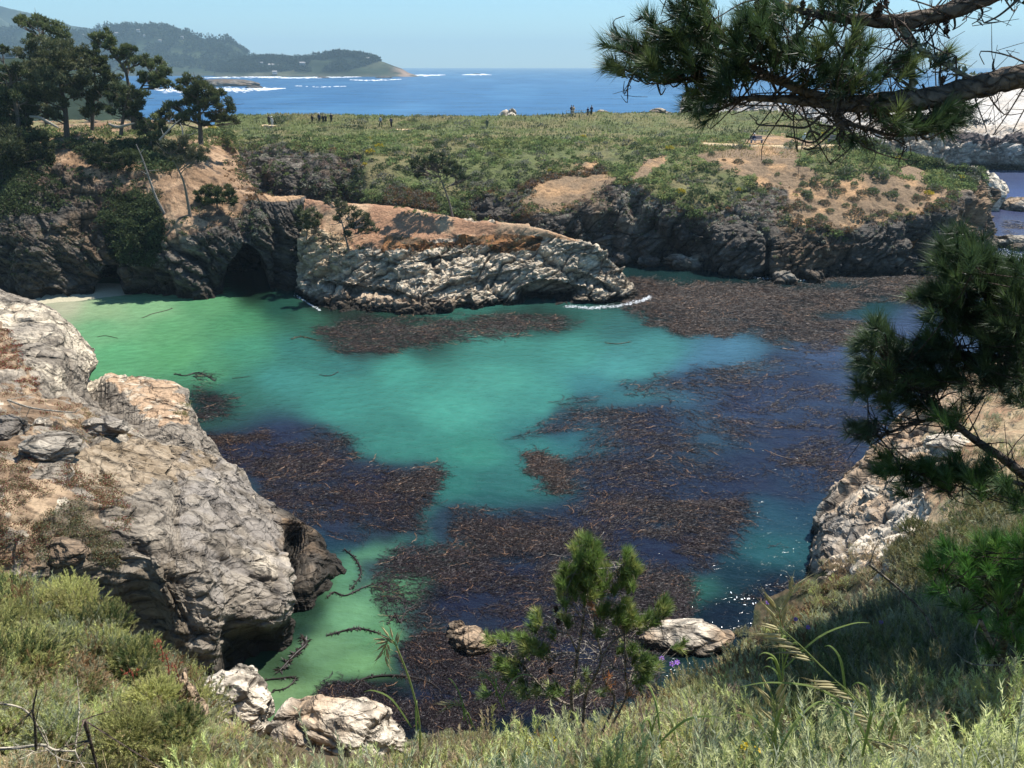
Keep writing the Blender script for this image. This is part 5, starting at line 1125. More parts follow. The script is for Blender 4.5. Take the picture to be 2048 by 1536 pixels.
BOUL = [(205,862,.9,'large grey angular boulder on the left outcrop above the reddish plants',(.35,.1,.8)),(92,905,1.05,'big grey boulder with a flat face on the brown soil of the left outcrop',(.3,.1,.75)),(12,868,.8,'grey boulder cut by the left edge',(.25,.1,.7)),(85,845,.45,'small tan boulder above the flat faced grey one',(.9,.5,.9)),(130,1110,.7,'brown knob with reddish plants above the brush',(.3,.7,.5))]
for i, (x, y, s, lab, cf) in enumerate(BOUL):
    p = pick(x, y, ['nleft']); sphere_rock('boulder', p+np.array([0, 0, s*.1]), (s*1.25, s*.9, s*.7), 80+i, cf, n=36, label=lab, rz=i*.7, group='boulders on the left outcrop')
for i, (x, y, s, lab) in enumerate(((1905,890,.9,'sunlit cream boulder behind the drooping pine limb'),(1850,930,.7,'smaller cream boulder on the right slope'),(1750,985,.5,'cream rock lump above the right waterline'))):
    p = pick(x, y, ['nright']); sphere_rock('boulder', p, (s*1.4, s, s*.6), 90+i, (1.2, .5, 1.), n=32, label=lab, rz=i, group='cream boulders on the right slope')
# ================================================================== NEAR PINES
r = np.random.default_rng(404)
BC = (.135, .105, .08); LC = (.30, .29, .22)
def bez(a, b, sag=.0, q=r, wob=.04):
    m = (a+b)/2+q.normal(size=3)*wob; m[2] -= sag
    return [a, m, b]
def needle_tufts(mb, blobs, Y, per, yj, L, nl, lw, nneed, centre, cols, up=.35, ang=.62, spread=.75):
    """bottle-brush shoots filling the given crown clumps; returns the shoot bases"""
    out = []
    for bl in blobs:
        x, y, rp = bl[:3]; Yb = bl[3] if len(bl) > 3 else Y
        n = max(2, int(per*(rp/22)**2))
        a = r.random(n)*6.28; rr = rp*np.sqrt(r.random(n))*spread
        for k in range(n):
            p = D(x+rr[k]*math.cos(a[k]), y+rr[k]*math.sin(a[k]), Yb+r.normal()*yj)
            out.append((p, x, y))
    B = np.array([o[0] for o in out]); n = len(B)
    C0 = D(centre[0], centre[1], Y)
    d = unit(unit(B-C0)*1.0+rdir(n, r)*.75+np.array([0, 0, up]))
    c = np.array(cols)[r.choice(len(cols), n, p=[.45, .35, .2])]
    sprigs(mb, B-d*L*.6, d, L*(.8+.4*r.random(n)), nneed, nl, lw, ang, c, r, t0=.05, cvar=.25, droop=0)
    # a denser fan at the tip of every shoot
    sprigs(mb, B+d*L*.25, d, L*.18, int(nneed*.5), nl*.95, lw, ang*.8, c*1.15, r, t0=.0, cvar=.2)
    return B-d*L*.6, d
def twigs(mb, B, hub, c=BC, r0=.0045, jit=.02):
    """join every shoot to the nearest thicker wood by a bent twig"""
    hub = np.asarray(hub)
    for p in B:
        k = np.argsort(((hub-p)**2).sum(1))[r.integers(0, min(6, len(hub)))]
        h = hub[k]
        if np.linalg.norm(h-p) > .02: mb.tube([h, (h+p)/2+r.normal(size=3)*jit-np.array([0, 0, .02]), p], [r0*1.7, r0, r0*.7], c, 4, 3)
def limb(tree, pts, rads, Y=None, name='branch', col=BC, sides=9, per=8, gn=True, hubs=None, origin=None):
    A = [D(*p) if len(p) == 3 and not isinstance(p, np.ndarray) else p for p in pts]
    m = MB(); V, F, Q = tube(A, rads, sides, per)
    rr = .12*np.interp(np.linspace(0, 1, len(Q)), np.linspace(0, 1, len(rads)), rads).repeat(sides)
    n_ = unit(V-Q.repeat(sides, axis=0)); V = V+n_*(rr*(1.6*fbm(V, .05, 3, 5)+1.2*fbm(V, .2, 3, 6)))[:, None]
    m.add(V, F, mixc(np.broadcast_to(np.array(col), V.shape).copy(), np.array(col)*1.6, sst(fbm(V, .06, 3, 9), 0, .4)))
    if hubs is not None: hubs.extend(list(Q))
    return m.build(name, BARK, tree, smooth=True, origin=origin)
# --- big pine whose limbs hang in at the top right
b = np.array([4.9, 4.3, float(hill([4.9], [4.3])[0])])
big = empty('pine_tree', b, label='big old pine whose thick bark limbs reach in over the sea at the top right', cat='tree')
TR = [b-np.array([0, 0, .3]), b+np.array([.1, .1, 1.2]), b+np.array([-.05, .2, 2.6]), b+np.array([.15, .4, 4.2]), b+np.array([.3, .5, 6.5])]
limb(big, TR, [.26, .21, .18, .15, .08], name='trunk', sides=14, per=14, origin=b)
H1, H2, H3 = [], [], []
limb(big, [TR[2], D(2300,85,4.7), D(2150,125,4.8), D(2048,152,4.8), D(1960,172,4.8), D(1880,192,4.8), D(1800,203,4.8), D(1720,206,4.85), D(1640,204,4.9), D(1560,198,4.95), D(1480,196,5.)], [.09, .078, .07, .066, .066, .064, .062, .05, .035, .022, .012], hubs=H1, origin=b, sides=12, per=12)
limb(big, [TR[3], D(2200,-110,4.8), D(2060,-50,4.9), D(1960,-2,4.9), D(1880,28,4.9), D(1800,42,4.9), D(1720,40,4.9), D(1650,30,5), D(1590,18,5), D(1530,-10,5)], [.075, .065, .06, .055, .05, .04, .03, .024, .018, .01], hubs=H2, origin=b, sides=12, per=12)
limb(big, [D(1795,46,4.9), D(1822,80,4.88), D(1850,105,4.85), D(1885,125,4.82), D(1925,148,4.8), D(1960,160,4.8)], [.022, .018, .016, .014, .012, .01], hubs=H3, origin=b, col=LC)
limb(big, [D(1822,182,4.8), D(1825,140,4.8), D(1824,98,4.8)], [.018, .014, .012], hubs=H3, origin=b, col=LC)
limb(big, [D(1700,205,4.85), D(1620,188,4.9), D(1560,162,4.95), D(1500,150,5), D(1440,150,5), D(1380,160,5.05)], [.03, .028, .024, .018, .012, .008], hubs=H1, origin=b)
limb(big, [D(1560,165,4.95), D(1480,120,5), D(1400,90,5.05), D(1330,80,5.1), D(1275,105,5.1)], [.02, .016, .012, .009, .006], hubs=H1, origin=b)
limb(big, [D(1480,120,5), D(1440,60,5.05), D(1400,20,5.1), D(1370,-30,5.1)], [.014, .011, .009, .006], hubs=H1, origin=b)
limb(big, [D(1400,150,5.), D(1330,165,5.05), D(1270,145,5.1), D(1235,135,5.1)], [.011, .009, .007, .005], hubs=H1, origin=b)
limb(big, [D(1670,206,4.85), D(1672,232,4.85), D(1682,246,4.85), D(1695,250,4.85)], [.024, .022, .02, .012], hubs=H1, origin=b)
limb(big, [D(1690,245,4.85), D(1740,258,4.85), D(1790,272,4.85), D(1840,268,4.8)], [.01, .008, .006, .004], hubs=H1, origin=b)
limb(big, [D(1700,208,4.9), D(1760,228,4.95), D(1830,240,5), D(1890,235,5)], [.014, .011, .008, .006], hubs=H1, origin=b)
limb(big, [D(1720,40,4.9), D(1700,90,4.95), D(1690,140,5), D(1660,190,4.95)], [.016, .012, .012, .01], hubs=H2, origin=b)
limb(big, [D(1620,28,5), D(1600,70,5.05), D(1560,100,5.05), D(1520,120,5.1)], [.014, .01, .008, .006], hubs=H2, origin=b)
LB = [(1240,132,22),(1262,105,20),(1232,90,15),(1256,80,16),(1286,120,24),(1300,95,20),(1310,58,14),(1300,40,10),(1326,72,16),(1320,130,24),(1345,105,26),(1356,70,22),(1366,30,24),(1372,0,26),(1404,10,24),(1400,48,24),(1392,85,28),(1380,125,28),(1350,150,20),(1310,155,18),(1280,150,14),(1420,115,28),(1435,75,24),(1445,150,26),(1410,160,24),(1400,195,26),(1390,222,16),(1430,205,24),(1450,180,24),(1420,230,14),(1470,130,26),(1480,90,24),(1490,55,22),(1505,25,18),(1520,60,24),(1530,20,18),(1545,50,20),(1510,110,24),(1540,105,22),(1560,75,20),(1575,35,18),(1600,105,20),(1618,118,18),(1585,125,20),(1490,150,22),(1560,140,18),
 (1640,100,16),(1660,82,16),(1690,95,20),(1710,75,16),(1725,100,16),(1650,140,20),(1680,150,22),(1700,170,24),(1720,140,20),(1745,160,22),(1670,175,22),(1640,165,18),(1610,160,14),(1680,20,20),(1700,5,22),(1660,0,20),(1730,10,14),(1640,10,12),(1790,130,17),(1800,145,16),(1800,115,12),(1812,150,12),(1875,118,15),(1885,125,12),
 (1745,225,20),(1770,240,22),(1800,238,20),(1820,255,20),(1846,250,22),(1868,238,22),(1890,232,22),(1905,245,22),(1918,222,18),(1880,262,18),(1780,262,14),(1700,278,13),(1725,280,13),(1690,272,10)]
nm = MB(); NC = [(.055, .095, .035), (.03, .055, .024), (.13, .17, .055)]
B_, d_ = needle_tufts(nm, LB, 4.95, 7, .22, .11, .105, .0042, 60, (1650, 200), NC)
nm.build('needles', NEEDLE, big, origin=b)
tw = MB(); hub = np.array(H1+H2+H3)
twigs(tw, B_, hub[::2])
# bare hooked twigs and lichen tufts
for _ in range(150):
    h = hub[r.integers(0, len(hub))]; X, Yp, _d = proj(h[None]);
    if X[0] > 2080: continue
    dv = r.normal(size=3)*np.array([1, .5, .9]); dv[2] -= .3; dv = dv/np.linalg.norm(dv)*(.12+.28*r.random())
    m1 = h+dv*.5+r.normal(size=3)*.03; e = h+dv+r.normal(size=3)*.05
    tw.tube([h, m1, e, e+r.normal(size=3)*.05+np.array([0, 0, .03])], [.0065, .0045, .003, .002], (.13, .10, .08), 4, 3)
    for _k in range(2):
        tw.tube([m1, m1+r.normal(size=3)*.06, m1+r.normal(size=3)*.1], [.003, .002, .0015], (.13, .10, .08), 3, 2)
for cv in ([(1640,235,4.85),(1610,255,4.85),(1570,252,4.85),(1520,250,4.85),(1512,242,4.85)], [(1680,240,4.85),(1655,262,4.85),(1625,285,4.85),(1590,276,4.85),(1572,272,4.85)], [(1640,270,4.85),(1620,262,4.85),(1612,275,4.85)],
           [(1820,60,4.9),(1850,60,4.9),(1872,40,4.9)], [(1858,32,4.9),(1880,55,4.9),(1878,52,4.9)], [(1905,15,4.9),(1910,50,4.9),(1905,60,4.9)], [(1950,-5,4.9),(1965,25,4.9),(1955,42,4.9)], [(2048,-10,4.8),(2000,30,4.8),(1968,46,4.8)], [(1990,145,4.8),(1986,132,4.8),(1988,120,4.8)], [(1912,175,4.8),(1913,150,4.8),(1912,112,4.8)], [(1882,180,4.8),(1880,150,4.8),(1882,128,4.8)], [(1870,195,4.8),(1878,210,4.8),(1875,222,4.8)], [(1925,190,4.8),(1930,208,4.8),(1938,216,4.8)], [(1850,180,4.8),(1845,168,4.8)]):
    A = [D(*p) for p in cv]; tw.tube(A, [.008, .006, .004][:max(2, min(3, len(A)))], (.12, .095, .075), 5, 5)
    for _ in range(4):
        k = A[r.integers(0, len(A))]; tw.tube([k, k+r.normal(size=3)*.035, k+r.normal(size=3)*.07], [.0035, .0025, .0015], (.12, .095, .075), 3, 2)
tw.build('twigs', BARK, big, origin=b)
lm = MB(); hh = np.array(H3+H2[30:]+H1[40:80]); k = r.integers(0, len(hh), 900)
flakes(lm, hh[k]+rdir(900, r)*.03, .022, np.array([.30, .32, .19]), r, .35, asp=.6); lm.build('lichen', LEAF, big, origin=b)
def cone(p, s, parent, origin):
    m = MB(); q = rdir(90, r); Q = p+q*np.array([s*.55, s*.55, s]); flakes(m, Q, s*.45, np.array([.14, .09, .06]), r, .3, up=q, asp=.7)
    m.ball(p, (s*.5, s*.5, s*.9), (.09, .06, .045), 8, 6); m.build('cone', BARK, parent, origin=origin)
for x, y, s in ((1893,38,.026),(1893,60,.02),(1756,20,.03),(1755,28,.024),(1640,125,.03),(1772,8,.02),(1885,160,.018),(1910,120,.014),(1846,58,.015),(1605,10,.02),(1662,35,.02),(1515,8,.02)):
    cone(D(x, y, 4.85), s, big, b)
# --- dark pine on the right
b2 = np.array([4.6, 6.3, float(hill([4.6], [6.3])[0])])
p2 = empty('pine_tree', b2, label='dark shaded pine filling the right edge in front of the kelp', cat='tree')
H = []
limb(p2, [b2-np.array([0, 0, .3]), D(2230,1080,6.2), D(2200,900,6.1), D(2170,700,6.), D(2130,500,5.9), D(2100,380,5.8)], [.12, .10, .085, .07, .045, .02], name='trunk', origin=b2, sides=12, per=8)
limb(p2, [D(2190,1020,6.1), D(2100,985,5.9), D(2010,920,5.7), D(1950,880,5.6), D(1890,830,5.5), D(1830,770,5.45), D(1790,730,5.4)], [.05, .044, .036, .03, .022, .015, .008], hubs=H, origin=b2)
limb(p2, [D(2180,780,6.), D(2100,740,5.8), D(2010,720,5.7), D(1940,710,5.6), D(1880,690,5.5)], [.04, .032, .025, .018, .01], hubs=H, origin=b2)
limb(p2, [D(2150,640,6.), D(2080,610,5.8), D(2000,590,5.7), D(1930,560,5.6), D(1910,510,5.6)], [.035, .028, .022, .016, .008], hubs=H, origin=b2)
limb(p2, [D(1890,830,5.5), D(1820,850,5.4), D(1760,870,5.35), D(1730,868,5.3)], [.014, .01, .007, .005], hubs=H, origin=b2)
limb(p2, [D(2100,985,5.9), D(2010,960,5.7), D(1920,945,5.5), D(1840,940,5.4), D(1800,930,5.35)], [.022, .018, .014, .01, .006], hubs=H, origin=b2)
limb(p2, [D(2080,610,5.8), D(2030,650,5.7), D(1960,640,5.6), D(1880,615,5.5)], [.018, .015, .011, .007], hubs=H, origin=b2)
RB = [(1925,478,14),(1905,495,18),(1945,500,20),(1925,525,26),(1962,530,24),(1990,545,22),(1895,530,18),(1915,560,26),(1950,570,28),(1990,585,26),(2030,600,28),(2010,560,18),(1880,590,20),(1855,605,18),(1840,598,10),(1900,615,26),(1940,625,28),(1980,640,28),(2025,650,30),(2050,620,24),(1910,655,22),(1870,640,14),(1955,670,26),(2000,690,28),(2045,700,28),(1750,672,20),(1770,660,14),(1735,695,18),(1775,695,24),(1800,705,22),(1740,725,20),(1775,735,24),(1815,735,24),(1835,715,16),(1855,690,20),(1885,690,22),(1905,715,24),(1870,725,22),(1845,760,24),(1800,770,22),(1765,765,22),(1735,770,16),(1722,788,12),(1780,800,20),(1820,800,20),(1880,765,22),(1920,760,24),(1960,740,24),(1990,770,18),(2030,750,26),(1725,862,20),(1742,880,12),(1740,848,12),(1855,810,16),(1790,845,10),(2040,800,20),(1950,800,12)]
GB = [(1895,855,16),(1880,840,12),(1915,835,10),(1780,925,18),(1800,945,20),(1770,950,14),(1830,960,16),(1860,935,22),(1890,955,24),(1920,940,22),(1950,955,22),(1975,935,16),(1985,955,18),(1900,980,18),(1870,965,16),(2010,985,18),(2045,1010,20),(1965,985,16),(1800,985,12)]
nm = MB()
B1, _ = needle_tufts(nm, [(x, y, q*1.15) for x, y, q in RB]+[(1960+90*r.random(), 520+260*r.random(), 24) for _ in range(9)], 5.55, 8, .28, .13, .135, .0046, 66, (2150, 800), [(.05, .085, .035), (.03, .052, .024), (.085, .13, .045)])
B2, _ = needle_tufts(nm, GB, 5.35, 9, .2, .12, .14, .0046, 66, (2100, 1050), [(.07, .14, .035), (.05, .10, .03), (.13, .20, .055)])  # lower tufts painted a brighter green, as if sunlit
# unseen crown and limbs added beyond the right edge to shade the brush below
cm2 = MB(); limb(p2, [D(2170,700,6.), np.array([5.9, 8., 23.2]), np.array([7.6, 10.5, 24.8]), np.array([9.4, 12.6, 25.8])], [.085, .075, .06, .03], origin=b2)
limb(p2, [np.array([5.9, 8., 23.2]), np.array([6.9, 8.6, 24.4]), np.array([8.4, 9.2, 25.4])], [.05, .04, .02], origin=b2)
for cx, cy, cz, rr_ in ((8.6,12.5,25.6,1.3),(9.6,13.6,26.2,1.4),(10.2,12.2,25.6,1.5),(9.2,11.,25.4,1.2),(8.0,9.8,25.4,1.0),(9.2,9.4,25.6,1.2),(7.4,8.6,25.,.8),(11.2,14.,26.4,1.5),(8.6,8.,25.6,1.2),(10.6,10.4,26.,1.4),(7.9,11.3,24.9,.7),(10,15,26.6,1.4),(8.2,13.4,25.4,1.),(11.,12.2,26.4,1.5),(9.,12.,26.4,1.3),(7.7,9.2,25.6,.9),(6.2,9.3,25.2,.7),(7.2,11.2,25.6,.9),(6.8,10.3,25.4,.8),(8,12.8,26,1),(6.4,8.3,24.8,.6),(9.6,10.2,26,1.4),(8.9,14.6,26.4,1.2)):
    Q, dn = dome_pts((cx, cy, cz), (rr_, rr_, rr_*.6), int(2000*rr_), r, .3, True, int(cx*9)); flakes(nm, Q, .16, np.array([.05, .08, .03]), r, .4, up=np.array([0, 0, .5]), asp=.25)
OB = [(2160+r.random()*340, 60+r.random()*820, 40) for _ in range(14)]
B3, _ = needle_tufts(nm, OB, 5.9, 2.2, .7, .2, .2, .012, 40, (2200, 700), [(.035, .06, .028), (.02, .036, .018), (.06, .095, .035)])
nm.build('needles', NEEDLE, p2, origin=b2)
tw = MB(); hub = np.array(H); twigs(tw, np.concatenate([B1, B2]), hub, (.09, .07, .055), .005); twigs(tw, B3[::3], np.array([D(2180,780,6.), D(2170,700,6.), D(2130,500,5.9), D(2110,400,5.8)]), BC, .012)
for _ in range(110):
    h = hub[r.integers(0, len(hub))]; e = h+r.normal(size=3)*np.array([.22, .12, .18]); tw.tube([h, (h+e)/2+r.normal(size=3)*.05, e], [.006, .004, .002], (.10, .075, .06), 4, 3)
tw.build('twigs', BARK, p2, origin=b2)
# --- low bright green pine at lower right
b3 = D(2010, 1300, 5.0); b3[2] = hill([b3[0]], [b3[1]])[0]
p3 = empty('young_pine', b3, label='low bright green pine growing out of the shaded brush at the right edge', cat='tree')
H = []
limb(p3, [b3-np.array([0, 0, .2]), D(2010,1260,4.9), D(1985,1190,4.8), D(1960,1130,4.8), D(1930,1100,4.8)], [.035, .03, .022, .015, .008], name='trunk', hubs=H, origin=b3)
limb(p3, [D(2005,1250,4.9), D(2040,1190,4.8), D(2050,1130,4.7)], [.02, .014, .008], hubs=H, origin=b3)
limb(p3, [D(1990,1200,4.8), D(1930,1170,4.7), D(1880,1140,4.7)], [.015, .011, .007], hubs=H, origin=b3)
nm = MB()
B1, _ = needle_tufts(nm, [(1858,1135,16),(1880,1120,20),(1905,1105,20),(1930,1130,24),(1890,1150,18),(1960,1110,24),(1990,1100,22),(2020,1110,24),(2045,1090,20),(1950,1160,24),(1985,1145,26),(2020,1160,26),(2048,1150,22),(1960,1195,20),(2000,1195,26),(2035,1205,26),(2010,1235,20),(2045,1240,20),(1925,1165,14),(2010,1275,20),(1965,1255,20),(1920,1210,20),(2045,1290,20),(1985,1300,16),(1880,1185,16)], 4.75, 6, .2, .11, .13, .0042, 66, (2030, 1320), [(.10, .24, .045), (.06, .14, .03), (.17, .30, .06)])
nm.build('needles', NEEDLE, p3, origin=b3); tw = MB(); twigs(tw, B1, np.array(H), BC, .005); tw.build('twigs', BARK, p3, origin=b3)
# --- small young pine in the middle
def PX(x, y, Y=6.6): return D(700+x/2.866, 1000+y/2.866, Y)
b4 = PX(1340, 1230, 6.5); b4[2] = min(b4[2], hill([b4[0]], [b4[1]])[0])
p4 = empty('young_pine', b4, label='small young pine with pale bare lower twigs standing before the dark kelp', cat='tree')
H = []; PB = (.30, .25, .20)
for pts, rd in (([b4, PX(1270,1150), PX(1290,1000), PX(1305,880), PX(1335,700), PX(1345,560), PX(1355,400), PX(1350,260)], [.024, .021, .019, .016, .013, .01, .007, .004]),
                ([b4, PX(1345,1150), PX(1400,1020), PX(1440,900), PX(1410,760), PX(1395,640)], [.022, .018, .015, .012, .009, .006]),
                ([b4, PX(1510,1180), PX(1470,1060), PX(1450,970)], [.018, .014, .011, .007]),
                ([b4, PX(1570,1160), PX(1578,1000), PX(1575,840), PX(1570,700)], [.016, .012, .01, .008, .005]),
                ([PX(1260,1180), PX(1150,1120), PX(1060,1030), PX(980,940), PX(890,860)], [.016, .014, .011, .008, .005]),
                ([PX(1310,900), PX(1260,780), PX(1220,760), PX(1120,730)], [.01, .008, .006, .004]), ([PX(1335,700), PX(1290,620), PX(1240,560)], [.008, .006, .004]),
                ([PX(1440,900), PX(1520,800), PX(1640,740), PX(1780,670)], [.011, .009, .007, .004]), ([PX(1345,560), PX(1430,470), PX(1530,400), PX(1600,350)], [.009, .007, .005, .004]),
                ([PX(1470,960), PX(1600,980), PX(1690,960)], [.008, .006, .004]), ([PX(1150,1120), PX(1010,1110), PX(900,1110)], [.008, .006, .004]), ([PX(1440,910), PX(1330,910), PX(1170,920)], [.007, .005, .004]), ([PX(1330,880), PX(1200,880), PX(1120,960)], [.007, .006, .004])):
    limb(p4, pts, rd, name='trunk' if pts[0] is b4 else 'branch', col=PB, hubs=H, origin=b4, sides=7, per=6)
CB = [(1350,250,50),(1320,310,55),(1400,320,60),(1350,380,65),(1300,420,55),(1420,410,60),(1250,420,50),(1230,480,50),(1280,500,55),(1370,490,60),(1450,480,50),(1220,540,30),(1340,560,45),(1420,560,40),(1600,340,40),(1590,400,55),(1630,420,45),(1570,470,45),(1600,500,35),(1080,690,40),(1070,730,35),(1230,610,30),(1210,680,22),(1260,710,30),(1460,640,50),(1520,680,55),(1580,620,45),(1560,720,50),(1620,700,50),(1670,740,35),(1730,690,50),(1780,640,50),(1800,600,35),(820,810,35),(890,800,35),(985,790,35),(1030,830,50),(1080,870,55),(1120,890,40),(1010,880,40),(880,950,45),(920,1000,55),(950,960,45),(980,1060,45),(1060,1090,40),(1000,1120,30),(790,1120,30),(1170,780,28),(1280,560,30),(1600,860,40),(1650,940,55),(1690,1000,55),(1720,940,45),(1640,1040,40),(1880,830,35),(1550,860,30),(1420,760,35),(1200,1100,35),(1300,1060,25),(1350,1000,25),(1440,1110,28),(1520,540,30),(1160,1080,30)]
nm = MB()
B1, _ = needle_tufts(nm, [(700+x/2.866, 1000+y/2.866, q/2.6) for x, y, q in CB], 6.6, 16, .16, .08, .10, .006, 44, (1170, 1330), [(.17, .25, .06), (.11, .17, .045), (.30, .33, .10)], up=.8)
nm.build('needles', NEEDLE, p4, origin=b4); tw = MB(); hub = np.array(H); twigs(tw, B1, hub, PB, .0035)
for _ in range(210):
    h = hub[r.integers(0, len(hub))]; dv = r.normal(size=3)*np.array([.22, .12, .12]); dv[2] = abs(dv[2])*.8-.03
    e = h+dv; tw.tube([h, (h+e)/2+r.normal(size=3)*.02, e], [.0045, .0035, .002], (.42, .38, .33), 4, 3)
tw.build('twigs', BARK, p4, origin=b4)
for x, y in ((1180,625),(1195,700),(1150,980),(885,858)):
    cone(PX(x, y), .03, p4, b4)
m = MB(); Q = np.array([PX(1400, 640), PX(1370, 600), PX(1500, 1060), PX(1480,1020), PX(1610,1120), PX(1380,580)]); sprigs(m, np.repeat(Q, 5, 0), rdir(30, r), .05, 14, .06, .004, .7, np.array([.55, .22, .06]), r); m.build('dead_needles', NEEDLE, p4, origin=b4)
# ================================================================== FOREGROUND BRUSH
r = np.random.default_rng(808)
def ground(px, py):
    return pick(px, py, ['hill'], 6)
def at_ground(px, Y, up=0.):
    """hillside point under photo column px at distance Y"""
    z = 24-.7*Y
    for _ in range(6):
        p = Z(px, Y, z); z = float(hill([p[0]], [p[1]])[0])
    p = Z(px, Y, z); p[2] = z+up; return p
PALE, PALE2, GRY = np.array([.60, .66, .26]), np.array([.74, .76, .40]), np.array([.40, .42, .26])
YG, OLV, DKG, STRAW = np.array([.42, .42, .15]), np.array([.29, .265, .115]), np.array([.075, .10, .035]), np.array([.64, .50, .30])
def sage(mb, P, H, n, nl, ll, lw, cols, ang=.75, lean=.35, q=r, woody=None):
    for p, h in zip(P, H):
        B = p+np.stack([q.normal(size=n)*h*.32, q.normal(size=n)*h*.32, q.random(n)*h*.35], 1)
        d = unit(np.stack([q.normal(size=n)*lean, q.normal(size=n)*lean, np.ones(n)], 1)+(B-p)*1.2)
        c = np.array(cols)[q.integers(0, len(cols))]*(.75+.5*q.random())
        sprigs(mb, B, d, h*(.45+.5*q.random(n)), nl, ll, lw, ang, c, q, t0=.15, cvar=.22, tipcol=np.minimum(np.array(cols[0])*1.25, .6))
def scatter(n, X, Yr, cond=None):
    x = X[0]+(X[1]-X[0])*r.random(n*3); Y = Yr[0]+(Yr[1]-Yr[0])*np.sqrt(r.random(n*3)); out = []
    for a, b_ in zip(x, Y):
        if cond is None or cond(a, b_): out.append(at_ground(a, b_))
        if len(out) >= n: break
    return np.array(out)
# mounds: the brush is made of rounded clumps with dark gaps between them
def mound(mb, c, R0, H0, n, nl, ll, lw, cols, q=r, lean=.35):
    Q, d = dome_pts((0, 0, 0), (R0, R0, H0), n, q, .5, seed=int(q.integers(0, 90)))
    k = vn(Q/(R0*.5)+q.random()*50, 5)*.5+.5; C_ = np.array(cols)
    c1 = C_[np.clip((k+q.normal(size=n)*.15)*len(cols), 0, len(cols)-1).astype(int)]*(.75+.5*q.random())
    L = ll*3.2*(.6+.8*q.random(n)); dd = unit(d*.9+np.array([0, 0, .8])+q.normal(size=(n, 3))*lean)
    sprigs(mb, Q*.86+c, dd, L, nl, ll, lw, .62, c1, q, t0=.1, cvar=.2, tipcol=None)
def mounds(name, n, X, Yr, R, nsp, nl, ll, lw, cols, flat=.95, lift=0., cond=None):
    mb = MB(); P = scatter(n, X, Yr, cond)
    for p in P:
        R0 = R[0]+(R[1]-R[0])*r.random(); mound(mb, p+np.array([0, 0, lift]), R0, R0*flat*(.7+.6*r.random()), int(nsp*(R0/R[1])**1.6)+20, nl, ll, lw, [cols[k] for k in r.permutation(len(cols))[:3]])
    if name: tag(mb.build(name, SAGEM), kind='stuff')
    return mb
mb1 = mounds(None, 60, (560, 2260), (1.6, 2.9), (.16, .34), 150, 22, .040, .0065, [PALE, PALE2, GRY, PALE2*1.05], 2.1)
mb2 = mounds(None, 120, (330, 2260), (2.9, 5.), (.2, .45), 200, 22, .046, .0085, [PALE, PALE2, GRY, YG*.95, STRAW*.8], 1.7)
mb3 = mounds(None, 75, (380, 1560), (5., 7.8), (.25, .5), 230, 20, .05, .009, [PALE, GRY, OLV*1.5, PALE2, PU*1.5], 1.35)
mb5 = mounds(None, 300, (300, 1680), (7.4, 19.), (.35, .8), 210, 16, .07, .016, [GRY, OLV*1.3, OLV, STRAW*.6, BR], .8, 0., lambda x_, Y_: not (350 < x_ < 860 and Y_ > 9))
mb4 = mounds(None, 50, (1300, 1680), (7., 12.), (.3, .55), 240, 20, .055, .011, [PALE, GRY, OLV*1.5, BR], 1.)
for k, m_ in enumerate((mb2, mb3, mb4, mb5)):
    for V, C in zip(m_.V, m_.C): mb1.add(V, np.arange(len(V)).reshape(-1, 3), C)
tag(mb1.build('sagebrush_cover', SAGEM), kind='stuff')
mb1 = mounds(None, 110, (1560, 2300), (4.6, 10.), (.3, .65), 260, 20, .055, .009, [GRY*.6, OLV*.7, PALE*.5, GRY*.45, DKG*1.5], 1.1)  # leaf colours darkened to add to the shade on this brush
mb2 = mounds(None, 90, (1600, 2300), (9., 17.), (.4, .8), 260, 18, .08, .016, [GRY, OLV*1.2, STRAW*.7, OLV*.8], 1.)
for V, C in zip(mb2.V, mb2.C): mb1.add(V, np.arange(len(V)).reshape(-1, 3), C)
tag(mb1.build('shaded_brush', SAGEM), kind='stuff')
mbx = MB()
for _ in range(330):
    x, y = 1180+600*r.random(), 1150+300*r.random()
    if not inpoly(np.array([x]), np.array([y]), [(1180,1420),(1290,1390),(1380,1330),(1460,1290),(1560,1210),(1640,1160),(1780,1120),(1780,1300),(1600,1450),(1180,1450)])[0]: continue
    p = pick(x, y, ['hill']); R0 = .2+.3*r.random(); mound(mbx, p, R0, R0*1.1, 190, 18, .05, .011, [[GRY, OLV, PALE, BR, STRAW*.7][k] for k in r.permutation(5)[:3]])
for _ in range(260):
    x, y = -60+1500*r.random(), 1400+110*r.random()
    if not inpoly(np.array([x]), np.array([y]), [(-60,1400),(380,1440),(500,1520),(620,1532),(800,1532),(830,1480),(900,1440),(1200,1415),(1440,1400),(1440,1530),(-60,1530)])[0]: continue
    p = pick(x, y, ['hill']); R0 = .15+.2*r.random(); mound(mbx, p+np.array([0, 0, .12]), R0, R0*1.5, 150, 20, .042, .008, [[PALE, PALE2, GRY, YG, STRAW][k] for k in r.permutation(5)[:3]])
tag(mbx.build('ground_cover', SAGEM), kind='stuff')
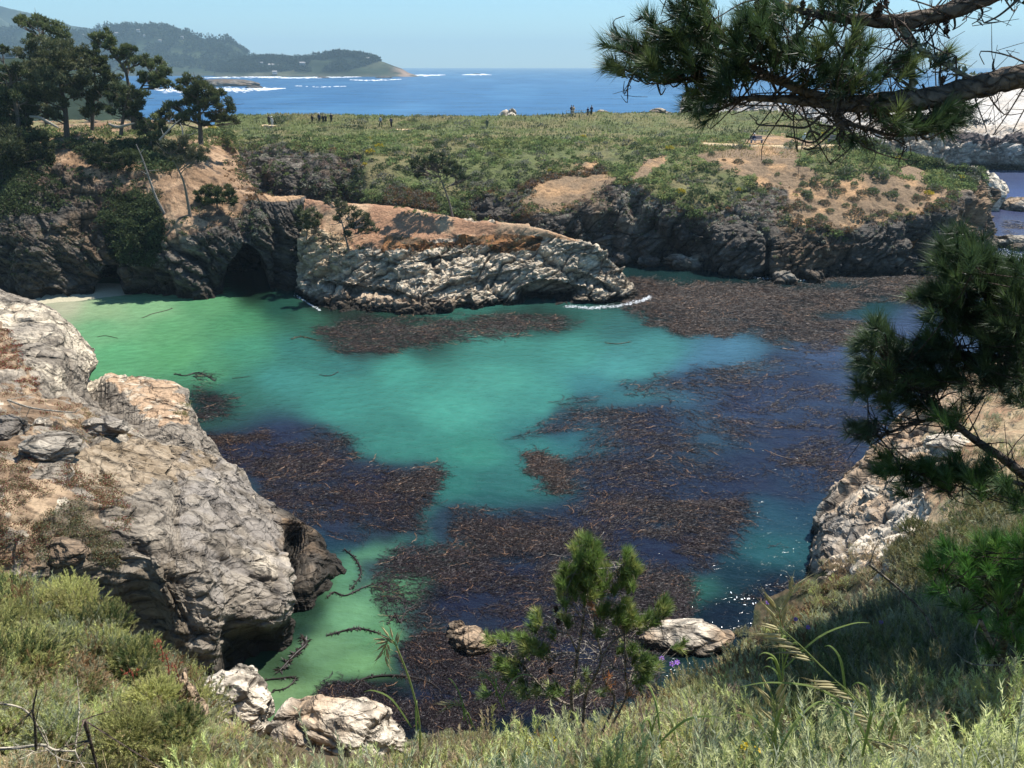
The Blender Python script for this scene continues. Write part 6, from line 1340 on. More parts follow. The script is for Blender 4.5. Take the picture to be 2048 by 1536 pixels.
# right hand slope behind the drooping pine: pale yellowish scrub
mb = MB(); P_, n_, X_, Y_, sh_ = NRIGHT
k = r.choice(np.where(inpoly(X_, Y_, [(1860,880),(2100,640),(2250,640),(2250,1200),(1720,1220),(1800,1150),(1880,1060),(1880,960)]))[0], 420)
sage(mb, P_[k], .35+.5*r.random(len(k)), 14, 18, .11, .024, [GRY*.8, STRAW*.6, OLV, np.array([.30, .28, .10])], lean=.6)
k = r.choice(np.where(inpoly(X_, Y_, [(1640,1120),(1860,1060),(1800,1190),(1650,1220)]))[0], 110)
sage(mb, P_[k], .25+.35*r.random(len(k)), 12, 16, .09, .018, [STRAW*.6, GRY*.8, BR], lean=.6)
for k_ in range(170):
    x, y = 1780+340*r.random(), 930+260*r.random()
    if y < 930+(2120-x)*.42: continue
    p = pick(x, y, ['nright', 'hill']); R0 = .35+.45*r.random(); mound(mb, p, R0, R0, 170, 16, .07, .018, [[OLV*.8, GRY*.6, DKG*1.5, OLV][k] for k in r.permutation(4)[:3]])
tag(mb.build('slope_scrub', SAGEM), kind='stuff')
# left hill brush
mb1 = mounds(None, 150, (-700, 400), (6.2, 12.5), (.3, .75), 300, 18, .055, .012, [OLV, GRY*.8, YG, BR*.9, DKG*1.2, DKG*1.5, YG*1.1], 1.15)
mb2 = mounds(None, 170, (-900, 520), (2.3, 6.3), (.18, .42), 200, 20, .046, .0085, [PALE, STRAW, OLV*1.3, GRY, YG, STRAW*.8], 1.25)
for V, C in zip(mb2.V, mb2.C): mb1.add(V, np.arange(len(V)).reshape(-1, 3), C)
tag(mb1.build('brush_cover', SAGEM), kind='stuff')
# bigger shrubs standing proud of the left brush, leaving dark hollows between them
mb = MB()
for x, y, Y, R0 in ((-20,1180,12.,.8),(60,1175,12.,.7),(130,1165,11.5,.65),(200,1215,11,.5),(20,1270,10.,.55),(110,1275,10.,.5),(190,1290,9.6,.5),(265,1290,9.4,.42),(60,1350,8.6,.45),(150,1370,8.4,.4),(300,1370,8.4,.36),(250,1440,7.,.33),(100,1440,7.,.36),(350,1430,7.4,.3)):
    c_ = D(x, y, Y); g_ = at_ground(x, Y); c_[2] = max(g_[2], c_[2]-R0*.9)
    cc = [[YG, YG*1.15, OLV*1.3], [OLV, DKG*1.4, YG*.8], [PALE*.8, GRY, YG*.9]][r.integers(0, 3)]
    mound(mb, c_, R0, R0*1.0, int(900*R0), 20, .045, .010, cc, lean=.25)
tag(mb.build('coyote_brush', SAGEM), kind='stuff')
# dry straw and thin grasses
mb = MB()
P = scatter(520, (-150, 620), (2.4, 9.)); d = unit(r.normal(size=(len(P), 3))*.55+np.array([0, 0, 1.]))
for p, dd in zip(P, d):
    L = .35+.5*r.random(); q = r.normal(size=3)*.08
    mb.tube([p, p+dd*L*.5+q, p+dd*L+q*2.5+np.array([0, 0, -.06])], [.0035, .0026, .001], STRAW*(.7+.6*r.random()), 3, 3)
P = scatter(260, (620, 2100), (2.2, 6.5)); d = unit(r.normal(size=(len(P), 3))*.4+np.array([0, 0, 1.]))
for p, dd in zip(P, d):
    L = .3+.4*r.random(); q = r.normal(size=3)*.06
    mb.tube([p, p+dd*L*.5+q, p+dd*L+q*2.5+np.array([0, 0, -.04])], [.0028, .002, .0008], np.array([.42, .44, .2])*(.7+.6*r.random()), 3, 3)
tag(mb.build('straw_grass', SAGEM), kind='stuff')
# reddish succulents and mats on the left outcrop
mb = MB(); P_, n_, X_, Y_, sh_ = NLEFT
def mats(poly, n, cols, sz=.05, hi=.10, clump=.13):
    k = np.where(inpoly(X_, Y_, poly))[0]
    if not len(k): return
    k = r.choice(k, n)
    for j in k:
        m_ = int(60+50*r.random()); q = r.normal(size=(m_, 3))*np.array([clump, clump, hi*.5]); q -= n_[j]*np.minimum(0, (q@n_[j]))[:, None]
        flakes(mb, P_[j]+q+n_[j]*.03, sz*.8, np.array(cols)[r.integers(0, len(cols), m_)], r, .35, up=n_[j]*.6)
RED, RUST = np.array([.35, .055, .05]), np.array([.28, .13, .07])
mats([(0,640),(30,680),(60,730),(90,760),(60,770),(0,740),(-40,700)], 120, [RED*.8, RUST, OLV], .07, .12)
mats([(-20,770),(90,770),(190,850),(160,880),(60,860),(-20,860)], 60, [RUST, OLV, STRAW*.6, RED*.7], .05, .1)
mats([(190,860),(270,865),(260,880),(200,880)], 22, [RED*.8, YG*.8, RUST], .04, .08)
mats([(120,930),(230,950),(270,1040),(240,1060),(180,1000),(110,970)], 110, [RED*.6, RUST, DKG, OLV], .045, .12)
mats([(0,880),(50,900),(110,980),(60,1020),(140,1060),(90,1120),(-60,1130),(-60,900)], 210, [RUST*.6, DKG, OLV*.8, RED*.4], .045, .12)
mats([(70,1040),(150,1000),(240,1080),(230,1140),(130,1100),(80,1130)], 170, [DKG, OLV*.8, RUST*.6, GRY*.6], .045, .12)
mats([(150,820),(220,860),(150,900),(110,860)], 40, [OLV, RUST, STRAW*.6], .045, .1)
mats([(340,800),(380,800),(380,830),(350,835)], 22, [OLV*1.1, YG*.6, DKG], .05, .14)
tag(mb.build('succulent_mat', LEAF), kind='stuff')
# ---- separate bushes one can point to --------------------------------------------------
def bush(seed, cols, R0, H0, n, ll, lw, label, loc, rz=0, twigc=(.30, .25, .2), tw=26, nl=12, group=None, cat='bush', tip=None, name='bush'):
    q = np.random.default_rng(seed); t = empty(name, loc, rz, 1, label=label, cat=cat, group=group)
    m = MB(); Q, d = dome_pts((0, 0, 0), (R0, R0, H0), n, q, .45, seed=seed)
    c = np.array(cols)[q.choice(len(cols), n)]*(.7+.5*np.clip(Q[:, 2:3]/H0, 0, 1))
    c = np.array(cols)[(vn(Q/(R0*.45)+seed, 5)*.5+.5+q.normal(size=n)*.12).clip(0, .999).__mul__(len(cols)).astype(int)]
    sprigs(m, Q*.8, unit(d+np.array([0, 0, .6])+q.normal(size=(n, 3))*.3), ll*2.2, nl, ll, lw, .7, c, q, tipcol=tip)
    m.build('foliage', SAGEM, t)
    m = MB()
    for _ in range(tw):
        e = rdir(1, q)[0]*np.array([R0, R0, H0]); e[2] = abs(e[2]); m.tube([(0, 0, -.1), e*.45+q.normal(size=3)*.05, e*.98], [.014, .007, .0025], twigc, 4, 3)
    m.build('stem', BARK, t); return t
BL = [(60,1250,11.5,.75,.8,[OLV, YG*.8, GRY*.9, BR],'olive bush at the left edge above the dry grass'),(112,1215,11.,.72,.85,[OLV*1.1, YG, GRY],'tall yellow green bush topping the left brush'),(165,1230,10.5,.62,.65,[GRY, BR*1.1, OLV],'grey brown twiggy bush between the two yellow green ones'),
 (235,1260,10.,.55,.85,[YG, YG*1.15, OLV*1.2],'bright yellow green bush leaning out over the dark outcrop wall'),(290,1300,9.5,.42,.6,[OLV*1.2, DKG*1.2, YG*.8],'green bush at the outer edge of the left brush'),(30,1340,9.,.6,.55,[YG*.85, GRY, OLV],'yellowish bush low at the left edge'),(140,1350,8.5,.55,.5,[BR*1.1, GRY, STRAW*.7],'dry brown twiggy bush in the left brush'),(240,1380,8.,.5,.5,[DKG*1.4, OLV, YG*.7],'dark leafy bush with small yellow flowers beside the red plants'),(330,1400,7.6,.42,.45,[OLV, DKG*1.4, BR],'dark green leafy bush beside the red tinged rock edge'),(200,1435,6.6,.4,.4,[OLV*1.2, YG*.9, STRAW*.8],'olive bush behind the orange flowers'),
 (350,1480,6.,.36,.38,[STRAW*.8, BR*1.2, GRY],'straw coloured dry bush left of the squarish boulder'),(520,1500,5.6,.42,.42,[PALE, GRY, PALE2],'pale grey green sagebrush mound in front of the two boulders'),
 (1400,1310,8.6,.45,.5,[PALE, GRY, OLV*1.3],'rounded pale bush right behind the purple flowers'),(1480,1350,8.,.45,.45,[GRY*.8, OLV, BR],'darker twiggy bush right of the rounded pale one'),(1290,1400,7.,.35,.38,[PU*1.5, BR*1.2, GRY],'mauve leafless bush right of the young pine'),(1700,1300,9.5,.6,.6,[GRY, OLV, PALE*.8],'grey green bush in the shade under the cream shore rock'),(1850,1330,8.5,.6,.6,[GRY*.8, OLV, GRY*.6],'shaded grey bush below the bright low pine'),(1750,1230,12.,.65,.7,[OLV*.9, GRY*.8, BR],'dark bush at the foot of the cream rock')]
for i, (x, y, Y, R0, H0, cols, lab) in enumerate(BL):
    g = at_ground(x, Y); bush(300+i, cols, R0*1.15, H0*1.2, int(900*R0/.5), .055, .012 if Y > 7 else .009, lab, g, rz=i, group='bushes on the near slope', tip=np.minimum(np.array(cols[0])*1.3, .6), nl=14)
# yellow lizard tail
t = bush(350, [YG*1.1, PALE, YG], .30, .42, 300, .035, .006, 'yellow flowering shrub under the young pine at bottom centre', at_ground(1085, 5.3), cat='bush', tip=(.65, .55, .04))
m = MB(); Q, d = dome_pts((0, 0, .02), (.34, .3, .52), 700, r, .8, seed=4); flakes(m, Q, .011, np.array([.75, .58, .03]), r, .2, asp=.8); m.build('flower', LEAF, t)['kind'] = 'stuff'
# flowers
def flower(p, n, s, c, label, group, stem=.25, name='wildflower', petals=6):
    t = empty(name, p, label=label, cat='flower', group=group); m = MB(); m2 = MB()
    for k in range(n):
        b_ = np.array([r.normal()*s*2, r.normal()*s*2, 0]); h = b_+np.array([r.normal()*.02, r.normal()*.02, stem*(.85+.3*r.random())])
        m2.tube([b_-np.array([0, 0, .05]), (b_+h)/2+r.normal(size=3)*.01, h], [.003, .0025, .002], (.2, .26, .08), 4, 3)
        nrm = unit(np.array([-.1, -.6, .8])+r.normal(size=3)*.3); a = unit(np.cross(nrm, [1, 0, .1])); c_ = np.cross(nrm, a)
        for j in range(petals):
            an = j*6.283/petals; e = a*math.cos(an)+c_*math.sin(an); f = -a*math.sin(an)+c_*math.cos(an)
            V = np.array([h, h+e*s*.6+f*s*.35, h+e*s+nrm*s*.25, h+e*s*.6-f*s*.35]); m.add(V, [(0, 1, 2, 3)], np.array(c)*(.8+.4*r.random()))
        m.ball(h+nrm*s*.1, s*.2, (.6, .45, .05), 6, 4)
    m.build('petals', LEAF, t); m2.build('stem', LEAF, t)
PUR = (.42, .20, .72)
flower(D(1336, 1328, 7.4)-np.array([0, 0, .35]), 4, .036, PUR, 'cluster of purple daisies over the dark kelp right of the young pine', 'purple flowers', .35)
flower(D(1548, 1216, 6.2)-np.array([0, 0, .4]), 1, .025, PUR, 'single purple flower high beside the upright grass head', 'purple flowers', .4)
for x, y, lab in ((1602,1238,'purple flower left of two in the shaded brush'),(1614,1246,'purple flower right of two in the shaded brush'),(1768,1250,'faint purple flower in the middle of the shaded brush')):
    flower(D(x, y, 8.)-np.array([0, 0, .3]), 1, .03, (.28, .16, .5), lab, 'purple flowers', .3)
flower(at_ground(1422, 2.5, .1), 2, .05, (.80, .62, .03), 'bright yellow trumpet flowers at the bottom edge', 'yellow flowers', .28)
flower(at_ground(1350, 2.3, .06), 2, .03, (.80, .35, .02), 'orange flowers at the bottom edge left of the yellow trumpets', 'orange flowers', .2)
flower(at_ground(1490, 3.6, .25), 2, .03, (.80, .55, .03), 'yellow orange flowers below the big grass heads', 'yellow flowers', .25)
for x, Y, n, lab in ((125,5.6,5,'patch of orange flowers low in the left brush'),(150,6.2,4,'orange flowers just right of the low patch'),(285,7.,3,'yellow flowers on the dark leafy bush')):
    flower(at_ground(x, Y, .15), n, .045, (.75, .36, .03) if 'orange' in lab else (.8, .6, .04), lab, 'orange and yellow flowers at left', .3)
# red plants at the left rock rim
for x, y, Y, lab in ((318,1285,9.3,'small red stemmed succulent on the tip of the left brush'),(262,1345,8.6,'red leafed plant among dark green leaves'),(350,1335,9.,'red succulent trailing down the thin rock rim'),(330,1310,9.1,'orange red succulent at the top of the thin rock rim')):
    p = D(x, y, Y); t = empty('red_succulent', p, label=lab, cat='plant', group='red succulents by the rim'); m = MB()
    sprigs(m, p*0+r.normal(size=(14, 3))*np.array([.04, .04, .05]), rdir(14, r)+np.array([0, 0, .6]), .06, 7, .03, .008, .6, np.array([.42, .10, .06]), r, cvar=.4); m.build('leaves', LEAF, t)
    m = MB(); m.tube([(0, 0, -.35), (.02, 0, -.15), (0, 0, .05)], [.01, .008, .005], (.35, .12, .08), 5, 4); m.build('stem', LEAF, t)
sphere_rock('boulder', D(372, 1372, 9.4)-np.array([0, 0, .45]), (.22, .3, .62), 95, (.6, .9, .9), label='narrow reddish rock poking out of the left brush beside the dark gap', rz=.3, amp=.3)
# tall grasses in seed
GR = (.34, .40, .14); SD = (.52, .46, .25)
def grass(pts, Y, label, head, r0=.006, nsp=18, spl=.10, side=0, leaves=3):
    A = [D(x, y, Y) for x, y in pts]; t = empty('seeding_grass', A[0], label=label, cat='grass', group='tall grasses in seed'); o0 = A[0]
    m = MB(); m.tube(A, [r0, r0*.8, r0*.4], GR, 6, 8)
    for k in range(leaves):
        s = A[0]+(A[-1]-A[0])*(.1+.15*k); e = s+np.array([r.normal()*.16, r.normal()*.08, .12+.15*r.random()]); m.tube([s, (s+e)/2+np.array([0, 0, .06]), e, e+(e-s)*.3-np.array([0, 0, .08])], [.004, .006, .004, .0005], (.30, .38, .12), 4, 4)
    m.build('stem', SAGEM, t, origin=o0)
    C_ = crom(np.array(A), np.linspace(0, len(A)-1, 60)); h0 = int(60*(1-head)); m = MB(); q = r
    for k in range(nsp):
        i = int(h0+(59-h0)*k/nsp); b_ = C_[i]; tdir = unit((C_[min(i+3, 59)]-C_[max(i-3, 0)])[None])[0]
        s_ = (1 if k % 2 else -1)*.45 if side == 0 else side*(.55+.2*r.random())
        pr = np.array([-tdir[2], 0, tdir[0]])
        dd = unit((tdir*.9+pr*s_+r.normal(size=3)*.1)[None])[0]; L = spl*(.8+.5*r.random())
        ped = b_+dd*L*.35; tip = ped+dd*L
        m.tube([b_, ped], [.0012, .0015], GR, 3, 1); m.tube([ped, ped+dd*L*.25, ped+dd*L*.6, tip], [.002, .0062, .0045, .0008], np.array(SD)*(.75+.5*r.random()), 5, 2)
        for _ in range(3): m.tube([tip-dd*L*.4, tip+dd*L*.35+r.normal(size=3)*.012], [.0009, .0003], np.array(SD)*1.1, 3, 1)
    m.build('seed_head', SAGEM, t, origin=o0)
grass([(840,1500),(838,1440),(822,1370),(800,1310),(786,1282),(774,1284),(768,1310)], 3.1, 'arching grass stem with a drooping golden head over the pale green shallows', .42, .0055, 18, .05, leaves=2)
grass([(1775,1490),(1745,1450),(1700,1390),(1640,1330),(1600,1290),(1560,1255)], 2.6, 'longest brome grass head sweeping up to the left over the kelp', .38, .004, 13, .09, side=1)
grass([(1790,1500),(1760,1460),(1715,1400),(1670,1360)], 2.5, 'lower brome grass head beside the longest one', .6, .004, 11, .085, side=1)
grass([(1568,1420),(1566,1340),(1563,1270),(1558,1215)], 3.2, 'upright green grass head with a bristly top', .35, .004, 12, .10)
grass([(1556,1400),(1560,1300),(1570,1220),(1590,1170)], 3.4, 'thin pale oat stalk leaning right above the upright head', .2, .0025, 7, .06)
grass([(1690,1520),(1720,1480),(1765,1482),(1830,1488)], 2.3, 'short brome head lying to the right at the bottom', .6, .003, 9, .08, side=-.6)
grass([(1545,1540),(1552,1480),(1550,1430),(1545,1390)], 2.6, 'leafy green grass tuft at the bottom beside the pale sagebrush', .5, .004, 12, .09)
grass([(1300,1480),(1312,1435),(1325,1425),(1345,1450),(1358,1520)], 2.8, 'bent tan grass blade at bottom centre right', .3, .004, 5, .03)
grass([(1010,1420),(1000,1380),(985,1358),(965,1352)], 3.8, 'arching seed stalk left of the young pine trunk', .5, .003, 12, .05)
grass([(950,1460),(935,1425),(915,1408),(895,1412)], 3.9, 'short pale oat head over the dark water at bottom centre', .5, .003, 10, .05)
# nearest individual sagebrush plants whose every leaf shows
for i, (x, Y, h, lab) in enumerate(((1850,1.45,.85,'leftmost crisp sagebrush sprig of the dark bottom corner'),(1925,1.35,.9,'tallest crisp pale sagebrush at the bottom right'),(2010,1.3,.82,'crisp sagebrush by the bottom right corner'),(1720,1.6,.8,'pale sagebrush under the short brome head'),(1640,1.6,.78,'pale sagebrush at the bottom beside the leafy grass'),(1480,1.8,.75,'pale sagebrush right of the yellow trumpet flowers'),(1200,2.,.75,'pale sagebrush at bottom centre'),(900,2.2,.8,'feathery pale sagebrush at the bottom left of centre'),(700,2.6,.9,'pale sagebrush in front of the long cream boulder'))):
    t = empty('sagebrush', at_ground(x, Y), label=lab, cat='sagebrush', group='nearest sagebrush plants'); q = np.random.default_rng(i+5); m = MB(); n = 26
    B = np.stack([q.normal(size=n)*.07, q.normal(size=n)*.06, q.random(n)*.12], 1); d = unit(np.stack([q.normal(size=n)*.3, q.normal(size=n)*.3, np.ones(n)], 1)); L = h*(.5+.5*q.random(n))
    sprigs(m, B, d, L, 70, .034, .0058, .6, PALE2*1.05, q, t0=.25, cvar=.18, tipcol=(.58, .6, .4)); sprigs(m, B+d*L[:, None]*.85, d, .03, 14, .03, .0046, .5, PALE2*1.2, q)
    m.build('foliage', SAGEM, t); m = MB()
    for a_, b2_, l_ in zip(B, d, L): m.tube([a_-np.array([0, 0, .1]), a_+b2_*l_*.5, a_+b2_*l_], [.003, .0022, .0012], (.42, .42, .27), 4, 2)
    m.build('stem', SAGEM, t)
# bare branches at lower left and the dead snag in the shaded brush
for pts, Y, w_, c, lab in (([(-30,1500),(40,1495),(85,1490),(110,1500),(150,1502)], 3.2, .009, (.55,.48,.36), 'pale crooked fallen twig at the bottom left'),([(-20,1405),(50,1420),(90,1480),(100,1500)], 3.3, .006, (.5,.43,.32), 'thin pale twig crossing the fallen one'),([(168,1440),(180,1480),(195,1540)], 2.8, .010, (.16,.12,.09), 'dark bare stem rising from the bottom edge at left'),([(72,1500),(70,1450),(66,1420),(74,1380)], 3.0, .007, (.22,.17,.12), 'dark knobbly bare stem near the left edge'),
    ([(1740,1130),(1800,1180),(1850,1230),(1880,1290)], 6.2, .014, (.30,.26,.20), 'long grey dead branch slanting through the shaded brush'),([(1960,1240),(1985,1290),(2010,1330),(2030,1370)], 4.6, .016, (.36,.31,.25), 'grey forked dead branch under the bright low pine'),([(15,800),(60,815),(110,822),(150,825)], 34, .05, (.40,.35,.28), 'grey driftwood branch on the left outcrop')):
    A = [D(x, y, Y) for x, y in pts]; m = MB(); m.tube(A, [w_, w_*.8, w_*.5], c, 6, 6); o0 = A[0]; t = empty('dead_branch', o0, label=lab, cat='branch', group='bare dead branches'); m.build('limb', BARK, t, origin=o0, smooth=True)
    m = MB()
    for k in range(7):
        s = A[0]+(A[-1]-A[0])*r.random(); s = A[r.integers(0, len(A))]; e = s+r.normal(size=3)*w_*14; m.tube([s, (s+e)/2+r.normal(size=3)*w_*2, e], [w_*.45, w_*.3, w_*.12], c, 4, 3)
    m.build('twigs', BARK, t, origin=o0)
# ================================================================== PEOPLE, BENCHES, HOUSES, BIRDS
def flatm(n, c, **k): return mat_flat(n, c, **k)
SKIN = flatm('skin', (.45, .28, .2)); MATC = {}
def cm_(c):
    if c not in MATC: MATC[c] = flatm('cloth', c, rough=.85)
    return MATC[c]
def person(loc, face, shirt, trousers, label, hat=None, hair=(.05, .035, .02), pack=None, stride=.18, sit=False, arm='down', group='people on the headland', h=1.72):
    t = empty('person', loc, face, h/1.72, label=label, cat='person', group=group)
    hip = .90 if not sit else .50
    def leg(s):
        if sit: return [(s*.09, 0, hip), (s*.11, .42, hip+.02), (s*.11, .46, .08), (s*.11, .60, .04)]
        return [(s*.09, 0, hip), (s*.10, s*stride*.5+.03, .50), (s*.10, s*stride, .08), (s*.10, s*stride+.15, .04)]
    sh = hip+.52
    arms = {'down': [(.24, .04, sh-.28), (.26, .12, sh-.52)], 'up': [(.26, .22, sh-.16), (.10, .42, sh+.02)], 'bent': [(.27, .02, sh-.28), (.16, .26, sh-.30)]}[arm]
    V = [(0, 0, hip), (0, 0, hip+.28), (0, 0, sh), (0, 0, sh+.10), (0, .015, sh+.20), (0, .01, sh+.30)]; R = [(.15, .10), (.13, .095), (.17, .09), (.055, .055), (.085, .095), (.065, .075)]
    E = [(0, 1), (1, 2), (2, 3), (3, 4), (4, 5)]
    for s in (-1, 1):
        L = leg(s); i = len(V); V += L; R += [(.085, .085), (.06, .06), (.042, .042), (.04, .03)]; E += [(0, i), (i, i+1), (i+1, i+2), (i+2, i+3)]
        i = len(V); V += [(s*.18, 0, sh-.03)]+[(s*a[0], a[1], a[2]) for a in arms]+[(s*arms[1][0], arms[1][1]+.05, arms[1][2]-.07)]; R += [(.055, .055), (.04, .04), (.03, .03), (.035, .02)]
        E += [(2, i), (i, i+1), (i+1, i+2), (i+2, i+3)]
    me = bpy.data.meshes.new('person_body'); me.from_pydata(V, E, []); o = bpy.data.objects.new('body', me); COL.objects.link(o); o.parent = t
    me.materials.append(SKIN)
    mo = o.modifiers.new('skin', 'SKIN'); lay = me.skin_vertices[0] if me.skin_vertices else None
    if lay is None:
        bpy.context.view_layer.objects.active = o
    for k, (a, b_) in enumerate(R):
        if me.skin_vertices: me.skin_vertices[0].data[k].radius = (a, b_); me.skin_vertices[0].data[k].use_root = (k == 0)
    su = o.modifiers.new('sub', 'SUBSURF'); su.levels = 1; su.render_levels = 1
    m = MB()
    m.tube([(0, 0, hip-.02), (0, 0, hip+.2), (0, 0, sh-.06), (0, 0, sh+.05)], [.175, .165, .20, .09], (1, 1, 1), 12, 4)
    for s in (-1, 1): m.tube([(s*.15, 0, sh-.01), (s*arms[0][0], arms[0][1], arms[0][2]), (s*arms[1][0], arms[1][1], arms[1][2]+.02)], [.075, .058, .045], (1, 1, 1), 8, 3)
    m.build('shirt', cm_(shirt), t, smooth=True)
    m = MB()
    for s in (-1, 1): L = leg(s); m.tube([(s*.07, 0, hip+.06)]+L[:1]+L[1:3], [.13, .11, .08, .058], (1, 1, 1), 10, 4)
    m.build('trousers', cm_(trousers), t, smooth=True)
    m = MB(); m.ball((0, -.012, sh+.265), (.10, .115, .11), (1, 1, 1), 10, 8); m.build('hair', cm_(hair), t, smooth=True)
    m = MB()
    for s in (-1, 1): m.ball((s*.034, .105, sh+.215), (.012, .008, .010), (1, 1, 1), 6, 4)
    m.ball((0, .115, sh+.185), (.014, .02, .02), (1, 1, 1), 6, 4); m.ball((0, .105, sh+.145), (.026, .008, .007), (1, 1, 1), 6, 4); m.build('face', SKIN, t, smooth=True)
    if hat:
        m = MB(); m.tube([(0, 0, sh+.29), (0, 0, sh+.30), (0, 0, sh+.35), (0, 0, sh+.385)], [.19, .12, .11, .03], (1, 1, 1), 12, 3); m.build('hat', cm_(hat), t, smooth=True)
    if pack:
        m = MB(); m.tube([(0, -.19, hip+.08), (0, -.22, hip+.25), (0, -.19, sh+.0)], [.12, .16, .11], (1, 1, 1), 10, 4); m.build('backpack', cm_(pack), t, smooth=True)
    return t
HP = ['headland']
BLK, WHT, NAV, GRYc, TANc, KH = (.02, .02, .022), (.75, .75, .74), (.03, .04, .09), (.2, .2, .2), (.5, .4, .28), (.12, .14, .08)
person(pick(540, 251, HP), .5, BLK, BLK, 'dark clothed person standing left of the pair at left', stride=.04)
person(pick(545, 252, HP), -.4, (.72, .66, .62), (.75, .68, .64), 'person in pale pink clothes and white hat, right of the pair at left', hat=WHT, stride=.05)
person(pick(761, 253, HP), 2.6, (.35, .42, .5), BLK, 'left of the two dark walkers on the rim, carrying a dark backpack', pack=BLK, stride=.2)
person(pick(782, 255, HP), -2.6, NAV, BLK, 'right of the two dark walkers on the rim, elbow out', arm='bent', pack=BLK, stride=.1)
for x, y, lab, hat, a in ((624,240,'person at the left end of the group of five beyond the meadow rim',None,'down'),(639,240,'person in a white hat, second of the group beyond the rim',WHT,'down'),(646,241,'small person in the middle of the group beyond the rim',None,'down'),(652,241,'stooping small person fourth in the group beyond the rim',None,'bent'),(662,240,'tallest dark person at the right end of the group beyond the rim',None,'bent')):
    p = pick(x, 243, HP); p[2] -= .35; person(p, 3.14, BLK if x != 639 else NAV, BLK, lab, hat=hat, arm=a, stride=.05, h=1.75 if x in (662, 639) else 1.5)
person(pick(975, 254, HP)-np.array([0, 0, .3]), 3., KH, KH, 'lone person in olive green walking through the middle of the meadow', stride=.1)
for x, lab, c, s in ((1142,'left person standing at the lookout rail','B',0),(1147,'pale topped person beside the left one at the lookout rail','P',0),(1176,'person stooping at the right end of the lookout','B',0),(1182,'taller dark person at the right end of the lookout','B',0)):
    p = pick(x, 231, HP); person(p, 3.1, TANc if c == 'P' else NAV, BLK if c == 'B' else TANc, lab, stride=.03, arm='bent', h=1.4 if 'stoop' in lab else 1.7)
person(pick(1607, 292, HP), -1.5, (.6, .72, .68), BLK, 'person in a pale mint top and white hat walking along the dust path', hat=WHT, stride=.28, pack=(.5, .55, .5))
WOOD = mat_flat('bench_wood', (.24, .22, .25), rough=.8)
def bench(loc, rz, label):
    t = empty('bench', loc, rz, 1, label=label, cat='bench')
    m = MB()
    for k in range(3): m.box((0, -.18+.16*k, .45), (1.9, .14, .05))
    m.build('seat', WOOD, t); m = MB()
    for k in range(3): m.box((0, -.34-.03*k, .60+.15*k), (1.9, .04, .13), rx=-.15)
    m.build('backrest', WOOD, t)
    for s in (-1, 1):
        m = MB(); m.box((s*.8, -.02, .21), (.10, .46, .42)); m.build('leg', WOOD, t)
    return t
bp_ = pick(1513, 288, HP); bp_[2] += .12; bench(bp_, 3.3, 'grey wooden bench beside the dust path with a person sitting on it')
person(bp_+np.array([-.45, -.05, .0]), 3.3, NAV, (.25, .25, .3), 'person in navy with a white cap sitting on the bench', hat=WHT, sit=True)
bp2 = pick(1668, 285, HP); bench(bp2+np.array([0, 0, .1]), 2.2, 'small bench at the far right end of the dust path')
def fence(pxs, hts, label, cat='railing', name='railing', rails=(.55, 1.0), w_=.05, c=(.5, .45, .38)):
    A = [pick(x, y, HP) for x, y in pxs]; t = empty(name, A[0], label=label, cat=cat); m0 = mat_flat('rail_wood', c)
    for a in A:
        m = MB(); m.box(a-A[0]+np.array([0, 0, hts*.5-.1]), (w_*1.6, w_*1.6, hts+.2)); m.build('post', m0, t)
    for h in rails:
        m = MB(); m.tube([a-A[0]+np.array([0, 0, h]) for a in A], [w_*.6, w_*.6], (.5,)*3, 6, 2); m.build('rail', m0, t)
fence([(1132,233),(1142,233),(1152,233),(1162,233),(1174,233)], 1.05, 'weathered wooden rail of the lookout on the far rim')
fence([(655,252),(690,252),(725,253)], .5, 'low cable fence along the rim left of the walkers', 'fence', 'cable_fence', (.45,), .022, (.6, .55, .4))
fence([(860,257),(900,258),(940,259),(985,259),(1040,260)], .5, 'low cable fence through the middle of the meadow', 'fence', 'cable_fence', (.45,), .022, (.6, .55, .4))
# houses far off
HW, HR, HD = mat_flat('house_wall', (.42, .41, .40), vscale=.1), mat_flat('house_roof', (.42, .38, .36), vscale=.1), mat_flat('house_glass', (.08, .1, .12), rough=.2)
def house(px, py, w_, label, names, flat=False):
    p = pick(px, py, names, 4); d = np.linalg.norm(p-np.array([0, 0, CH])); W_ = w_*d/1600*.72; hh = max(3.2, W_*.32)
    t = empty('house', p, R_.normal()*.15, 1, label=label, cat='house', group='houses on the far shore')
    m = MB(); m.box((0, -4, hh*.35+1), (W_, W_*.5, hh*1.3+2)); m.build('wall', HW, t); m = MB()
    if flat: m.box((0, -4, hh+2.4), (W_*1.08, W_*.6, hh*.18))
    else:
        a = W_*.55; b_ = W_*.3; z = hh+2; m.add([(-a, -4-b_, z), (a, -4-b_, z), (a, -4+b_, z), (-a, -4+b_, z), (-a*.9, -4, z+hh*.6), (a*.9, -4, z+hh*.6)], [(0, 1, 5, 4), (2, 3, 4, 5), (0, 3, 2, 1), (1, 2, 5, 5), (3, 0, 4, 4)])
    m.build('roof', HR if not flat else HW, t)
    for k in range(3):
        m = MB(); m.box((W_*(-.3+.3*k), -4-W_*.25, hh*.5+1.4), (W_*.18, .3, hh*.5)); m.build('window', HD, t)
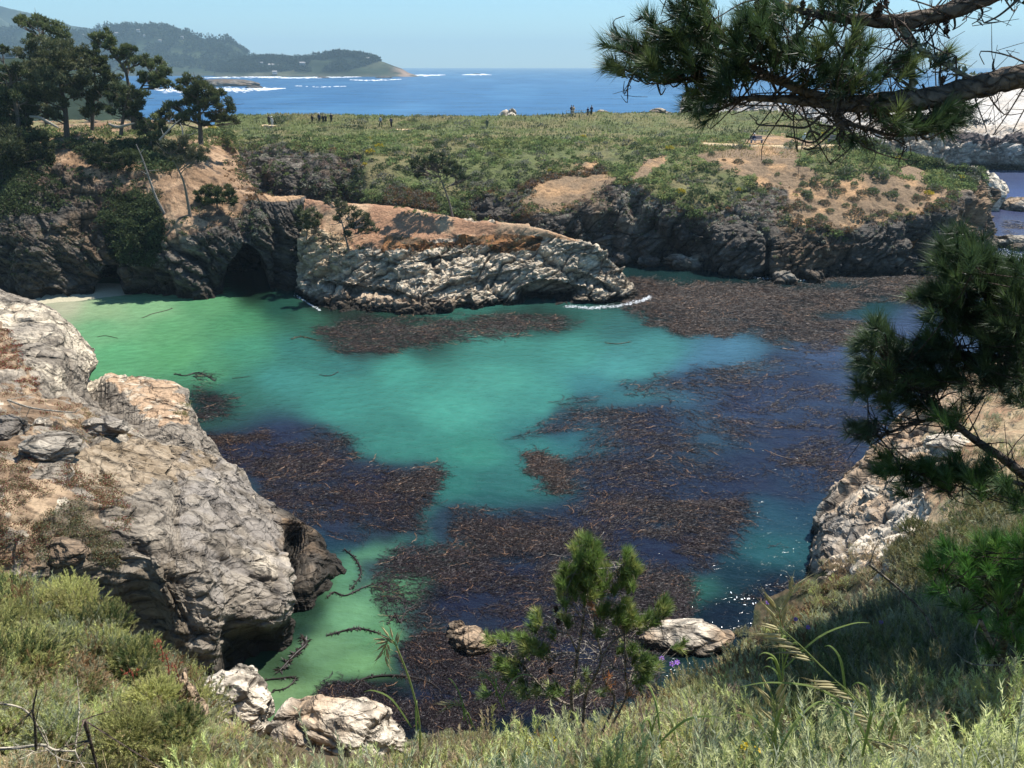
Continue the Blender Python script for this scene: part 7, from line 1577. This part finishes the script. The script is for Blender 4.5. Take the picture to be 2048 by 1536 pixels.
for x, y, w_, lab in ((236,72,9,'white house high on the wooded ridge at left'),(278,64,8,'white house near the ridge crest below tall trees'),(290,76,5,'small pale house just below the crest house'),(322,84,8,'pale house on the upper slope of the ridge'),(170,73,5,'tiny pale house at the left of the ridge'),(365,77,6,'pale house on the middle of the ridge'),
    (545,135,15,'long low white house on the wooded point'),(560,134,9,'low pale wing right of the long white house'),(598,121,12,'pale house up among the trees of the point'),(606,132,14,'long grey house above the shore of the point'),(524,129,6,'small white house left of the long white one'),(472,128,5,'tiny white house at the foot of the ridge'),(736,120,8,'pale house at the top of the point near its tip'),(550,148,11,'pale shoreline house below the long white one')):
    house(x, y, w_, lab, ['hills11', 'hills21'])
p = D(20, 106, 420); t = empty('house', p, 0, 1, label='large flat roofed house with a pale roof at the far left edge', cat='house', group='houses on the far shore')
m = MB(); m.box((0, 0, -2.), (8, 6, 4)); m.build('wall', HW, t); m = MB(); m.box((0, 0, .4), (9.5, 7.5, .6)); m.build('roof', flatm('pale_roof', (.85, .68, .62)), t); m = MB(); m.box((1, -3.05, -1.2), (3.4, .12, 1.3)); m.build('window', HD, t)
Bk = [[Z(x, Y, z) for Y, z in ((380, -2), (400, 4), (430, None), (520, -3))] for x in ()]
hl = [[Z(x, 360, -2), Z(x, 385, 6), D(x, y, 425), Z(x, 520, -3)] for x, y in ((-250, 90), (-120, 98), (0, 112), (60, 118), (120, 140), (180, 150), (230, 158), (262, 166))]
G, n = loft(hl, 3.); P = G.reshape(-1, 3); P = P+n.reshape(-1, 3)*(2*fbm(P, 25, 4, 3))[:, None]
tag(mk('terrain', P, grid_faces(*G.shape[:2]), HILL, np.broadcast_to(np.array([.035, .05, .03]), P.shape).copy()), 'low land behind the grove at left', kind='structure')
# birds resting on the guano rock
bird = MB(); bird.tube([(0, -.3, .22), (0, -.1, .26), (0, .15, .36), (0, .22, .5), (0, .32, .56)], [.02, .12, .11, .05, .02], (.02, .02, .02), 8, 4)
bird.ball((0, .24, .56), (.055, .07, .055), (.02, .02, .02)); bird.tube([(0, .28, .56), (0, .42, .55)], [.02, .006], (.1, .08, .05), 5, 1)
bird.tube([(.05, 0, .2), (.05, .02, 0)], [.02, .015], (.05, .04, .03), 5, 1); bird.tube([(-.05, 0, .2), (-.05, .02, 0)], [.02, .015], (.05, .04, .03), 5, 1)
BM = mat_flat('bird_feather', (.025, .024, .024)); r = np.random.default_rng(3); first = None
for k in range(110):
    x = 1880+110*r.beta(1.3, 1.6); y = 246+8*r.normal()*(.5+.0*x); y = np.clip(y, 236, 262)-.0
    p = pick(x, y, ['bird'], 3)
    if first is None:
        first = bird.build('seabird', BM, smooth=True); o = first
    else: o = first.copy(); COL.objects.link(o)
    o.location = p; o.rotation_euler = (0, 0, r.random()*6.3); o.scale = (1.5,)*3
    tag(o, 'dark seabird in the flock resting on the pale flat of the guano rock', 'bird', 'flock of seabirds on the guano rock')
